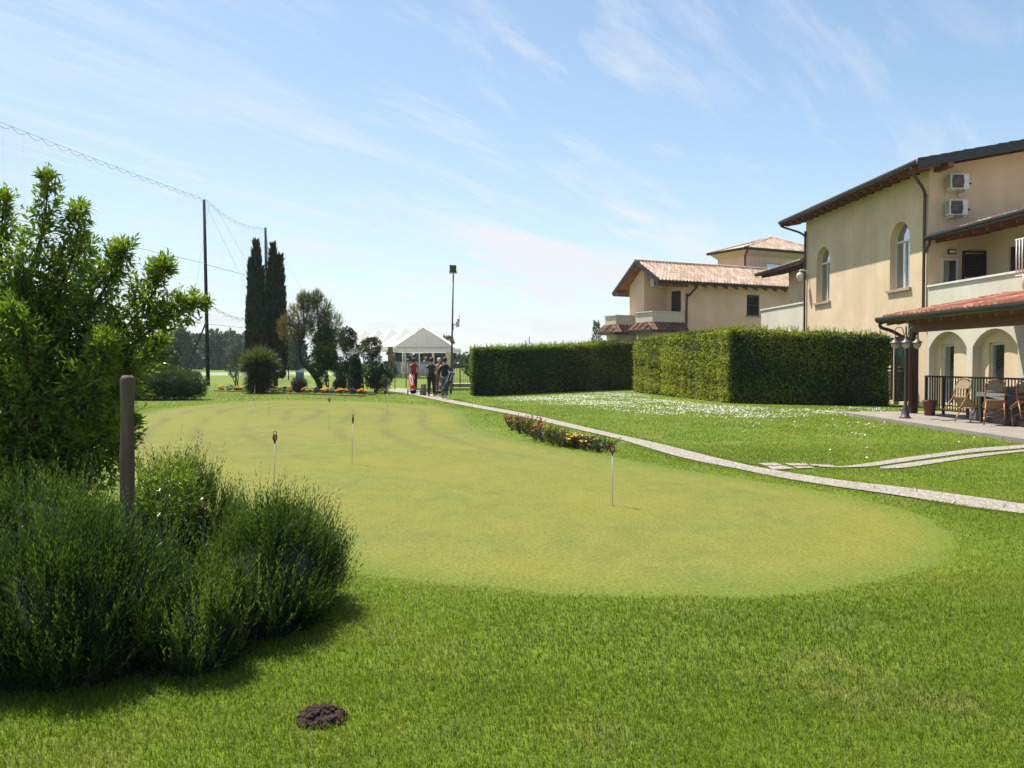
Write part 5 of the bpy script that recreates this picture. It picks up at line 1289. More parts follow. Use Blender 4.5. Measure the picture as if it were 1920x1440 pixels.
# ================================================================ grass blades, daisies
L_grass = leafmat('grass_blades', [(0.048, 0.086, 0.007), (0.083, 0.134, 0.009), (0.124, 0.177, 0.012), (0.162, 0.208, 0.019), (0.24, 0.216, 0.080)], 0.5, 0.42, 0.2)
GP = [tuple(p) for p in GREEN[::2]]; PP = [tuple(p) for p in PATH[::4]]
def open_lawn(P):
    ok = ~in_poly(P, GP)
    for poly in (PP, [tuple(p) for p in np.concatenate([TA[0][::3], TA[1][::-3]])], [tuple(p) for p in np.concatenate([TB[0][::3], TB[1][::-3]])], TERR, *SLABS): ok &= ~in_poly(P, poly)
    return ok
def frustum_pts(y0, y1, dens, side=0.66):
    n = int(side * (y1 * y1 - y0 * y0) * dens)
    y = np.sqrt(y0 * y0 + (y1 * y1 - y0 * y0) * rng.random(n)); x = (2 * rng.random(n) - 1) * side * y
    return np.stack([x, y], 1)
def blades(P, h, w, lean=0.75):
    n = len(P); h = h * (0.5 + 0.9 * rng.random(n)); a = rng.random(n) * 6.28
    patch = 0.5 * np.sin(P[:, 0] * 1.9 + 1.2 * np.sin(P[:, 1] * 1.3)) * np.sin(P[:, 1] * 2.3 + 0.5) + 0.35 * np.sin(P[:, 0] * 6.1 + P[:, 1] * 3.7) * np.sin(P[:, 1] * 7.3 - P[:, 0] * 2.0)
    h = h * (1 + 0.30 * patch)
    big = np.sin(P[:, 0] * 0.8 + 1.5 * np.sin(P[:, 1] * 0.6)) * np.sin(P[:, 1] * 0.9 + P[:, 0] * 0.4)
    tone = np.clip(0.42 + 0.20 * big + 0.20 * patch + rng.normal(size=n) * 0.17, 0, 1)
    dry = rng.random(n) < 0.04 + 0.14 * (patch < -0.28) + 0.05 * (big < -0.5); tone[dry] = 0.97
    d = np.stack([np.cos(a), np.sin(a)], 1); s = np.stack([-d[:, 1], d[:, 0]], 1)
    ln = (lean * (0.4 + rng.random(n)) * h)[:, None]
    V = np.zeros((n, 5, 3)); W = w * (0.7 + 0.6 * rng.random(n))[:, None]
    V[:, 0, :2] = P - s * W * 0.5; V[:, 1, :2] = P + s * W * 0.5
    V[:, 2, :2] = P + d * ln * 0.4 + s * W * 0.38; V[:, 3, :2] = P + d * ln * 0.4 - s * W * 0.38
    V[:, 2, 2] = V[:, 3, 2] = h * 0.62
    V[:, 4, :2] = P + d * ln; V[:, 4, 2] = h
    b = np.arange(n)[:, None] * 5
    return V.reshape(-1, 3), b + np.array([0, 1, 2, 3]), b + np.array([3, 2, 4]), tone
sets = []
for (y0, y1, dens, h, w_) in ((2.6, 4.2, 11000, 0.027, 0.0030), (4.2, 6.2, 6500, 0.027, 0.0037), (6.2, 9.5, 3200, 0.026, 0.0052), (9.5, 16, 1500, 0.022, 0.0075), (16, 30, 420, 0.022, 0.012), (30, 46, 110, 0.024, 0.02)):
    P = frustum_pts(y0, y1, dens); P = P[open_lawn(P)]; sets.append(blades(P, h * np.clip(0.5 + dist_poly(P, GP) / 0.9, 0.5, 1.0), w_))
    # longer uncut fringe round the green and along the path
    P = frustum_pts(y0, y1, dens * 0.5); dd = dist_poly(P, PP); P = P[(dd < 0.07 + 0.010 * P[:, 1])]; P = P[open_lawn(P)]
    sets.append(blades(P, h * 1.2, w_, 0.6))
for (y0, y1, dens, h, w_) in ((4.5, 8.0, 2600, 0.012, 0.004), (8.0, 14, 700, 0.014, 0.007), (14, 36, 140, 0.016, 0.014)):
    P = frustum_pts(y0, y1, dens); P = P[in_poly(P, GP)]; dd = dist_poly(P, GP); P = P[rng.random(len(P)) < np.clip(1 - dd / (0.25 + 0.012 * P[:, 1]), 0, 1) ** 1.5]
    sets.append(blades(P, h, w_))
Vs = []; Q = []; T = []; RQ = []; RT = []; off = 0
for V, q, t_, tone in sets:
    Vs.append(V); Q.append(q + off); T.append(t_ + off); RQ.append(tone); RT.append(tone); off += len(V)
o = mesh_np('grass', np.concatenate(Vs), [np.concatenate(Q), np.concatenate(T)], L_grass, None, rnd=np.concatenate(RQ + RT))
tag(o, 'short mown lawn grass round the putting green', 'grass', None, 'stuff')
# daisies
M_daisy = pmat('daisy_petals', (0.70, 0.69, 0.64), (0.58, 0.57, 0.52), 30, 0.6, trans=0.2)
dz_px = [(905, 748), (990, 745), (1100, 738), (1190, 735), (1240, 748), (1370, 762), (1480, 768), (1600, 765), (1690, 768), (1700, 780), (1560, 782), (1440, 790), (1330, 788), (1240, 784), (1160, 776), (1060, 764), (960, 756)]
DZ = [G(*p)[:2] for p in dz_px]
x0, y0 = np.min(DZ, 0); x1, y1 = np.max(DZ, 0)
P = np.stack([x0 + (x1 - x0) * rng.random(60000), y0 + (y1 - y0) * rng.random(60000)], 1); P = P[in_poly(P, DZ)]
dens = 0.5 + 0.5 * np.sin(P[:, 0] * 1.4 + np.sin(P[:, 1] * 0.9)) * np.sin(P[:, 1] * 1.1 + 0.6 * P[:, 0]) + 0.25 * np.sin(P[:, 0] * 4.3) * np.sin(P[:, 1] * 3.1)
edge = np.clip(dist_poly(P, DZ) / 1.2, 0.05, 1)
P = P[(rng.random(len(P)) < np.clip(dens, 0.05, 1) * edge * 0.85)]
ex = frustum_pts(13, 27, 4.0); ex = ex[(ex[:, 0] > 3.0) & open_lawn(ex) & ~in_poly(ex, DZ)]; ex = ex[rng.random(len(ex)) < 0.10 + 0.75 * (ex[:, 1] > 19) * (ex[:, 0] > 5)]
cl = []
for c in ([A(1626, 800, 1)[0]] and [G(1626, 799)[:2], G(1565, 802)[:2], G(1852, 808)[:2], G(1790, 797)[:2], G(1610, 818)[:2], G(1410, 796)[:2]]): cl.append(np.array(c) + rng.normal(size=(14, 2)) * (0.09, 0.22))
P = np.concatenate([P, ex] + cl); P = P[open_lawn(P)]
n = len(P); r_ = 0.012 + 0.008 * rng.random(n); z = 0.045 + 0.03 * rng.random(n)
a = (np.arange(6) / 6 * 2 * PI)[None, :]
tl = rng.normal(size=(n, 2)) * 0.35
V = np.zeros((n, 7, 3)); V[:, 0, :2] = P; V[:, 0, 2] = z - 0.004
V[:, 1:, 0] = P[:, :1] + r_[:, None] * np.cos(a); V[:, 1:, 1] = P[:, 1:] + r_[:, None] * np.sin(a)
V[:, 1:, 2] = z[:, None] + r_[:, None] * (np.cos(a) * tl[:, :1] + np.sin(a) * tl[:, 1:])
b = np.arange(n)[:, None] * 7
F_ = np.concatenate([b + np.array([0, 1 + k, 1 + (k + 1) % 6]) for k in range(6)])
o = mesh_np('daisies', V.reshape(-1, 3), F_, M_daisy); tag(o, 'white daisies scattered over the lawn in front of the hedges', 'daisies', None, 'stuff')
# molehill
c = np.array(G(604, 1350)); M_soil = pmat('dark_crumbly_soil', (0.066, 0.030, 0.019), (0.022, 0.011, 0.008), 40, 0.95, 0.9, bscale=160)
bm = bmesh.new()
for k in range(170):
    r0 = 0.105 * math.sqrt(rng.random()); a = rng.random() * 6.28; hh = 0.06 * (1 - (r0 / 0.115) ** 2)
    s = 0.007 + 0.011 * rng.random()
    mt = Matrix.Translation((r0 * 1.05 * math.cos(a), r0 * 0.9 * math.sin(a), max(hh * (0.55 + 0.5 * rng.random()), 0.004))) @ Matrix.Rotation(rng.random() * 6, 4, 'X') @ Matrix.Rotation(rng.random() * 6, 4, 'Z') @ Matrix.Diagonal((s, s * (0.7 + 0.5 * rng.random()), s * 0.8, 1))
    res = bmesh.ops.create_icosphere(bm, subdivisions=1, radius=1.0, matrix=mt)
    for v in res['verts']: v.co += Vector(rng.normal(size=3)) * 0.0016
for k in range(70):
    r0 = 0.085 + 0.02 * rng.random(); a = rng.random() * 6.28; s = 0.003 + 0.005 * rng.random()
    bmesh.ops.create_icosphere(bm, subdivisions=1, radius=1.0, matrix=Matrix.Translation((r0 * 1.1 * math.cos(a), r0 * math.sin(a), 0.012 * rng.random() + 0.004)) @ Matrix.Diagonal((s, s * 0.8, s * 0.8, 1)))
res = bmesh.ops.create_icosphere(bm, subdivisions=3, radius=1.0, matrix=Matrix.Diagonal((0.105, 0.09, 0.052, 1)))
for v in res['verts']: v.co *= 1 + 0.12 * math.sin(v.co.x * 90) * math.sin(v.co.y * 80 + v.co.z * 60)
me = bpy.data.meshes.new('molehill'); bm.to_mesh(me); bm.free(); me.materials.append(M_soil)
o = bpy.data.objects.new('molehill', me); COL.objects.link(o); o.location = tuple(c); tag(o, 'small heap of dark crumbly soil on the mown grass', 'molehill')
# ================================================================ putting flags
M_stick = pmat('flag_stick_white', (0.55, 0.55, 0.50), None, 10, 0.5); M_red = pmat('red_flag_plastic', (0.16, 0.016, 0.012), (0.12, 0.012, 0.01), 10, 0.45)
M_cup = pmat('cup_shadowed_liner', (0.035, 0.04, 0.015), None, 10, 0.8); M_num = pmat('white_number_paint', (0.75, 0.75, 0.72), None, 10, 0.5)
def flag(px, py, h, num, face, label, lean=0.0):
    g_ = G(px, py, 0.005); t = thing('hole_marker', label, 'putting flag', g_, 0, 'hole markers on the putting green')
    t.rotation_euler = (0, lean, 0)
    s = MB(); s.tube([(0, 0, -0.01), (0, 0, h - 0.135)], 0.0048, 8); s.build('stick', M_stick, t)
    m_ = MB(); t_ = 0.008; W = 0.029
    out = [(0.006, 0.0), (0.009, 0.022), (0.024, 0.045), (W, 0.068), (0.026, 0.095), (0.017, 0.108)]
    prof = [(x, z) for x, z in out] + [(-x, z) for x, z in out[::-1]]
    z0 = h - 0.145
    fr = [(x, -t_, z0 + z) for x, z in prof]; bk = [(x, t_, z0 + z) for x, z in prof]
    m_.poly(fr); m_.poly(bk[::-1])
    for i in range(len(prof)): j = (i + 1) % len(prof); m_.poly([fr[i], bk[i], bk[j], fr[j]])
    m_.tube(catmull([(-0.017, 0, z0 + 0.104), (-0.019, 0, z0 + 0.122), (-0.017, 0, z0 + 0.143), (0.0, 0, z0 + 0.146), (0.017, 0, z0 + 0.143), (0.019, 0, z0 + 0.122), (0.017, 0, z0 + 0.104)], 4), 0.004, 6)
    pl = m_.build('number_plate', M_red, t); pl.rotation_euler = (0, 0, face)
    if num:
        for sgn in (1,):
            cu = bpy.data.curves.new('number', 'FONT'); cu.body = num; cu.size = 0.062; cu.extrude = 0.0006; cu.align_x = 'CENTER'; cu.align_y = 'CENTER'
            tmp = bpy.data.objects.new('number_outline', cu); COL.objects.link(tmp); bpy.context.view_layer.update(); nm_ = bpy.data.meshes.new_from_object(tmp.evaluated_get(bpy.context.evaluated_depsgraph_get())); bpy.data.objects.remove(tmp); nm_.materials.clear(); nm_.materials.append(M_num); nm_.name = 'number'
            o = bpy.data.objects.new('number', nm_); COL.objects.link(o); o.parent = pl
            o.location = (0, -t_ - 0.001, z0 + 0.068); o.rotation_euler = (PI / 2, 0, 0)
    c = MB(); c.lathe([(0.044, -0.004), (0.044, 0.0012), (0.041, 0.0012), (0.041, -0.004)], (0, 0, 0), 20); c.build('cup', M_cup, t)
flag(1148, 948, 0.70, '9', 0.0, 'red flag marked 9 on the near right of the green')
flag(514, 930, 0.77, '1', 0.9, 'red flag rising behind the lavender, its white number seen at an angle', math.radians(1.2))
flag(660, 870, 0.775, '', 1.45, 'flag turned edge-on in the middle of the green', math.radians(1.6))
flag(617, 805, 0.77, '7', 0.15, 'red flag marked 7 in front of the pansy bed', math.radians(0.8))
flag(505, 777, 0.77, '8', 0.0, 'distant red flag whose plate shows against the orange pansies', math.radians(1.0))
flag(478, 761, 0.77, '', 1.4, 'farthest thin flag near the left end of the pansy bed')
flag(726, 775, 0.77, '6', 0.0, 'distant red flag in front of the bare grass between bed and path')

# ================================================================ ball-stop net and poles
M_pole = pmat('green_black_pole', (0.020, 0.030, 0.028), (0.014, 0.021, 0.020), 3, 0.9, spec=0.1); M_rope = pmat('grey_rope', (0.26, 0.28, 0.30), None, 20, 0.8); M_net = pmat('grey_blue_netting', (0.24, 0.32, 0.42), None, 20, 0.9)
def base_of(px, Y): return (A(px, 700, Y)[0], Y, 0.0)
pl = [base_of(390, 55.5), base_of(501, 67.0)]
HT = 12.35
P0 = (-24.1, 26.0, 0.0); P3 = (-31.6, 110.0, 0.0)
for (b, lab, h, tx_) in ((pl[0], 'tall dark net pole with a slanted brace left of the pansy bed', HT, 0.0), (pl[1], 'tall dark net pole behind the cypresses', HT, 0.0)):
    t = thing('net_pole', lab, 'pole', b, 0, 'poles carrying the ball net')
    m_ = MB(); m_.tube([(0, 0, 0), (-0.15 if b is pl[0] else -0.05, 0, h)], [0.13, 0.09], 10); m_.build('mast', M_pole, t)
    if b is pl[0]:
        m_ = MB(); m_.bar((-1.75, -0.4, 0.0), (-0.08, -0.05, 4.2), 0.09); m_.build('brace', M_pole, t)
def seg_top(a, b, n, sag):
    out = []
    for i in range(n + 1):
        s = i / n; out.append((a[0] * (1 - s) + b[0] * s, a[1] * (1 - s) + b[1] * s, HT - 4 * sag * s * (1 - s)))
    return out
t = thing('ball_net', 'high fine ball-stop net hung from scalloped cables on tall poles', 'net', pl[0])
o0 = np.array(pl[0])
V = []; Q = []
def ribbon(a, b, w):
    a = np.asarray(a) - o0; b = np.asarray(b) - o0; d = norm(b - a)
    k = np.array([d[1], -d[0], 0.0]) if abs(d[2]) < 0.9 else np.array([0.4, 0.9, 0]);
    s = np.cross(d, np.array([0, 0, 1.0])) if abs(d[2]) < 0.9 else np.array([0.45, 0.89, 0.0])
    s = norm(np.cross(d, norm(np.array([-0.9, -0.4, 0.15])))) * w / 2
    i = len(V); V.extend([a - s, a + s, b + s, b - s]); Q.append((i, i + 1, i + 2, i + 3))
spans = [(np.array(P0), np.array(pl[0]), 0.15, 30), (np.array(pl[0]), np.array(pl[1]), 0.55, 12), (np.array(pl[1]), np.array(P3), 0.9, 14)]
for a, b, sag, n in spans:
    L = np.linalg.norm(b - a); m = int(L / 0.14)
    for i in range(m + 1):
        s = i / m; p = a * (1 - s) + b * s; zt_ = HT - 4 * sag * s * (1 - s) - 0.12
        ww = 0.024 if i % 9 else 0.045
        ribbon((p[0], p[1], 0.3), (p[0], p[1], zt_), ww)
    k = int(HT / 0.20)
    for j in range(k):
        z = 0.3 + j * 0.20
        for q in range(8):
            s0, s1 = q / 8, (q + 1) / 8
            zz = [min(z, HT - 4 * sag * s_ * (1 - s_) - 0.15) for s_ in (s0, s1)]
            if z > HT - 0.3 - sag and abs(zz[0] - z) > 0.01: continue
            p = a * (1 - s0) + b * s0; r_ = a * (1 - s1) + b * s1; ribbon((p[0], p[1], zz[0]), (r_[0], r_[1], zz[1]), 0.0028)
mesh_np('mesh', np.array(V), np.array(Q), M_net, t)
m_ = MB()
for a, b, sag, n in spans:
    tp = [np.array(p) - o0 for p in seg_top(a, b, n * 1, sag)]
    m_.tube([tuple(p) for p in tp], 0.010, 5)
    for p, q in zip(tp[:-1], tp[1:]):
        pts = [tuple(p * (1 - s) + q * s - np.array([0, 0, 0.20 * 4 * s * (1 - s)])) for s in np.linspace(0, 1, 7)]
        m_.tube(pts, 0.010, 5)
    for z in (8.05, 4.1):
        m_.tube([tuple(np.array([a[0], a[1], z]) - o0), tuple(np.array([b[0], b[1], z + 0.05]) - o0)], 0.015, 5)
a, b = spans[1][:2]
for k in range(9):
    p = a * (1 - k / 9) + b * (k / 9); q = a * (1 - (k + 1) / 9) + b * ((k + 1) / 9); z = lambda s: 5.55 - 1.5 * s * (1 - s) * 2
    for dz in (0.0, 0.16):
        pts = [tuple(np.array([*(p * (1 - s) + q * s)[:2], z((k + s) / 9) - dz * 4 * s * (1 - s)]) - o0) for s in np.linspace(0, 1, 6)]; m_.tube(pts, 0.016, 5)
for p, q in (((-20.1, 55.5, 12.2), (-24, 60, 0)), ((pl[0][0], 55.5, 12.0), (-18.5, 67, 1.5)), ((pl[1][0], 67, 12.2), (-12.6, 66, 0.5)), ((-19.8, 55.5, 12.0), (-15.6, 58, 3.6))):
    m_.tube([tuple(np.array(p) - o0), tuple(np.array(q) - o0)], 0.006, 5)
m_.build('cables', M_rope, t)

# distant net beyond the hedge
t = thing('distant_net', 'tiny far net with three poles showing above the long hedge', 'net', (A(985, 650, 150)[0], 150, 0))
m_ = MB(); 
hs = [(-2.6, 0, 5.0), (0.0, 2, 5.5), (0.85, 4, 6.3)]
for p in hs: m_.tube([(p[0], p[1], 0), p], 0.06, 6)
m_.build('poles', M_pole, t)
V = []; Q = []; o0 = np.zeros(3)
for a_, b_2 in zip(hs[:-1], hs[1:]):
    for i in range(30):
        s = i / 30; ribbon((a_[0] * (1 - s) + b_2[0] * s, a_[1] * (1 - s) + b_2[1] * s, 0.2), (a_[0] * (1 - s) + b_2[0] * s, a_[1] * (1 - s) + b_2[1] * s, a_[2] * (1 - s) + b_2[2] * s - 1.2 * s * (1 - s)), 0.022)
mesh_np('mesh', np.array(V), np.array(Q), M_net, t)

# ================================================================ floodlight
M_lpole = pmat('galvanised_pole', (0.12, 0.125, 0.13), None, 4, 0.5, metallic=0.4); M_lens = pmat('floodlight_glass', (0.05, 0.05, 0.045), (0.09, 0.085, 0.06), 12, 0.15)
g_ = G(845.5, 738); t = thing('floodlight', 'slender floodlight pole with a tilted square lamp beside the white canopy', 'floodlight', g_)
hz_ = A(850, 513, g_[1])[2]; dx_ = A(850, 513, g_[1])[0] - g_[0]
m_ = MB(); m_.tube([(0, 0, 0), (dx_ * 0.5, 0, hz_ * 0.5), (dx_, 0, hz_)], [0.055, 0.045, 0.035], 8); m_.build('pole', M_lpole, t)
m_ = MB(); m_.bar((dx_ - 0.19, 0, hz_ + 0.02), (dx_ + 0.19, 0, hz_ + 0.02), 0.05); m_.bar((dx_ - 0.19, 0, hz_ + 0.02), (dx_ - 0.19, 0, hz_ + 0.16), 0.03); m_.bar((dx_ + 0.19, 0, hz_ + 0.02), (dx_ + 0.19, 0, hz_ + 0.16), 0.03); m_.build('bracket', M_wmetal, t)
hd = MB(); hd.hexa([(-0.17, 0.0, -0.19), (0.17, 0.0, -0.19), (0.15, 0.12, -0.15), (-0.15, 0.12, -0.15), (-0.17, 0.0, 0.19), (0.17, 0.0, 0.19), (0.15, 0.12, 0.15), (-0.15, 0.12, 0.15)])
hd.box((-0.19, -0.09, -0.205), (0.19, 0.05, -0.192))
h_ = hd.build('lamp_head', M_black, t); h_.location = (dx_ - 0.02, 0, hz_ + 0.24); h_.rotation_euler = (math.radians(22), math.radians(4), math.radians(-8))
l_ = MB(); l_.box((-0.14, -0.006, -0.15), (0.14, -0.002, 0.16)); l_.build('lens', M_lens, h_)
zb_ = A(856, 608, g_[1])[2]
t = thing('antenna_box', 'small grey box with an aerial on an arm of the floodlight pole', 'antenna', (g_[0] + dx_ * 0.65, g_[1], zb_))
m_ = MB(); m_.box((0.16, -0.06, -0.13), (0.34, 0.08, 0.13)); m_.build('box', M_ac, t, bevel=0.01)
m_ = MB(); m_.bar((0.03, 0, -0.02), (0.16, 0, -0.02), 0.03); m_.box((0.02, -0.05, -0.3), (0.055, 0.05, 0.05)); m_.build('arm', M_lpole, t)
m_ = MB(); m_.tube([(0.34, 0, 0.12), (0.345, 0, 0.5)], 0.012, 6); m_.box((0.24, -0.03, 0.131), (0.32, 0.05, 0.26)); m_.build('aerial', M_lpole, t)

# ================================================================ white canopy (gable gazebo)
M_tent = pmat('white_canvas', (0.82, 0.78, 0.79), (0.74, 0.71, 0.72), 2, 0.8, trans=0.42); M_gpole = pmat('green_painted_tube', (0.06, 0.085, 0.06), None, 6, 0.5)
Yt = 47.0; xl = A(739, 730, Yt)[0]; xr = A(851, 730, Yt)[0]; Wt = xr - xl
t = thing('canopy', 'white gabled canopy over the path with slim green legs', 'canopy', (xl, Yt, 0), math.radians(-3))
ze = 2.38; za = A(792, 614, Yt)[2]
m_ = MB(); d_ = 3.6; nx = 26
for side in (0, 1):
    xs = np.linspace(0, Wt / 2, 9) if side == 0 else np.linspace(Wt, Wt / 2, 9)
    ys = np.linspace(-0.02, d_, 9)
    gr = [[(x, y, ze + (za - ze) * (1 - abs(x - Wt / 2) / (Wt / 2)) - 0.05 * math.sin(PI * i / 8) * (0.6 + 0.4 * math.sin(y * 2))) for i, x in enumerate(xs)] for y in ys]
    for j in range(8):
        for i in range(8): m_.poly([gr[j][i], gr[j][i + 1], gr[j + 1][i + 1], gr[j + 1][i]], True)
m_.build('roof', M_tent, t)
def gable(y, nm, fold):
    m_ = MB(); n = 40
    for i in range(n):
        x0, x1 = Wt * i / n, Wt * (i + 1) / n; q = []
        f = lambda x: 0.035 * math.sin(x * 26) * math.exp(-((x - Wt * 0.52) / 0.55) ** 2) * fold
        zt = lambda x: ze + (za - ze) * (1 - abs(x - Wt / 2) / (Wt / 2)) - 0.03
        m_.poly([(x0, y + f(x0), ze), (x1, y + f(x1), ze), (x1, y, max(zt(x1), ze)), (x0, y, max(zt(x0), ze))], True)
    return m_.build(nm, M_tent, t)
gable(0.03, 'gable_cloth', 1.0); gable(d_ - 0.05, 'gable_cloth', 0.4)
def valance(p, q, nm='valance'):
    m_ = MB(); n = 18; p = np.array(p); q = np.array(q); s = norm(np.cross(q - p, [0, 0, 1.0]))
    for i in range(n):
        a_ = p + (q - p) * i / n; b2 = p + (q - p) * (i + 1) / n; wa = s * 0.012 * math.sin(i * 1.9); wb = s * 0.012 * math.sin((i + 1) * 1.9)
        m_.poly([tuple(a_ + wa - [0, 0, 0.27]), tuple(b2 + wb - [0, 0, 0.27]), tuple(b2), tuple(a_)], True)
    return m_.build(nm, M_tent, t)
valance((-0.02, -0.025, ze + .02), (Wt + .02, -0.025, ze + .02)); valance((-0.025, d_, ze + .02), (-0.025, 0, ze + .02)); valance((Wt + .025, 0, ze + .02), (Wt + .025, d_, ze + .02)); valance((Wt, d_ + .02, ze + .02), (0, d_ + .02, ze + .02))
m_ = MB(); m_.tube([(0, -0.03, ze + 0.02), (Wt, -0.03, ze + 0.02)], 0.03, 6); m_.tube([(0, 0, ze), (Wt / 2, 0, za)], 0.03, 6); m_.tube([(Wt, 0, ze), (Wt / 2, 0, za)], 0.03, 6); m_.tube([(Wt / 2, 0, za - .02), (Wt / 2, d_, za - .02)], 0.025, 6); m_.build('frame', M_wmetal, t)
for x, y in ((0.04, 0.04), (Wt - 0.04, 0.04), (0.04, d_ - 0.04), (Wt - 0.04, d_ - 0.04)):
    m_ = MB(); m_.tube([(x, y, 0), (x, y, ze)], 0.028, 8); m_.build('leg', M_gpole, t)
# row of pyramid tents beyond
for i in range(5):
    s = i / 4; ax_ = A(784 - 100 * s, 613 + 6 * s, 80 + 12 * s)
    t = thing('pyramid_tent', f'{["nearest", "second nearest", "middle", "second farthest", "farthest"][i]} peaked white tent in the row beyond the canopy', 'tent', (ax_[0], ax_[1], 0), math.atan2(3.0, -1.8) - PI / 2, 'row of peaked white tents')
    h = 1.78; e = 3.05; k = 5; m_ = MB(); C4 = [(-2.4, -h), (2.4, -h), (2.4, h), (-2.4, h)]
    for a in range(4):
        p, q = C4[a], C4[(a + 1) % 4]
        for r in range(k):
            t0, t1 = r / k, (r + 1) / k; zz = lambda u: e + (ax_[2] - e) * (u ** 1.15)
            P = [(p[0] * (1 - t0), p[1] * (1 - t0), zz(t0)), (q[0] * (1 - t0), q[1] * (1 - t0), zz(t0)), (q[0] * (1 - t1), q[1] * (1 - t1), zz(t1)), (p[0] * (1 - t1), p[1] * (1 - t1), zz(t1))]
            m_.poly(P[:3] if r == k - 1 else P, True)
    m_.build('roof', M_tent, t)
    v_ = MB()
    for a in range(4): p, q = C4[a], C4[(a + 1) % 4]; v_.poly([(p[0] * 1.002, p[1] * 1.002, e - .35), (q[0] * 1.002, q[1] * 1.002, e - .35), (q[0] * 1.002, q[1] * 1.002, e + .01), (p[0] * 1.002, p[1] * 1.002, e + .01)])
    v_.build('valance', M_tent, t)
    for p in C4: l_ = MB(); l_.tube([(p[0] * .98, p[1] * .98, 0), (p[0] * .98, p[1] * .98, e)], 0.05, 6); l_.build('leg', M_wmetal, t)

# bar counter with hanging banners under the tents
M_ban = pmat('faded_grey_banner', (0.30, 0.31, 0.34), (0.22, 0.23, 0.25), 1.2, 0.7); M_bwht = pmat('white_banner_vinyl', (0.62, 0.62, 0.62), None, 3, 0.6); M_bblue = pmat('pale_blue_banner', (0.32, 0.38, 0.52), None, 3, 0.6); M_teal = pmat('teal_banner', (0.06, 0.22, 0.24), None, 3, 0.6); M_brick = pmat('brown_panel', (0.20, 0.12, 0.075), (0.14, 0.085, 0.05), 3, 0.8)
Yc = 92.0; xa = A(722, 690, Yc)[0]; xb = A(806, 690, Yc)[0]
t = thing('bar_counter', 'long grey counter hung with faded banners under the tents', 'counter', (xa, Yc, 0))
m_ = MB(); m_.box((0, 0, 0.0), (xb - xa, 0.8, 1.55)); m_.box((-0.08, -0.1, 1.552), (xb - xa + 0.08, 0.9, 1.62)); m_.build('counter_body', M_ban, t)
m_ = MB(); m_.box((0.5, -0.03, 0.35), (1.3, -0.004, 1.4)); m_.build('teal_banner', M_teal, t)
m_ = MB(); m_.box((1.75, -0.06, 0.30), (2.55, -0.03, 1.5)); bn = m_.build('white_banner', M_bwht, t)
m_ = MB()
for x_, z_, w_, h_ in ((1.95, 0.5, 0.18, 0.55), (2.2, 0.55, 0.16, 0.6)): m_.box((x_, -0.068, z_), (x_ + w_, -0.061, z_ + h_)); 
m_.build('dark_figures', M_black, bn)
m_ = MB(); m_.box((2.7, -0.05, 0.35), (xb - xa - 0.05, -0.02, 1.35)); bn = m_.build('blue_banner', M_bblue, t)
for k_, z_ in enumerate((1.1, 0.85, 0.6)):
    m_ = MB(); m_.box((2.95, -0.058, z_), (xb - xa - 0.4 - 0.3 * k_, -0.052, z_ + 0.10)); m_.build('pale_stripe', M_bwht, bn)
t = thing('coffee_machine', 'dark box-shaped machine on the left half of the counter', 'machine', (xa + 1.6, Yc + 0.4, 1.62)); m_ = MB(); m_.box((0, -0.3, 0), (1.35, 0.3, 0.62)); m_.build('body', M_black, t, bevel=0.03); m_ = MB(); m_.box((0.75, -0.33, 0.18), (1.0, -0.302, 0.34)); m_.build('dial_plate', M_ac, t)
t = thing('tap_tower', 'dark drinks tap block in the middle of the counter', 'machine', (xa + 3.6, Yc + 0.4, 1.62)); m_ = MB(); m_.lathe([(0.35, 0), (0.32, 0.3), (0.2, 0.5), (0.12, 0.9)], (0, 0, 0), 10); m_.build('body', M_black, t); m_ = MB(); m_.bar((-0.5, -0.1, 0.92), (0.6, -0.1, 0.92), 0.1); m_.build('top_bar', M_wmetal, t)
t = thing('timber_screen', 'brown timber screen standing beside the canopy under the tents', 'screen', (A(732, 690, 74)[0], 74, 0), math.radians(6)); m_ = MB(); m_.box((-0.22, 0, 0.0), (0.22, 0.12, 2.9)); m_.build('panel', M_brick, t)
t = thing('canvas_sidewall', 'pale canvas side panel at the right rear of the white canopy', 'canvas', (A(843, 690, 50.3)[0], 50.3, 0)); m_ = MB()
for i in range(6): m_.poly([(-0.25 + i * 0.07, 0.02 * (i % 2), 1.35), (-0.18 + i * 0.07, 0.02 * ((i + 1) % 2), 1.35), (-0.18 + i * 0.07, 0.02 * ((i + 1) % 2), 2.3), (-0.25 + i * 0.07, 0.02 * (i % 2), 2.3)])
m_.build('cloth', M_cream, t)
# blue board behind the leaning trunk
t = thing('blue_board', 'tilted blue and white board behind the leaning trunk', 'board', (A(561, 690, 62)[0], 62, 0)); m_ = MB(); m_.hexa([(-0.35, 0, 0.55), (0.45, 0, 0.35), (0.45, 0.05, 0.35), (-0.35, 0.05, 0.55), (-0.35, 0, 1.15), (0.45, 0, 1.45), (0.45, 0.05, 1.45), (-0.35, 0.05, 1.15)]); m_.build('panel', pmat('blue_board_paint', (0.05, 0.16, 0.55), None, 3, 0.5), t)
m_ = MB(); m_.hexa([(-0.30, -0.012, 1.0), (0.42, -0.012, 1.0), (0.42, -0.004, 1.0), (-0.30, -0.004, 1.0), (-0.30, -0.012, 1.12), (0.42, -0.012, 1.38), (0.42, -0.004, 1.38), (-0.30, -0.004, 1.12)]); m_.build('white_stripe', M_bwht, t)
m_ = MB(); m_.tube([(-0.3, 0.03, 0), (-0.3, 0.03, 0.6)], 0.03, 6); m_.build('leg', M_black, t); m_ = MB(); m_.tube([(0.4, 0.03, 0), (0.4, 0.03, 0.4)], 0.03, 6); m_.build('leg', M_black, t)
bpy.data.objects['blue_board'].scale = (0.75, 0.75, 0.8)
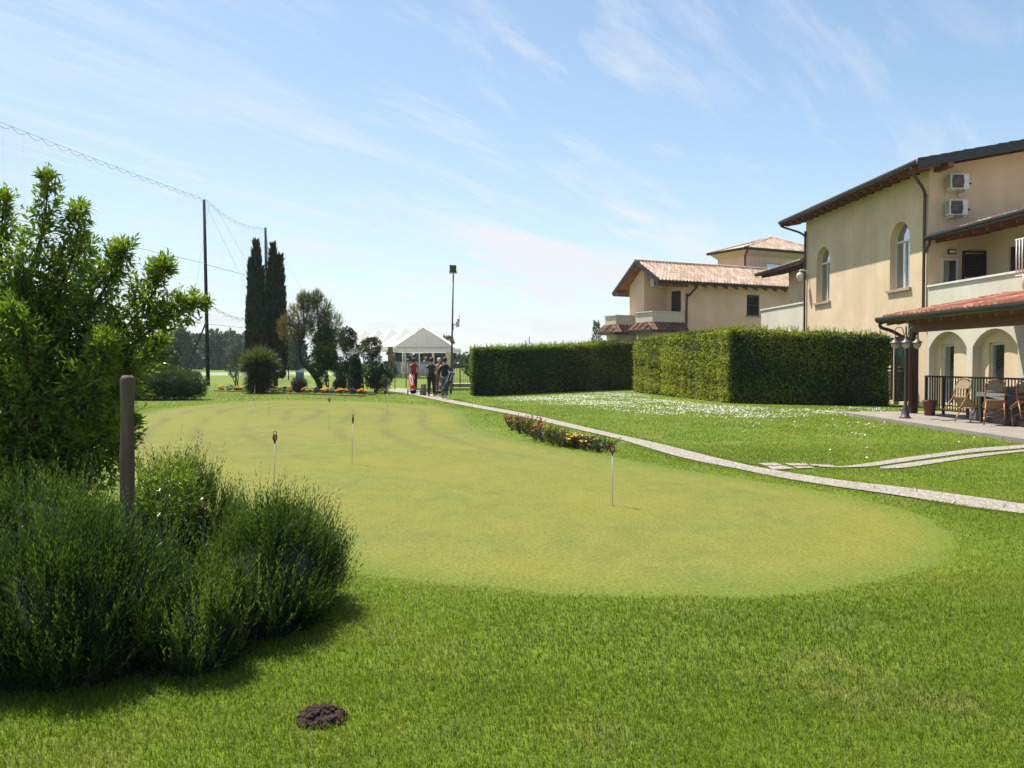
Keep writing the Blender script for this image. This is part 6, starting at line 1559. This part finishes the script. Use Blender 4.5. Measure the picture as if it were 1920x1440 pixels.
t = thing('bollard_post', 'thin dark stake in the grass right of the cypresses', 'post', (A(541, 694, 72)[0], 72, 0)); m_ = MB(); m_.tube([(0, 0, 0), (0, 0, 1.3)], 0.05, 6); m_.lathe([(0.05, 1.3), (0.06, 1.34), (0.01, 1.38)], (0, 0, 0), 8); m_.build('shaft', M_pole, t)

# ================================================================ footbridge and its railing
Yb_ = 52.5; xa = A(845, 720, Yb_)[0]; xb = 1.5
t = thing('footbridge', 'low concrete footbridge deck ending behind the long hedge', 'bridge', (xa, Yb_, 0)); m_ = MB(); m_.box((0, 0, 0.02), (xb - xa, 2.2, 0.20)); m_.build('deck', pmat('pinkish_concrete', (0.30, 0.22, 0.18), None, 3, 0.85), t); m_ = MB(); m_.box((0, -0.02, -0.02), (xb - xa, 2.1, 0.016)); m_.build('edge_beam', M_black, t)
def railing(name, label, p, q, z0, z1, every, mat, posts, group=None):
    p = np.array(p); q = np.array(q); L = np.linalg.norm(q - p); d = (q - p) / L
    t = thing(name, label, 'railing', (*p, 0), math.atan2(d[1], d[0]), group)
    m_ = MB(); m_.bar((0, 0, z1), (L, 0, z1), 0.05, 0.05); m_.bar((0, 0, z0), (L, 0, z0), 0.03); m_.bar((0, 0, z0 + 0.14), (L, 0, z0 + 0.14), 0.025); m_.build('rails', mat, t)
    n = int(L / every); m_ = MB()
    for i in range(1, n): m_.bar((L * i / n, 0, z0), (L * i / n, 0, z1 - 0.025), 0.022)
    m_.build('bars', mat, t)
    for s in posts: m_ = MB(); m_.bar((L * s, 0.001, 0.09), (L * s, 0.001, z1 + 0.01), 0.06); m_.build('post', mat, t)
    return t
railing('bridge_railing', 'black barred railing on the footbridge', (xa, Yb_ + 0.08), (xb, Yb_ + 0.08), 0.30, 1.28, 0.13, M_black, (0.0, 0.26, 0.55, 0.85))
p_ = ch_pt(-2.56, -4.45, 0); q_ = ch_pt(-1.95, -14, 0)
railing('porch_railing', 'dark barred railing between the porch posts', p_[:2], q_[:2], 0.22, 1.17, 0.115, M_black, (0.005, 0.09, 0.2, 0.33, 0.5, 0.7))

# ================================================================ lamp post, pot, chairs, tables
g_ = G(1697, 784, 0.09)
t = thing('lamp_post', 'three-armed old-style lamp post at the edge of the terrace', 'street lamp', g_, 0.2)
M_lp = pmat('grey_brown_cast_metal', (0.075, 0.055, 0.055), None, 6, 0.5)
zt = 2.42
m_ = MB(); m_.lathe([(0.15, 0), (0.15, 0.03), (0.11, 0.05), (0.09, 0.2), (0.05, 0.34), (0.038, 0.38), (0.032, 0.5), (0.027, zt - 0.5), (0.042, zt - 0.46), (0.03, zt - 0.3), (0.02, zt - 0.05), (0.03, zt), (0.004, zt + 0.06)], (0, 0, 0), 16); m_.build('pole', M_lp, t)
M_globe = pmat('frosted_lamp_globe', (0.62, 0.54, 0.40), None, 3, 0.3, trans=0.3)
for k in range(3):
    a = -0.122 + k * 2 * PI / 3; c, s = math.cos(a), math.sin(a); R_ = 0.31
    m_ = MB(); m_.tube(catmull([(0.02 * c, 0.02 * s, zt - 0.33), (0.10 * c, 0.10 * s, zt - 0.05), (0.20 * c, 0.20 * s, zt + 0.02), (R_ * c, R_ * s, zt - 0.05), (R_ * c, R_ * s, zt - 0.22)], 5), 0.012, 6); ar = m_.build('arm', M_lp, t)
    m_ = MB(); m_.lathe([(0.02, 0.19), (0.03, 0.12), (0.06, 0.06), (0.14, 0.0), (0.15, -0.015), (0.02, -0.012)], (R_ * c, R_ * s, zt - 0.40), 16); sh_ = m_.build('shade', M_lp, ar)
    m_ = MB(); m_.lathe([(0.095, 0.0), (0.10, -0.05), (0.08, -0.11), (0.04, -0.145), (0.005, -0.155)], (R_ * c, R_ * s, zt - 0.415), 16); m_.build('globe', M_globe, sh_)
g_ = G(1743, 779, 0.09); M_terra = pmat('dark_terracotta', (0.16, 0.055, 0.035), (0.12, 0.04, 0.026), 5, 0.8)
t = thing('flower_pot', 'empty terracotta pot at the foot of the porch post', 'pot', g_); m_ = MB(); m_.lathe([(0.13, 0), (0.17, 0.36), (0.19, 0.36), (0.20, 0.43), (0.17, 0.43), (0.155, 0.36), (0.01, 0.34)], (0, 0, 0), 20); m_.build('body', M_terra, t)
M_rat = pmat('varnished_rattan', (0.34, 0.15, 0.06), (0.24, 0.10, 0.045), 12, 0.4, stretch=(1, 1, 3)); M_wov = pmat('woven_cane', (0.28, 0.20, 0.12), (0.20, 0.14, 0.08), 60, 0.6, 0.5); M_wrap = pmat('pale_cane_binding', (0.46, 0.32, 0.20), None, 20, 0.5)
def chair():
    """rattan bistro chair, seat facing +x, origin on the ground under the front legs."""
    t = thing('rattan_chair', 'x', 'chair')
    s = MB(); s.hexa([(-0.42, -0.19, 0.43), (0.02, -0.21, 0.43), (0.02, 0.21, 0.43), (-0.42, 0.19, 0.43), (-0.42, -0.19, 0.455), (0.02, -0.21, 0.455), (0.02, 0.21, 0.455), (-0.42, 0.19, 0.455)]); s.build('seat', M_wov, t, bevel=0.01)
    m_ = MB(); m_.tube(catmull([(0.03, -0.22, 0.44), (0.05, 0, 0.44), (0.03, 0.22, 0.44), (-0.2, 0.22, 0.44), (-0.43, 0.19, 0.44), (-0.45, 0, 0.44), (-0.43, -0.19, 0.44), (-0.2, -0.22, 0.44), (0.03, -0.22, 0.44)], 4), 0.016, 6); m_.build('seat_rim', M_rat, t)
    for sg in (-1, 1):
        m_ = MB(); m_.tube([(0.0, 0.20 * sg, 0.45), (0.02, 0.21 * sg, 0.0)], 0.016, 6); lg = m_.build('leg', M_rat, t)
        m_ = MB(); m_.tube([(0.0128, 0.2065 * sg, 0.18), (0.0151, 0.2077 * sg, 0.12)], 0.021, 6); m_.build('binding', M_wrap, lg)
        m_ = MB(); m_.tube([(-0.42, 0.18 * sg, 0.46), (-0.50, 0.20 * sg, 0.0)], 0.016, 6); m_.build('leg', M_rat, t)
    m_ = MB(); m_.tube(catmull([(-0.42, -0.19, 0.44), (-0.47, -0.205, 0.66), (-0.52, -0.19, 0.83), (-0.545, -0.10, 0.91), (-0.55, 0, 0.925), (-0.545, 0.10, 0.91), (-0.52, 0.19, 0.83), (-0.47, 0.205, 0.66), (-0.42, 0.19, 0.44)], 5), 0.016, 6)
    m_.tube([(-0.475, -0.205, 0.66), (-0.475, 0.205, 0.66)], 0.012, 6); m_.tube([(-0.445, -0.195, 0.54), (-0.445, 0.195, 0.54)], 0.012, 6); m_.build('back_frame', M_rat, t)
    m_ = MB(); pts = [(-0.48, -0.17, 0.68), (-0.515, -0.16, 0.82), (-0.538, -0.08, 0.885), (-0.543, 0, 0.90), (-0.538, 0.08, 0.885), (-0.515, 0.16, 0.82), (-0.48, 0.17, 0.68)]
    m_.poly([(x - .004, y, z) for x, y, z in pts]); m_.poly([(x + .004, y, z) for x, y, z in pts][::-1]); m_.build('backrest', M_wov, t)
    m_ = MB()
    for a_, b2 in (((0.01, -0.205, 0.2), (0.01, 0.205, 0.2)), ((0.01, -0.205, 0.22), (-0.46, 0.19, 0.22)), ((0.01, 0.205, 0.24), (-0.46, -0.19, 0.24))): m_.tube([a_, b2], 0.009, 5)
    m_.build('stretcher', M_rat, t)
    return t
proto = chair()
def put(o, px, py, yaw, tilt, label):
    g_ = G(px, py, 0.092)
    o.matrix_world = Matrix.Translation(g_) @ Matrix.Rotation(yaw, 4, 'Z') @ Matrix.Rotation(tilt, 4, 'Y') @ Matrix.Translation((-0.02, 0, 0.006))
    o['label'] = label; o['group'] = 'rattan chairs tipped against the table'
put(proto, 1804, 791.5, math.radians(25), math.radians(36), 'sunlit rattan chair tipped forward against the end of the table')
put(copy_tree(proto), 1864, 797, math.radians(62), math.radians(24), 'shaded rattan chair tipped against the long side of the table')
put(copy_tree(proto), 1918, 800, math.radians(78), math.radians(24), 'rattan chair in deep shade cut off by the picture edge')
# long table with a white cloth and a dark top stacked above
M_cloth = pmat('white_tablecloth', (0.66, 0.66, 0.68), None, 3, 0.8); M_dtop = pmat('dark_table_top', (0.06, 0.055, 0.052), None, 4, 0.6)
a_ = math.radians(90 + 2.9)
c_ = A(1900, 760, 18.6)
t = thing('long_table', 'long dark dining table with a black shade block under it, behind the tipped chairs', 'table', (12.18, 18.5, 0.092), math.radians(2.9))
m_ = MB(); m_.box((-0.42, -2.6, 0.70), (0.42, 2.3, 0.74)); m_.build('table_top', M_dtop, t)
m_ = MB(); m_.box((-0.40, -2.55, 0.02), (0.40, 2.0, 0.698)); m_.build('shade_block', M_black, t)  # invented black block stands for the deep shade under the table
for x, y in ((-0.36, -2.5), (0.36, -2.5), (-0.36, 2.2), (0.36, 2.2)): m_ = MB(); m_.bar((x, y, 0), (x, y, 0.70), 0.07); m_.build('leg', M_brownpipe, t)
t2 = thing('tablecloth', 'short white cloth hanging over the near end of the dark table', 'tablecloth', (12.18, 18.5, 0.092), math.radians(2.9)); m_ = MB(); m_.box((-0.44, 1.2, 0.742), (0.44, 2.32, 0.75))
for side in (-1, 1):
    n = 40
    for i in range(n):
        y0, y1 = 1.2 + 1.1 * i / n, 1.2 + 1.1 * (i + 1) / n; f = lambda y: 0.44 + 0.02 * math.sin(y * 9); g2 = lambda y: 0.60 - 0.05 * math.sin(y * 2.3)
        m_.poly([(side * 0.44, y0, 0.75), (side * 0.44, y1, 0.75), (side * f(y1), y1, g2(y1)), (side * f(y0), y0, g2(y0))], True)
m_.poly([(-0.44, 2.32, 0.75), (0.44, 2.32, 0.75), (0.45, 2.34, 0.60), (-0.45, 2.34, 0.60)])
m_.build('cloth', M_cloth, t2)
t = thing('stacked_table', 'dark table turned over and stacked on the long dark table', 'table', (12.2, 18.3, 0.845), math.radians(2.9)); m_ = MB(); m_.box((-0.40, -2.2, 0.09), (0.40, 2.3, 0.14)); m_.build('table_top', M_dtop, t); m_ = MB(); m_.box((-0.34, -2.1, 0.0), (0.34, 2.2, 0.088)); m_.build('apron', M_dtop, t)
g_ = G(1829, 786, 0.092); t = thing('parasol_base', 'white square block standing under the table end', 'parasol base', g_, 0.3); m_ = MB(); m_.hexa([(-.11, -.11, 0), (.11, -.11, 0), (.11, .11, 0), (-.11, .11, 0), (-.09, -.09, .24), (.09, -.09, .24), (.09, .09, .24), (-.09, .09, .24)]); m_.lathe([(0.03, 0.241), (0.03, 0.30)], (0, 0, 0), 10); m_.build('block', M_cap, t, bevel=0.01)
# ================================================================ golfers walking away along the path
def skin(name, verts, edges, radii, mat, parent, sub=1, root=0):
    me = bpy.data.meshes.new(name); me.from_pydata([tuple(v) for v in verts], edges, []); me.update(); me.materials.append(mat)
    o = bpy.data.objects.new(name, me); COL.objects.link(o); o.parent = parent
    m = o.modifiers.new('Skin', 'SKIN'); m.use_smooth_shade = True; m.branch_smoothing = 0.6
    sk = me.skin_vertices[0].data
    for i, r in enumerate(radii):
        r = r if isinstance(r, tuple) else (r, r); sk[i].radius = r
        sk[i].use_root = (i == root)
    s = o.modifiers.new('Sub', 'SUBSURF'); s.levels = sub; s.render_levels = sub
    return o
M_skin = pmat('tanned_skin', (0.42, 0.22, 0.14), (0.36, 0.18, 0.11), 20, 0.55); M_hair = pmat('dark_hair', (0.018, 0.013, 0.010), None, 30, 0.6)
def person(loc, rz, label, shirt, trous, shoe, armL, armR, legL, legR, hair=M_hair, cap=None, lean=0.0, sleeve=0.55):
    """figure facing +y. arm*: (elbow, wrist) points; leg*: (knee, ankle, toe) points; z up, metres."""
    t = thing('person', label, 'person', loc, rz)
    V = []; E = []; R = []
    def add(p, r, prev=None):
        V.append(np.array(p, float)); R.append(r); i = len(V) - 1
        if prev is not None: E.append((prev, i))
        return i
    pel = add((0, 0, 0.95), (0.11, 0.08)); sp = add((0, lean * 0.3, 1.14), (0.095, 0.075), pel); ch = add((0, lean * 0.7, 1.33), (0.11, 0.08), sp)
    nk = add((0, lean, 1.47), 0.062, ch); hb = add((0, lean + 0.02, 1.56), (0.070, 0.075), nk); hc = add((0, lean + 0.03, 1.645), (0.078, 0.095), hb); ht = add((0, lean + 0.025, 1.72), (0.055, 0.065), hc)
    nose = add((0, lean + 0.125, 1.625), 0.014, hc)
    for sg in (-1, 1): add((sg * 0.088, lean + 0.03, 1.63), (0.012, 0.022), hc)
    def arm(sg, a):
        sh = add((sg * 0.18, lean * 0.9, 1.395), 0.068, ch); el = add(a[0], 0.044, sh); wr = add(a[1], 0.028, el)
        d = norm(np.array(a[1]) - np.array(a[0])); pm = add(np.array(a[1]) + d * 0.06, (0.036, 0.02), wr)
        side = norm(np.cross(d, [sg * 1.0, 0, 0.01])); 
        for k, (o_, l_) in enumerate(((-0.027, 0.065), (-0.009, 0.078), (0.009, 0.072), (0.027, 0.058))):
            b = V[pm] + side * o_ + d * 0.03; f1 = add(b, 0.0095, pm); f2 = add(b + d * l_ * 0.5 + np.array([-sg * 0.006, 0, 0]), 0.0085, f1); add(b + d * l_ * 0.85 + np.array([-sg * 0.022, 0, 0]), 0.007, f2)
        tb = add(V[wr] + d * 0.035 + side * 0.032, 0.011, wr); add(V[tb] + d * 0.035 + side * 0.016, 0.009, tb)
        return sh, el, wr
    aL = arm(-1, armL); aR = arm(1, armR)
    legs = []
    for sg, l in ((-1, legL), (1, legR)):
        hp = add((sg * 0.09, 0, 0.90), 0.092, pel); kn = add(l[0], 0.060, hp); cf = add(np.array(l[0]) * 0.65 + np.array(l[1]) * 0.35 + (0, -0.012, 0), 0.056, kn); an = add(l[1], 0.038, cf); to = add(l[2], (0.036, 0.024), an)
        legs.append((hp, kn, cf, an, to))
    skin('body', V, E, R, M_skin, t, 1)
    # shirt
    def sub(idx, add_, ends=None):
        m = {i: k for k, i in enumerate(idx)}; ed = [(m[a], m[b]) for a, b in E if a in m and b in m]
        return [V[i].copy() for i in idx], ed, [tuple((x + add_) for x in (R[i] if isinstance(R[i], tuple) else (R[i], R[i]))) for i in idx]
    v, e, r = sub([sp, ch, nk, aL[0], aR[0]], 0.022)
    r[0] = (0.178, 0.132); r[1] = (0.205, 0.142)
    v[2] = V[nk] - np.array([0, 0, 0.02]); v.append(V[pel] - np.array([0, 0, 0.07])); r.append((0.198, 0.152)); e.append((0, len(v) - 1))
    for k, a_ in ((3, aL), (4, aR)):
        q = V[a_[0]] * (1 - sleeve) + V[a_[1]] * sleeve if sleeve <= 1 else V[a_[1]]
        v.append(q); r.append((0.062, 0.062)); e.append((k, len(v) - 1))
        if sleeve > 1: v.append(V[a_[2]]); r.append((0.040, 0.040)); e.append((len(v) - 2, len(v) - 1))
    skin('shirt', v, e, r, shirt, t, 1)
    idx = [pel] + [i for l in legs for i in l[:4]]
    v, e, r = sub(idx, 0.018)
    r[0] = (0.176, 0.136); v[0] = V[pel] + np.array([0, 0, 0.02])
    for k in (1, 5): r[k] = (0.122, 0.126)
    for k in (2, 6): r[k] = (0.088, 0.088)
    for k in (4, 8): r[k] = (0.072, 0.076); v[k] = v[k] + np.array([0, 0, 0.02])
    for k in (3, 7): r[k] = (0.082, 0.082)
    skin('trousers', v, e, r, trous, t, 1)
    for l in legs:
        a_, to = V[l[3]], V[l[4]]; d = norm(to - a_)
        skin('shoe', [a_ + (0, 0, 0.015), a_ + d * 0.07 - (0, 0, 0.02), to, a_ - np.array([d[0], d[1], 0]) * 0.04 - (0, 0, 0.045)], [(0, 1), (1, 2), (0, 3)], [(0.048, 0.048), (0.05, 0.04), (0.042, 0.028), (0.04, 0.032)], shoe, t, 1)
    hm = cap or hair
    m_ = MB(); hcx = V[hc] + (0, -0.022, 0.022); n_ = 14
    prof = [(0.10 * math.sin(q), -0.115 * math.cos(q)) for q in np.linspace(0.35, PI - 0.02, 12)]
    m_.lathe(prof, tuple(hcx), n_)
    if cap: m_.hexa([(-0.07, V[hc][1] + 0.06, V[hc][2] + 0.055), (0.07, V[hc][1] + 0.06, V[hc][2] + 0.055), (0.05, V[hc][1] + 0.18, V[hc][2] + 0.035), (-0.05, V[hc][1] + 0.18, V[hc][2] + 0.035), (-0.07, V[hc][1] + 0.06, V[hc][2] + 0.07), (0.07, V[hc][1] + 0.06, V[hc][2] + 0.07), (0.05, V[hc][1] + 0.18, V[hc][2] + 0.045), (-0.05, V[hc][1] + 0.18, V[hc][2] + 0.045)])
    m_.build('cap' if cap else 'hair', hm, t)
    return t
def cloth(n, c, c2=None): return pmat(n, c, c2, 6, 0.85, 0.3, bscale=30)
M_redp = cloth('red_polo_cotton', (0.36, 0.012, 0.022)); M_navy = cloth('dark_navy_cotton', (0.020, 0.024, 0.034)); M_blk = cloth('black_cotton', (0.010, 0.010, 0.012)); M_jean = cloth('grey_green_denim', (0.10, 0.13, 0.13)); M_beige = cloth('beige_cotton', (0.34, 0.24, 0.17)); M_brn = cloth('brown_grey_cotton', (0.12, 0.085, 0.07))
M_shoe = pmat('dark_leather', (0.015, 0.013, 0.012), None, 8, 0.5); M_wshoe = pmat('pale_trainers', (0.35, 0.36, 0.38), None, 8, 0.5); M_cappale = pmat('pale_cap_cloth', (0.55, 0.52, 0.48), None, 8, 0.8)
W_L = ((-0.10, 0.12, 0.50), (-0.10, 0.06, 0.09), (-0.10, 0.21, 0.035)); W_R = ((0.10, 0.02, 0.48), (0.10, -0.16, 0.14), (0.10, -0.06, 0.035))
def gp(px, py): return G(px, py, 0.018)
person(gp(776, 735), math.radians(8), 'man in a red polo shirt and dark trousers pulling a red golf bag', M_redp, M_blk, M_shoe,
       ((-0.235, -0.05, 1.14), (-0.20, -0.17, 0.94)), ((0.245, -0.03, 1.12), (0.25, 0.03, 0.87)), ((-0.10, 0.03, 0.48), (-0.10, -0.04, 0.09), (-0.11, 0.09, 0.035)), ((0.10, 0.14, 0.52), (0.10, 0.12, 0.10), (0.10, 0.27, 0.05)), lean=0.06)
person(gp(809, 743.5), math.radians(2), 'broad man in dark navy shirt and black trousers walking in the middle', M_navy, M_blk, M_shoe,
       ((-0.245, -0.04, 1.13), (-0.26, -0.09, 0.88)), ((0.24, 0.02, 1.13), (0.22, 0.12, 0.90)), ((-0.11, 0.05, 0.48), (-0.12, 0.0, 0.09), (-0.13, 0.13, 0.035)), ((0.11, 0.12, 0.50), (0.12, 0.10, 0.09), (0.13, 0.23, 0.035)), lean=0.03)
person(gp(823, 737), math.radians(-6), 'person in beige with a pale cap half hidden between two men in dark clothes', M_beige, M_brn, M_shoe,
       ((-0.26, 0.0, 1.13), (-0.22, 0.16, 0.98)), ((0.26, -0.02, 1.13), (0.27, 0.04, 0.88)), W_L, W_R, cap=M_cappale, lean=0.05)
person(gp(834, 748), math.radians(-4), 'man in a black jumper and grey-green jeans carrying a blue golf bag', M_blk, M_jean, M_wshoe,
       ((-0.26, -0.02, 1.13), (-0.24, 0.08, 0.90)), ((0.26, -0.04, 1.14), (0.27, 0.06, 0.92)), ((-0.10, 0.10, 0.49), (-0.10, 0.10, 0.09), (-0.10, 0.25, 0.035)), ((0.09, 0.04, 0.49), (0.06, -0.20, 0.16), (0.06, -0.13, 0.03)), lean=0.04, sleeve=1.5)

# ---------------- golf bags and trolleys
M_rbag = pmat('red_bag_nylon', (0.50, 0.045, 0.025), (0.40, 0.03, 0.02), 8, 0.5); M_bbag = pmat('navy_bag_nylon', (0.018, 0.026, 0.075), None, 8, 0.5); M_gbag = pmat('grey_bag_nylon', (0.10, 0.095, 0.088), None, 8, 0.6); M_bbrown = pmat('brown_red_bag_nylon', (0.16, 0.05, 0.03), None, 8, 0.6); M_chrome = pmat('club_steel', (0.55, 0.55, 0.55), None, 8, 0.25, metallic=0.8)
def golf_bag(loc, tilt, rz, label, mat, stripe, L=0.86, clubs=True, group='golf bags of the walking golfers'):
    t = thing('golf_bag', label, 'golf bag', loc, rz, group)
    b = MB(); b.lathe([(0.11, 0), (0.135, 0.02), (0.135, 0.10), (0.125, 0.3), (0.12, L * 0.7), (0.135, L - 0.05), (0.135, L), (0.10, L - 0.01)], (0, 0, 0), 16); o = b.build('body', mat, t)
    p = MB(); p.lathe([(0.02, 0.14), (0.075, 0.16), (0.085, 0.3), (0.07, 0.42), (0.02, 0.44)], (0.0, -0.09, 0), 12); p.build('pocket', mat, o)
    s = MB()
    for sg in (-1, 1): s.box((sg * 0.06 - 0.012, -0.135, 0.45), (sg * 0.06 + 0.012, -0.118, L - 0.04))
    s.build('stripe', stripe, o)
    bs = MB(); bs.lathe([(0.14, -0.012), (0.142, 0.06), (0.13, 0.061)], (0, 0, 0), 16); bs.build('base_cup', M_black, o)
    if clubs:
        c = MB(); 
        for k in range(7):
            a = k * 0.9; q = (0.07 * math.cos(a), 0.07 * math.sin(a)); zz = L + 0.08 + 0.10 * rng.random(); c.tube([(q[0] * 0.6, q[1] * 0.6, L - 0.2), (q[0], q[1], zz)], 0.006, 5); c.tube([(q[0], q[1], zz), (q[0] + 0.06 * math.cos(a * 2), q[1] + 0.06 * math.sin(a * 2), zz + 0.03)], [0.012, 0.024], 6)
        c.build('clubs', M_chrome, o)
    o.rotation_euler = tilt
    return t
def trolley(loc, rz, label, group='golf trolleys of the walking golfers'):
    t = thing('golf_trolley', label, 'golf trolley', loc, rz, group)
    for sg in (-1, 1):
        w_ = MB(); w_.lathe([(0.05, -0.02), (0.115, -0.025), (0.135, -0.01), (0.135, 0.01), (0.115, 0.025), (0.05, 0.02)], (0, 0, 0), 18); o = w_.build('wheel', M_black, t); o.rotation_euler = (0, PI / 2, 0); o.location = (sg * 0.30, 0, 0.137)
        h = MB(); h.lathe([(0.045, -0.021), (0.05, 0), (0.045, 0.021)], (0, 0, 0), 12); h.build('hub', M_ac, o)
    f = MB(); f.tube([(-0.30, 0, 0.137), (0, 0.02, 0.20), (0.30, 0, 0.137)], 0.014, 6); f.tube([(0, -0.08, 0.10), (0, 0.05, 0.42), (0, 0.30, 0.82), (0, 0.52, 0.93)], 0.015, 6); f.tube([(-0.12, -0.10, 0.09), (0.12, -0.10, 0.09)], 0.02, 6); f.build('frame', M_gut, t)
    h = MB(); h.tube([(-0.06, 0.52, 0.93), (0.06, 0.52, 0.93)], 0.018, 6); h.build('handle', M_black, t)
    return t
g1 = gp(776.5, 740); trolley(g1, math.radians(6), 'trolley under the red golf bag behind the man in red')
golf_bag((g1[0] - 0.02, g1[1] - 0.13, 0.15), (math.radians(-38), math.radians(-10), 0), math.radians(6), 'bright red golf bag with white stripes and steel clubs on a trolley', M_rbag, M_bwht)
g2 = gp(792, 741.5); g3 = gp(827, 741); 
t_ = trolley((g2[0] + 0.37, g2[1], 0.018), math.radians(-4), 'trolley at the left side of the man in navy')
golf_bag((g2[0] + 0.0, g2[1] + 0.55, 0.03), (math.radians(-6), 0, 0), 0.2, 'stubby grey golf bag on the path left of the man in navy', M_gbag, M_gbag, 0.50, False)
trolley((g3[0], g3[1], 0.018), math.radians(-8), 'trolley in front of the person with the pale cap')
golf_bag((g3[0], g3[1] - 0.13, 0.15), (math.radians(-24), 0, 0), math.radians(-8), 'brown red golf bag between the two men in dark clothes', M_bbrown, M_bbrown, 0.86)
pz = gp(834, 748); golf_bag((pz[0] + 0.03, pz[1] - 0.24, 0.42), (math.radians(8), math.radians(22), 0), 0.0, 'navy golf bag with pale stripes slung at the hip of the man in jeans', M_bbag, pmat('pale_blue_stripe', (0.45, 0.50, 0.65), None, 8, 0.6), 0.80, False)
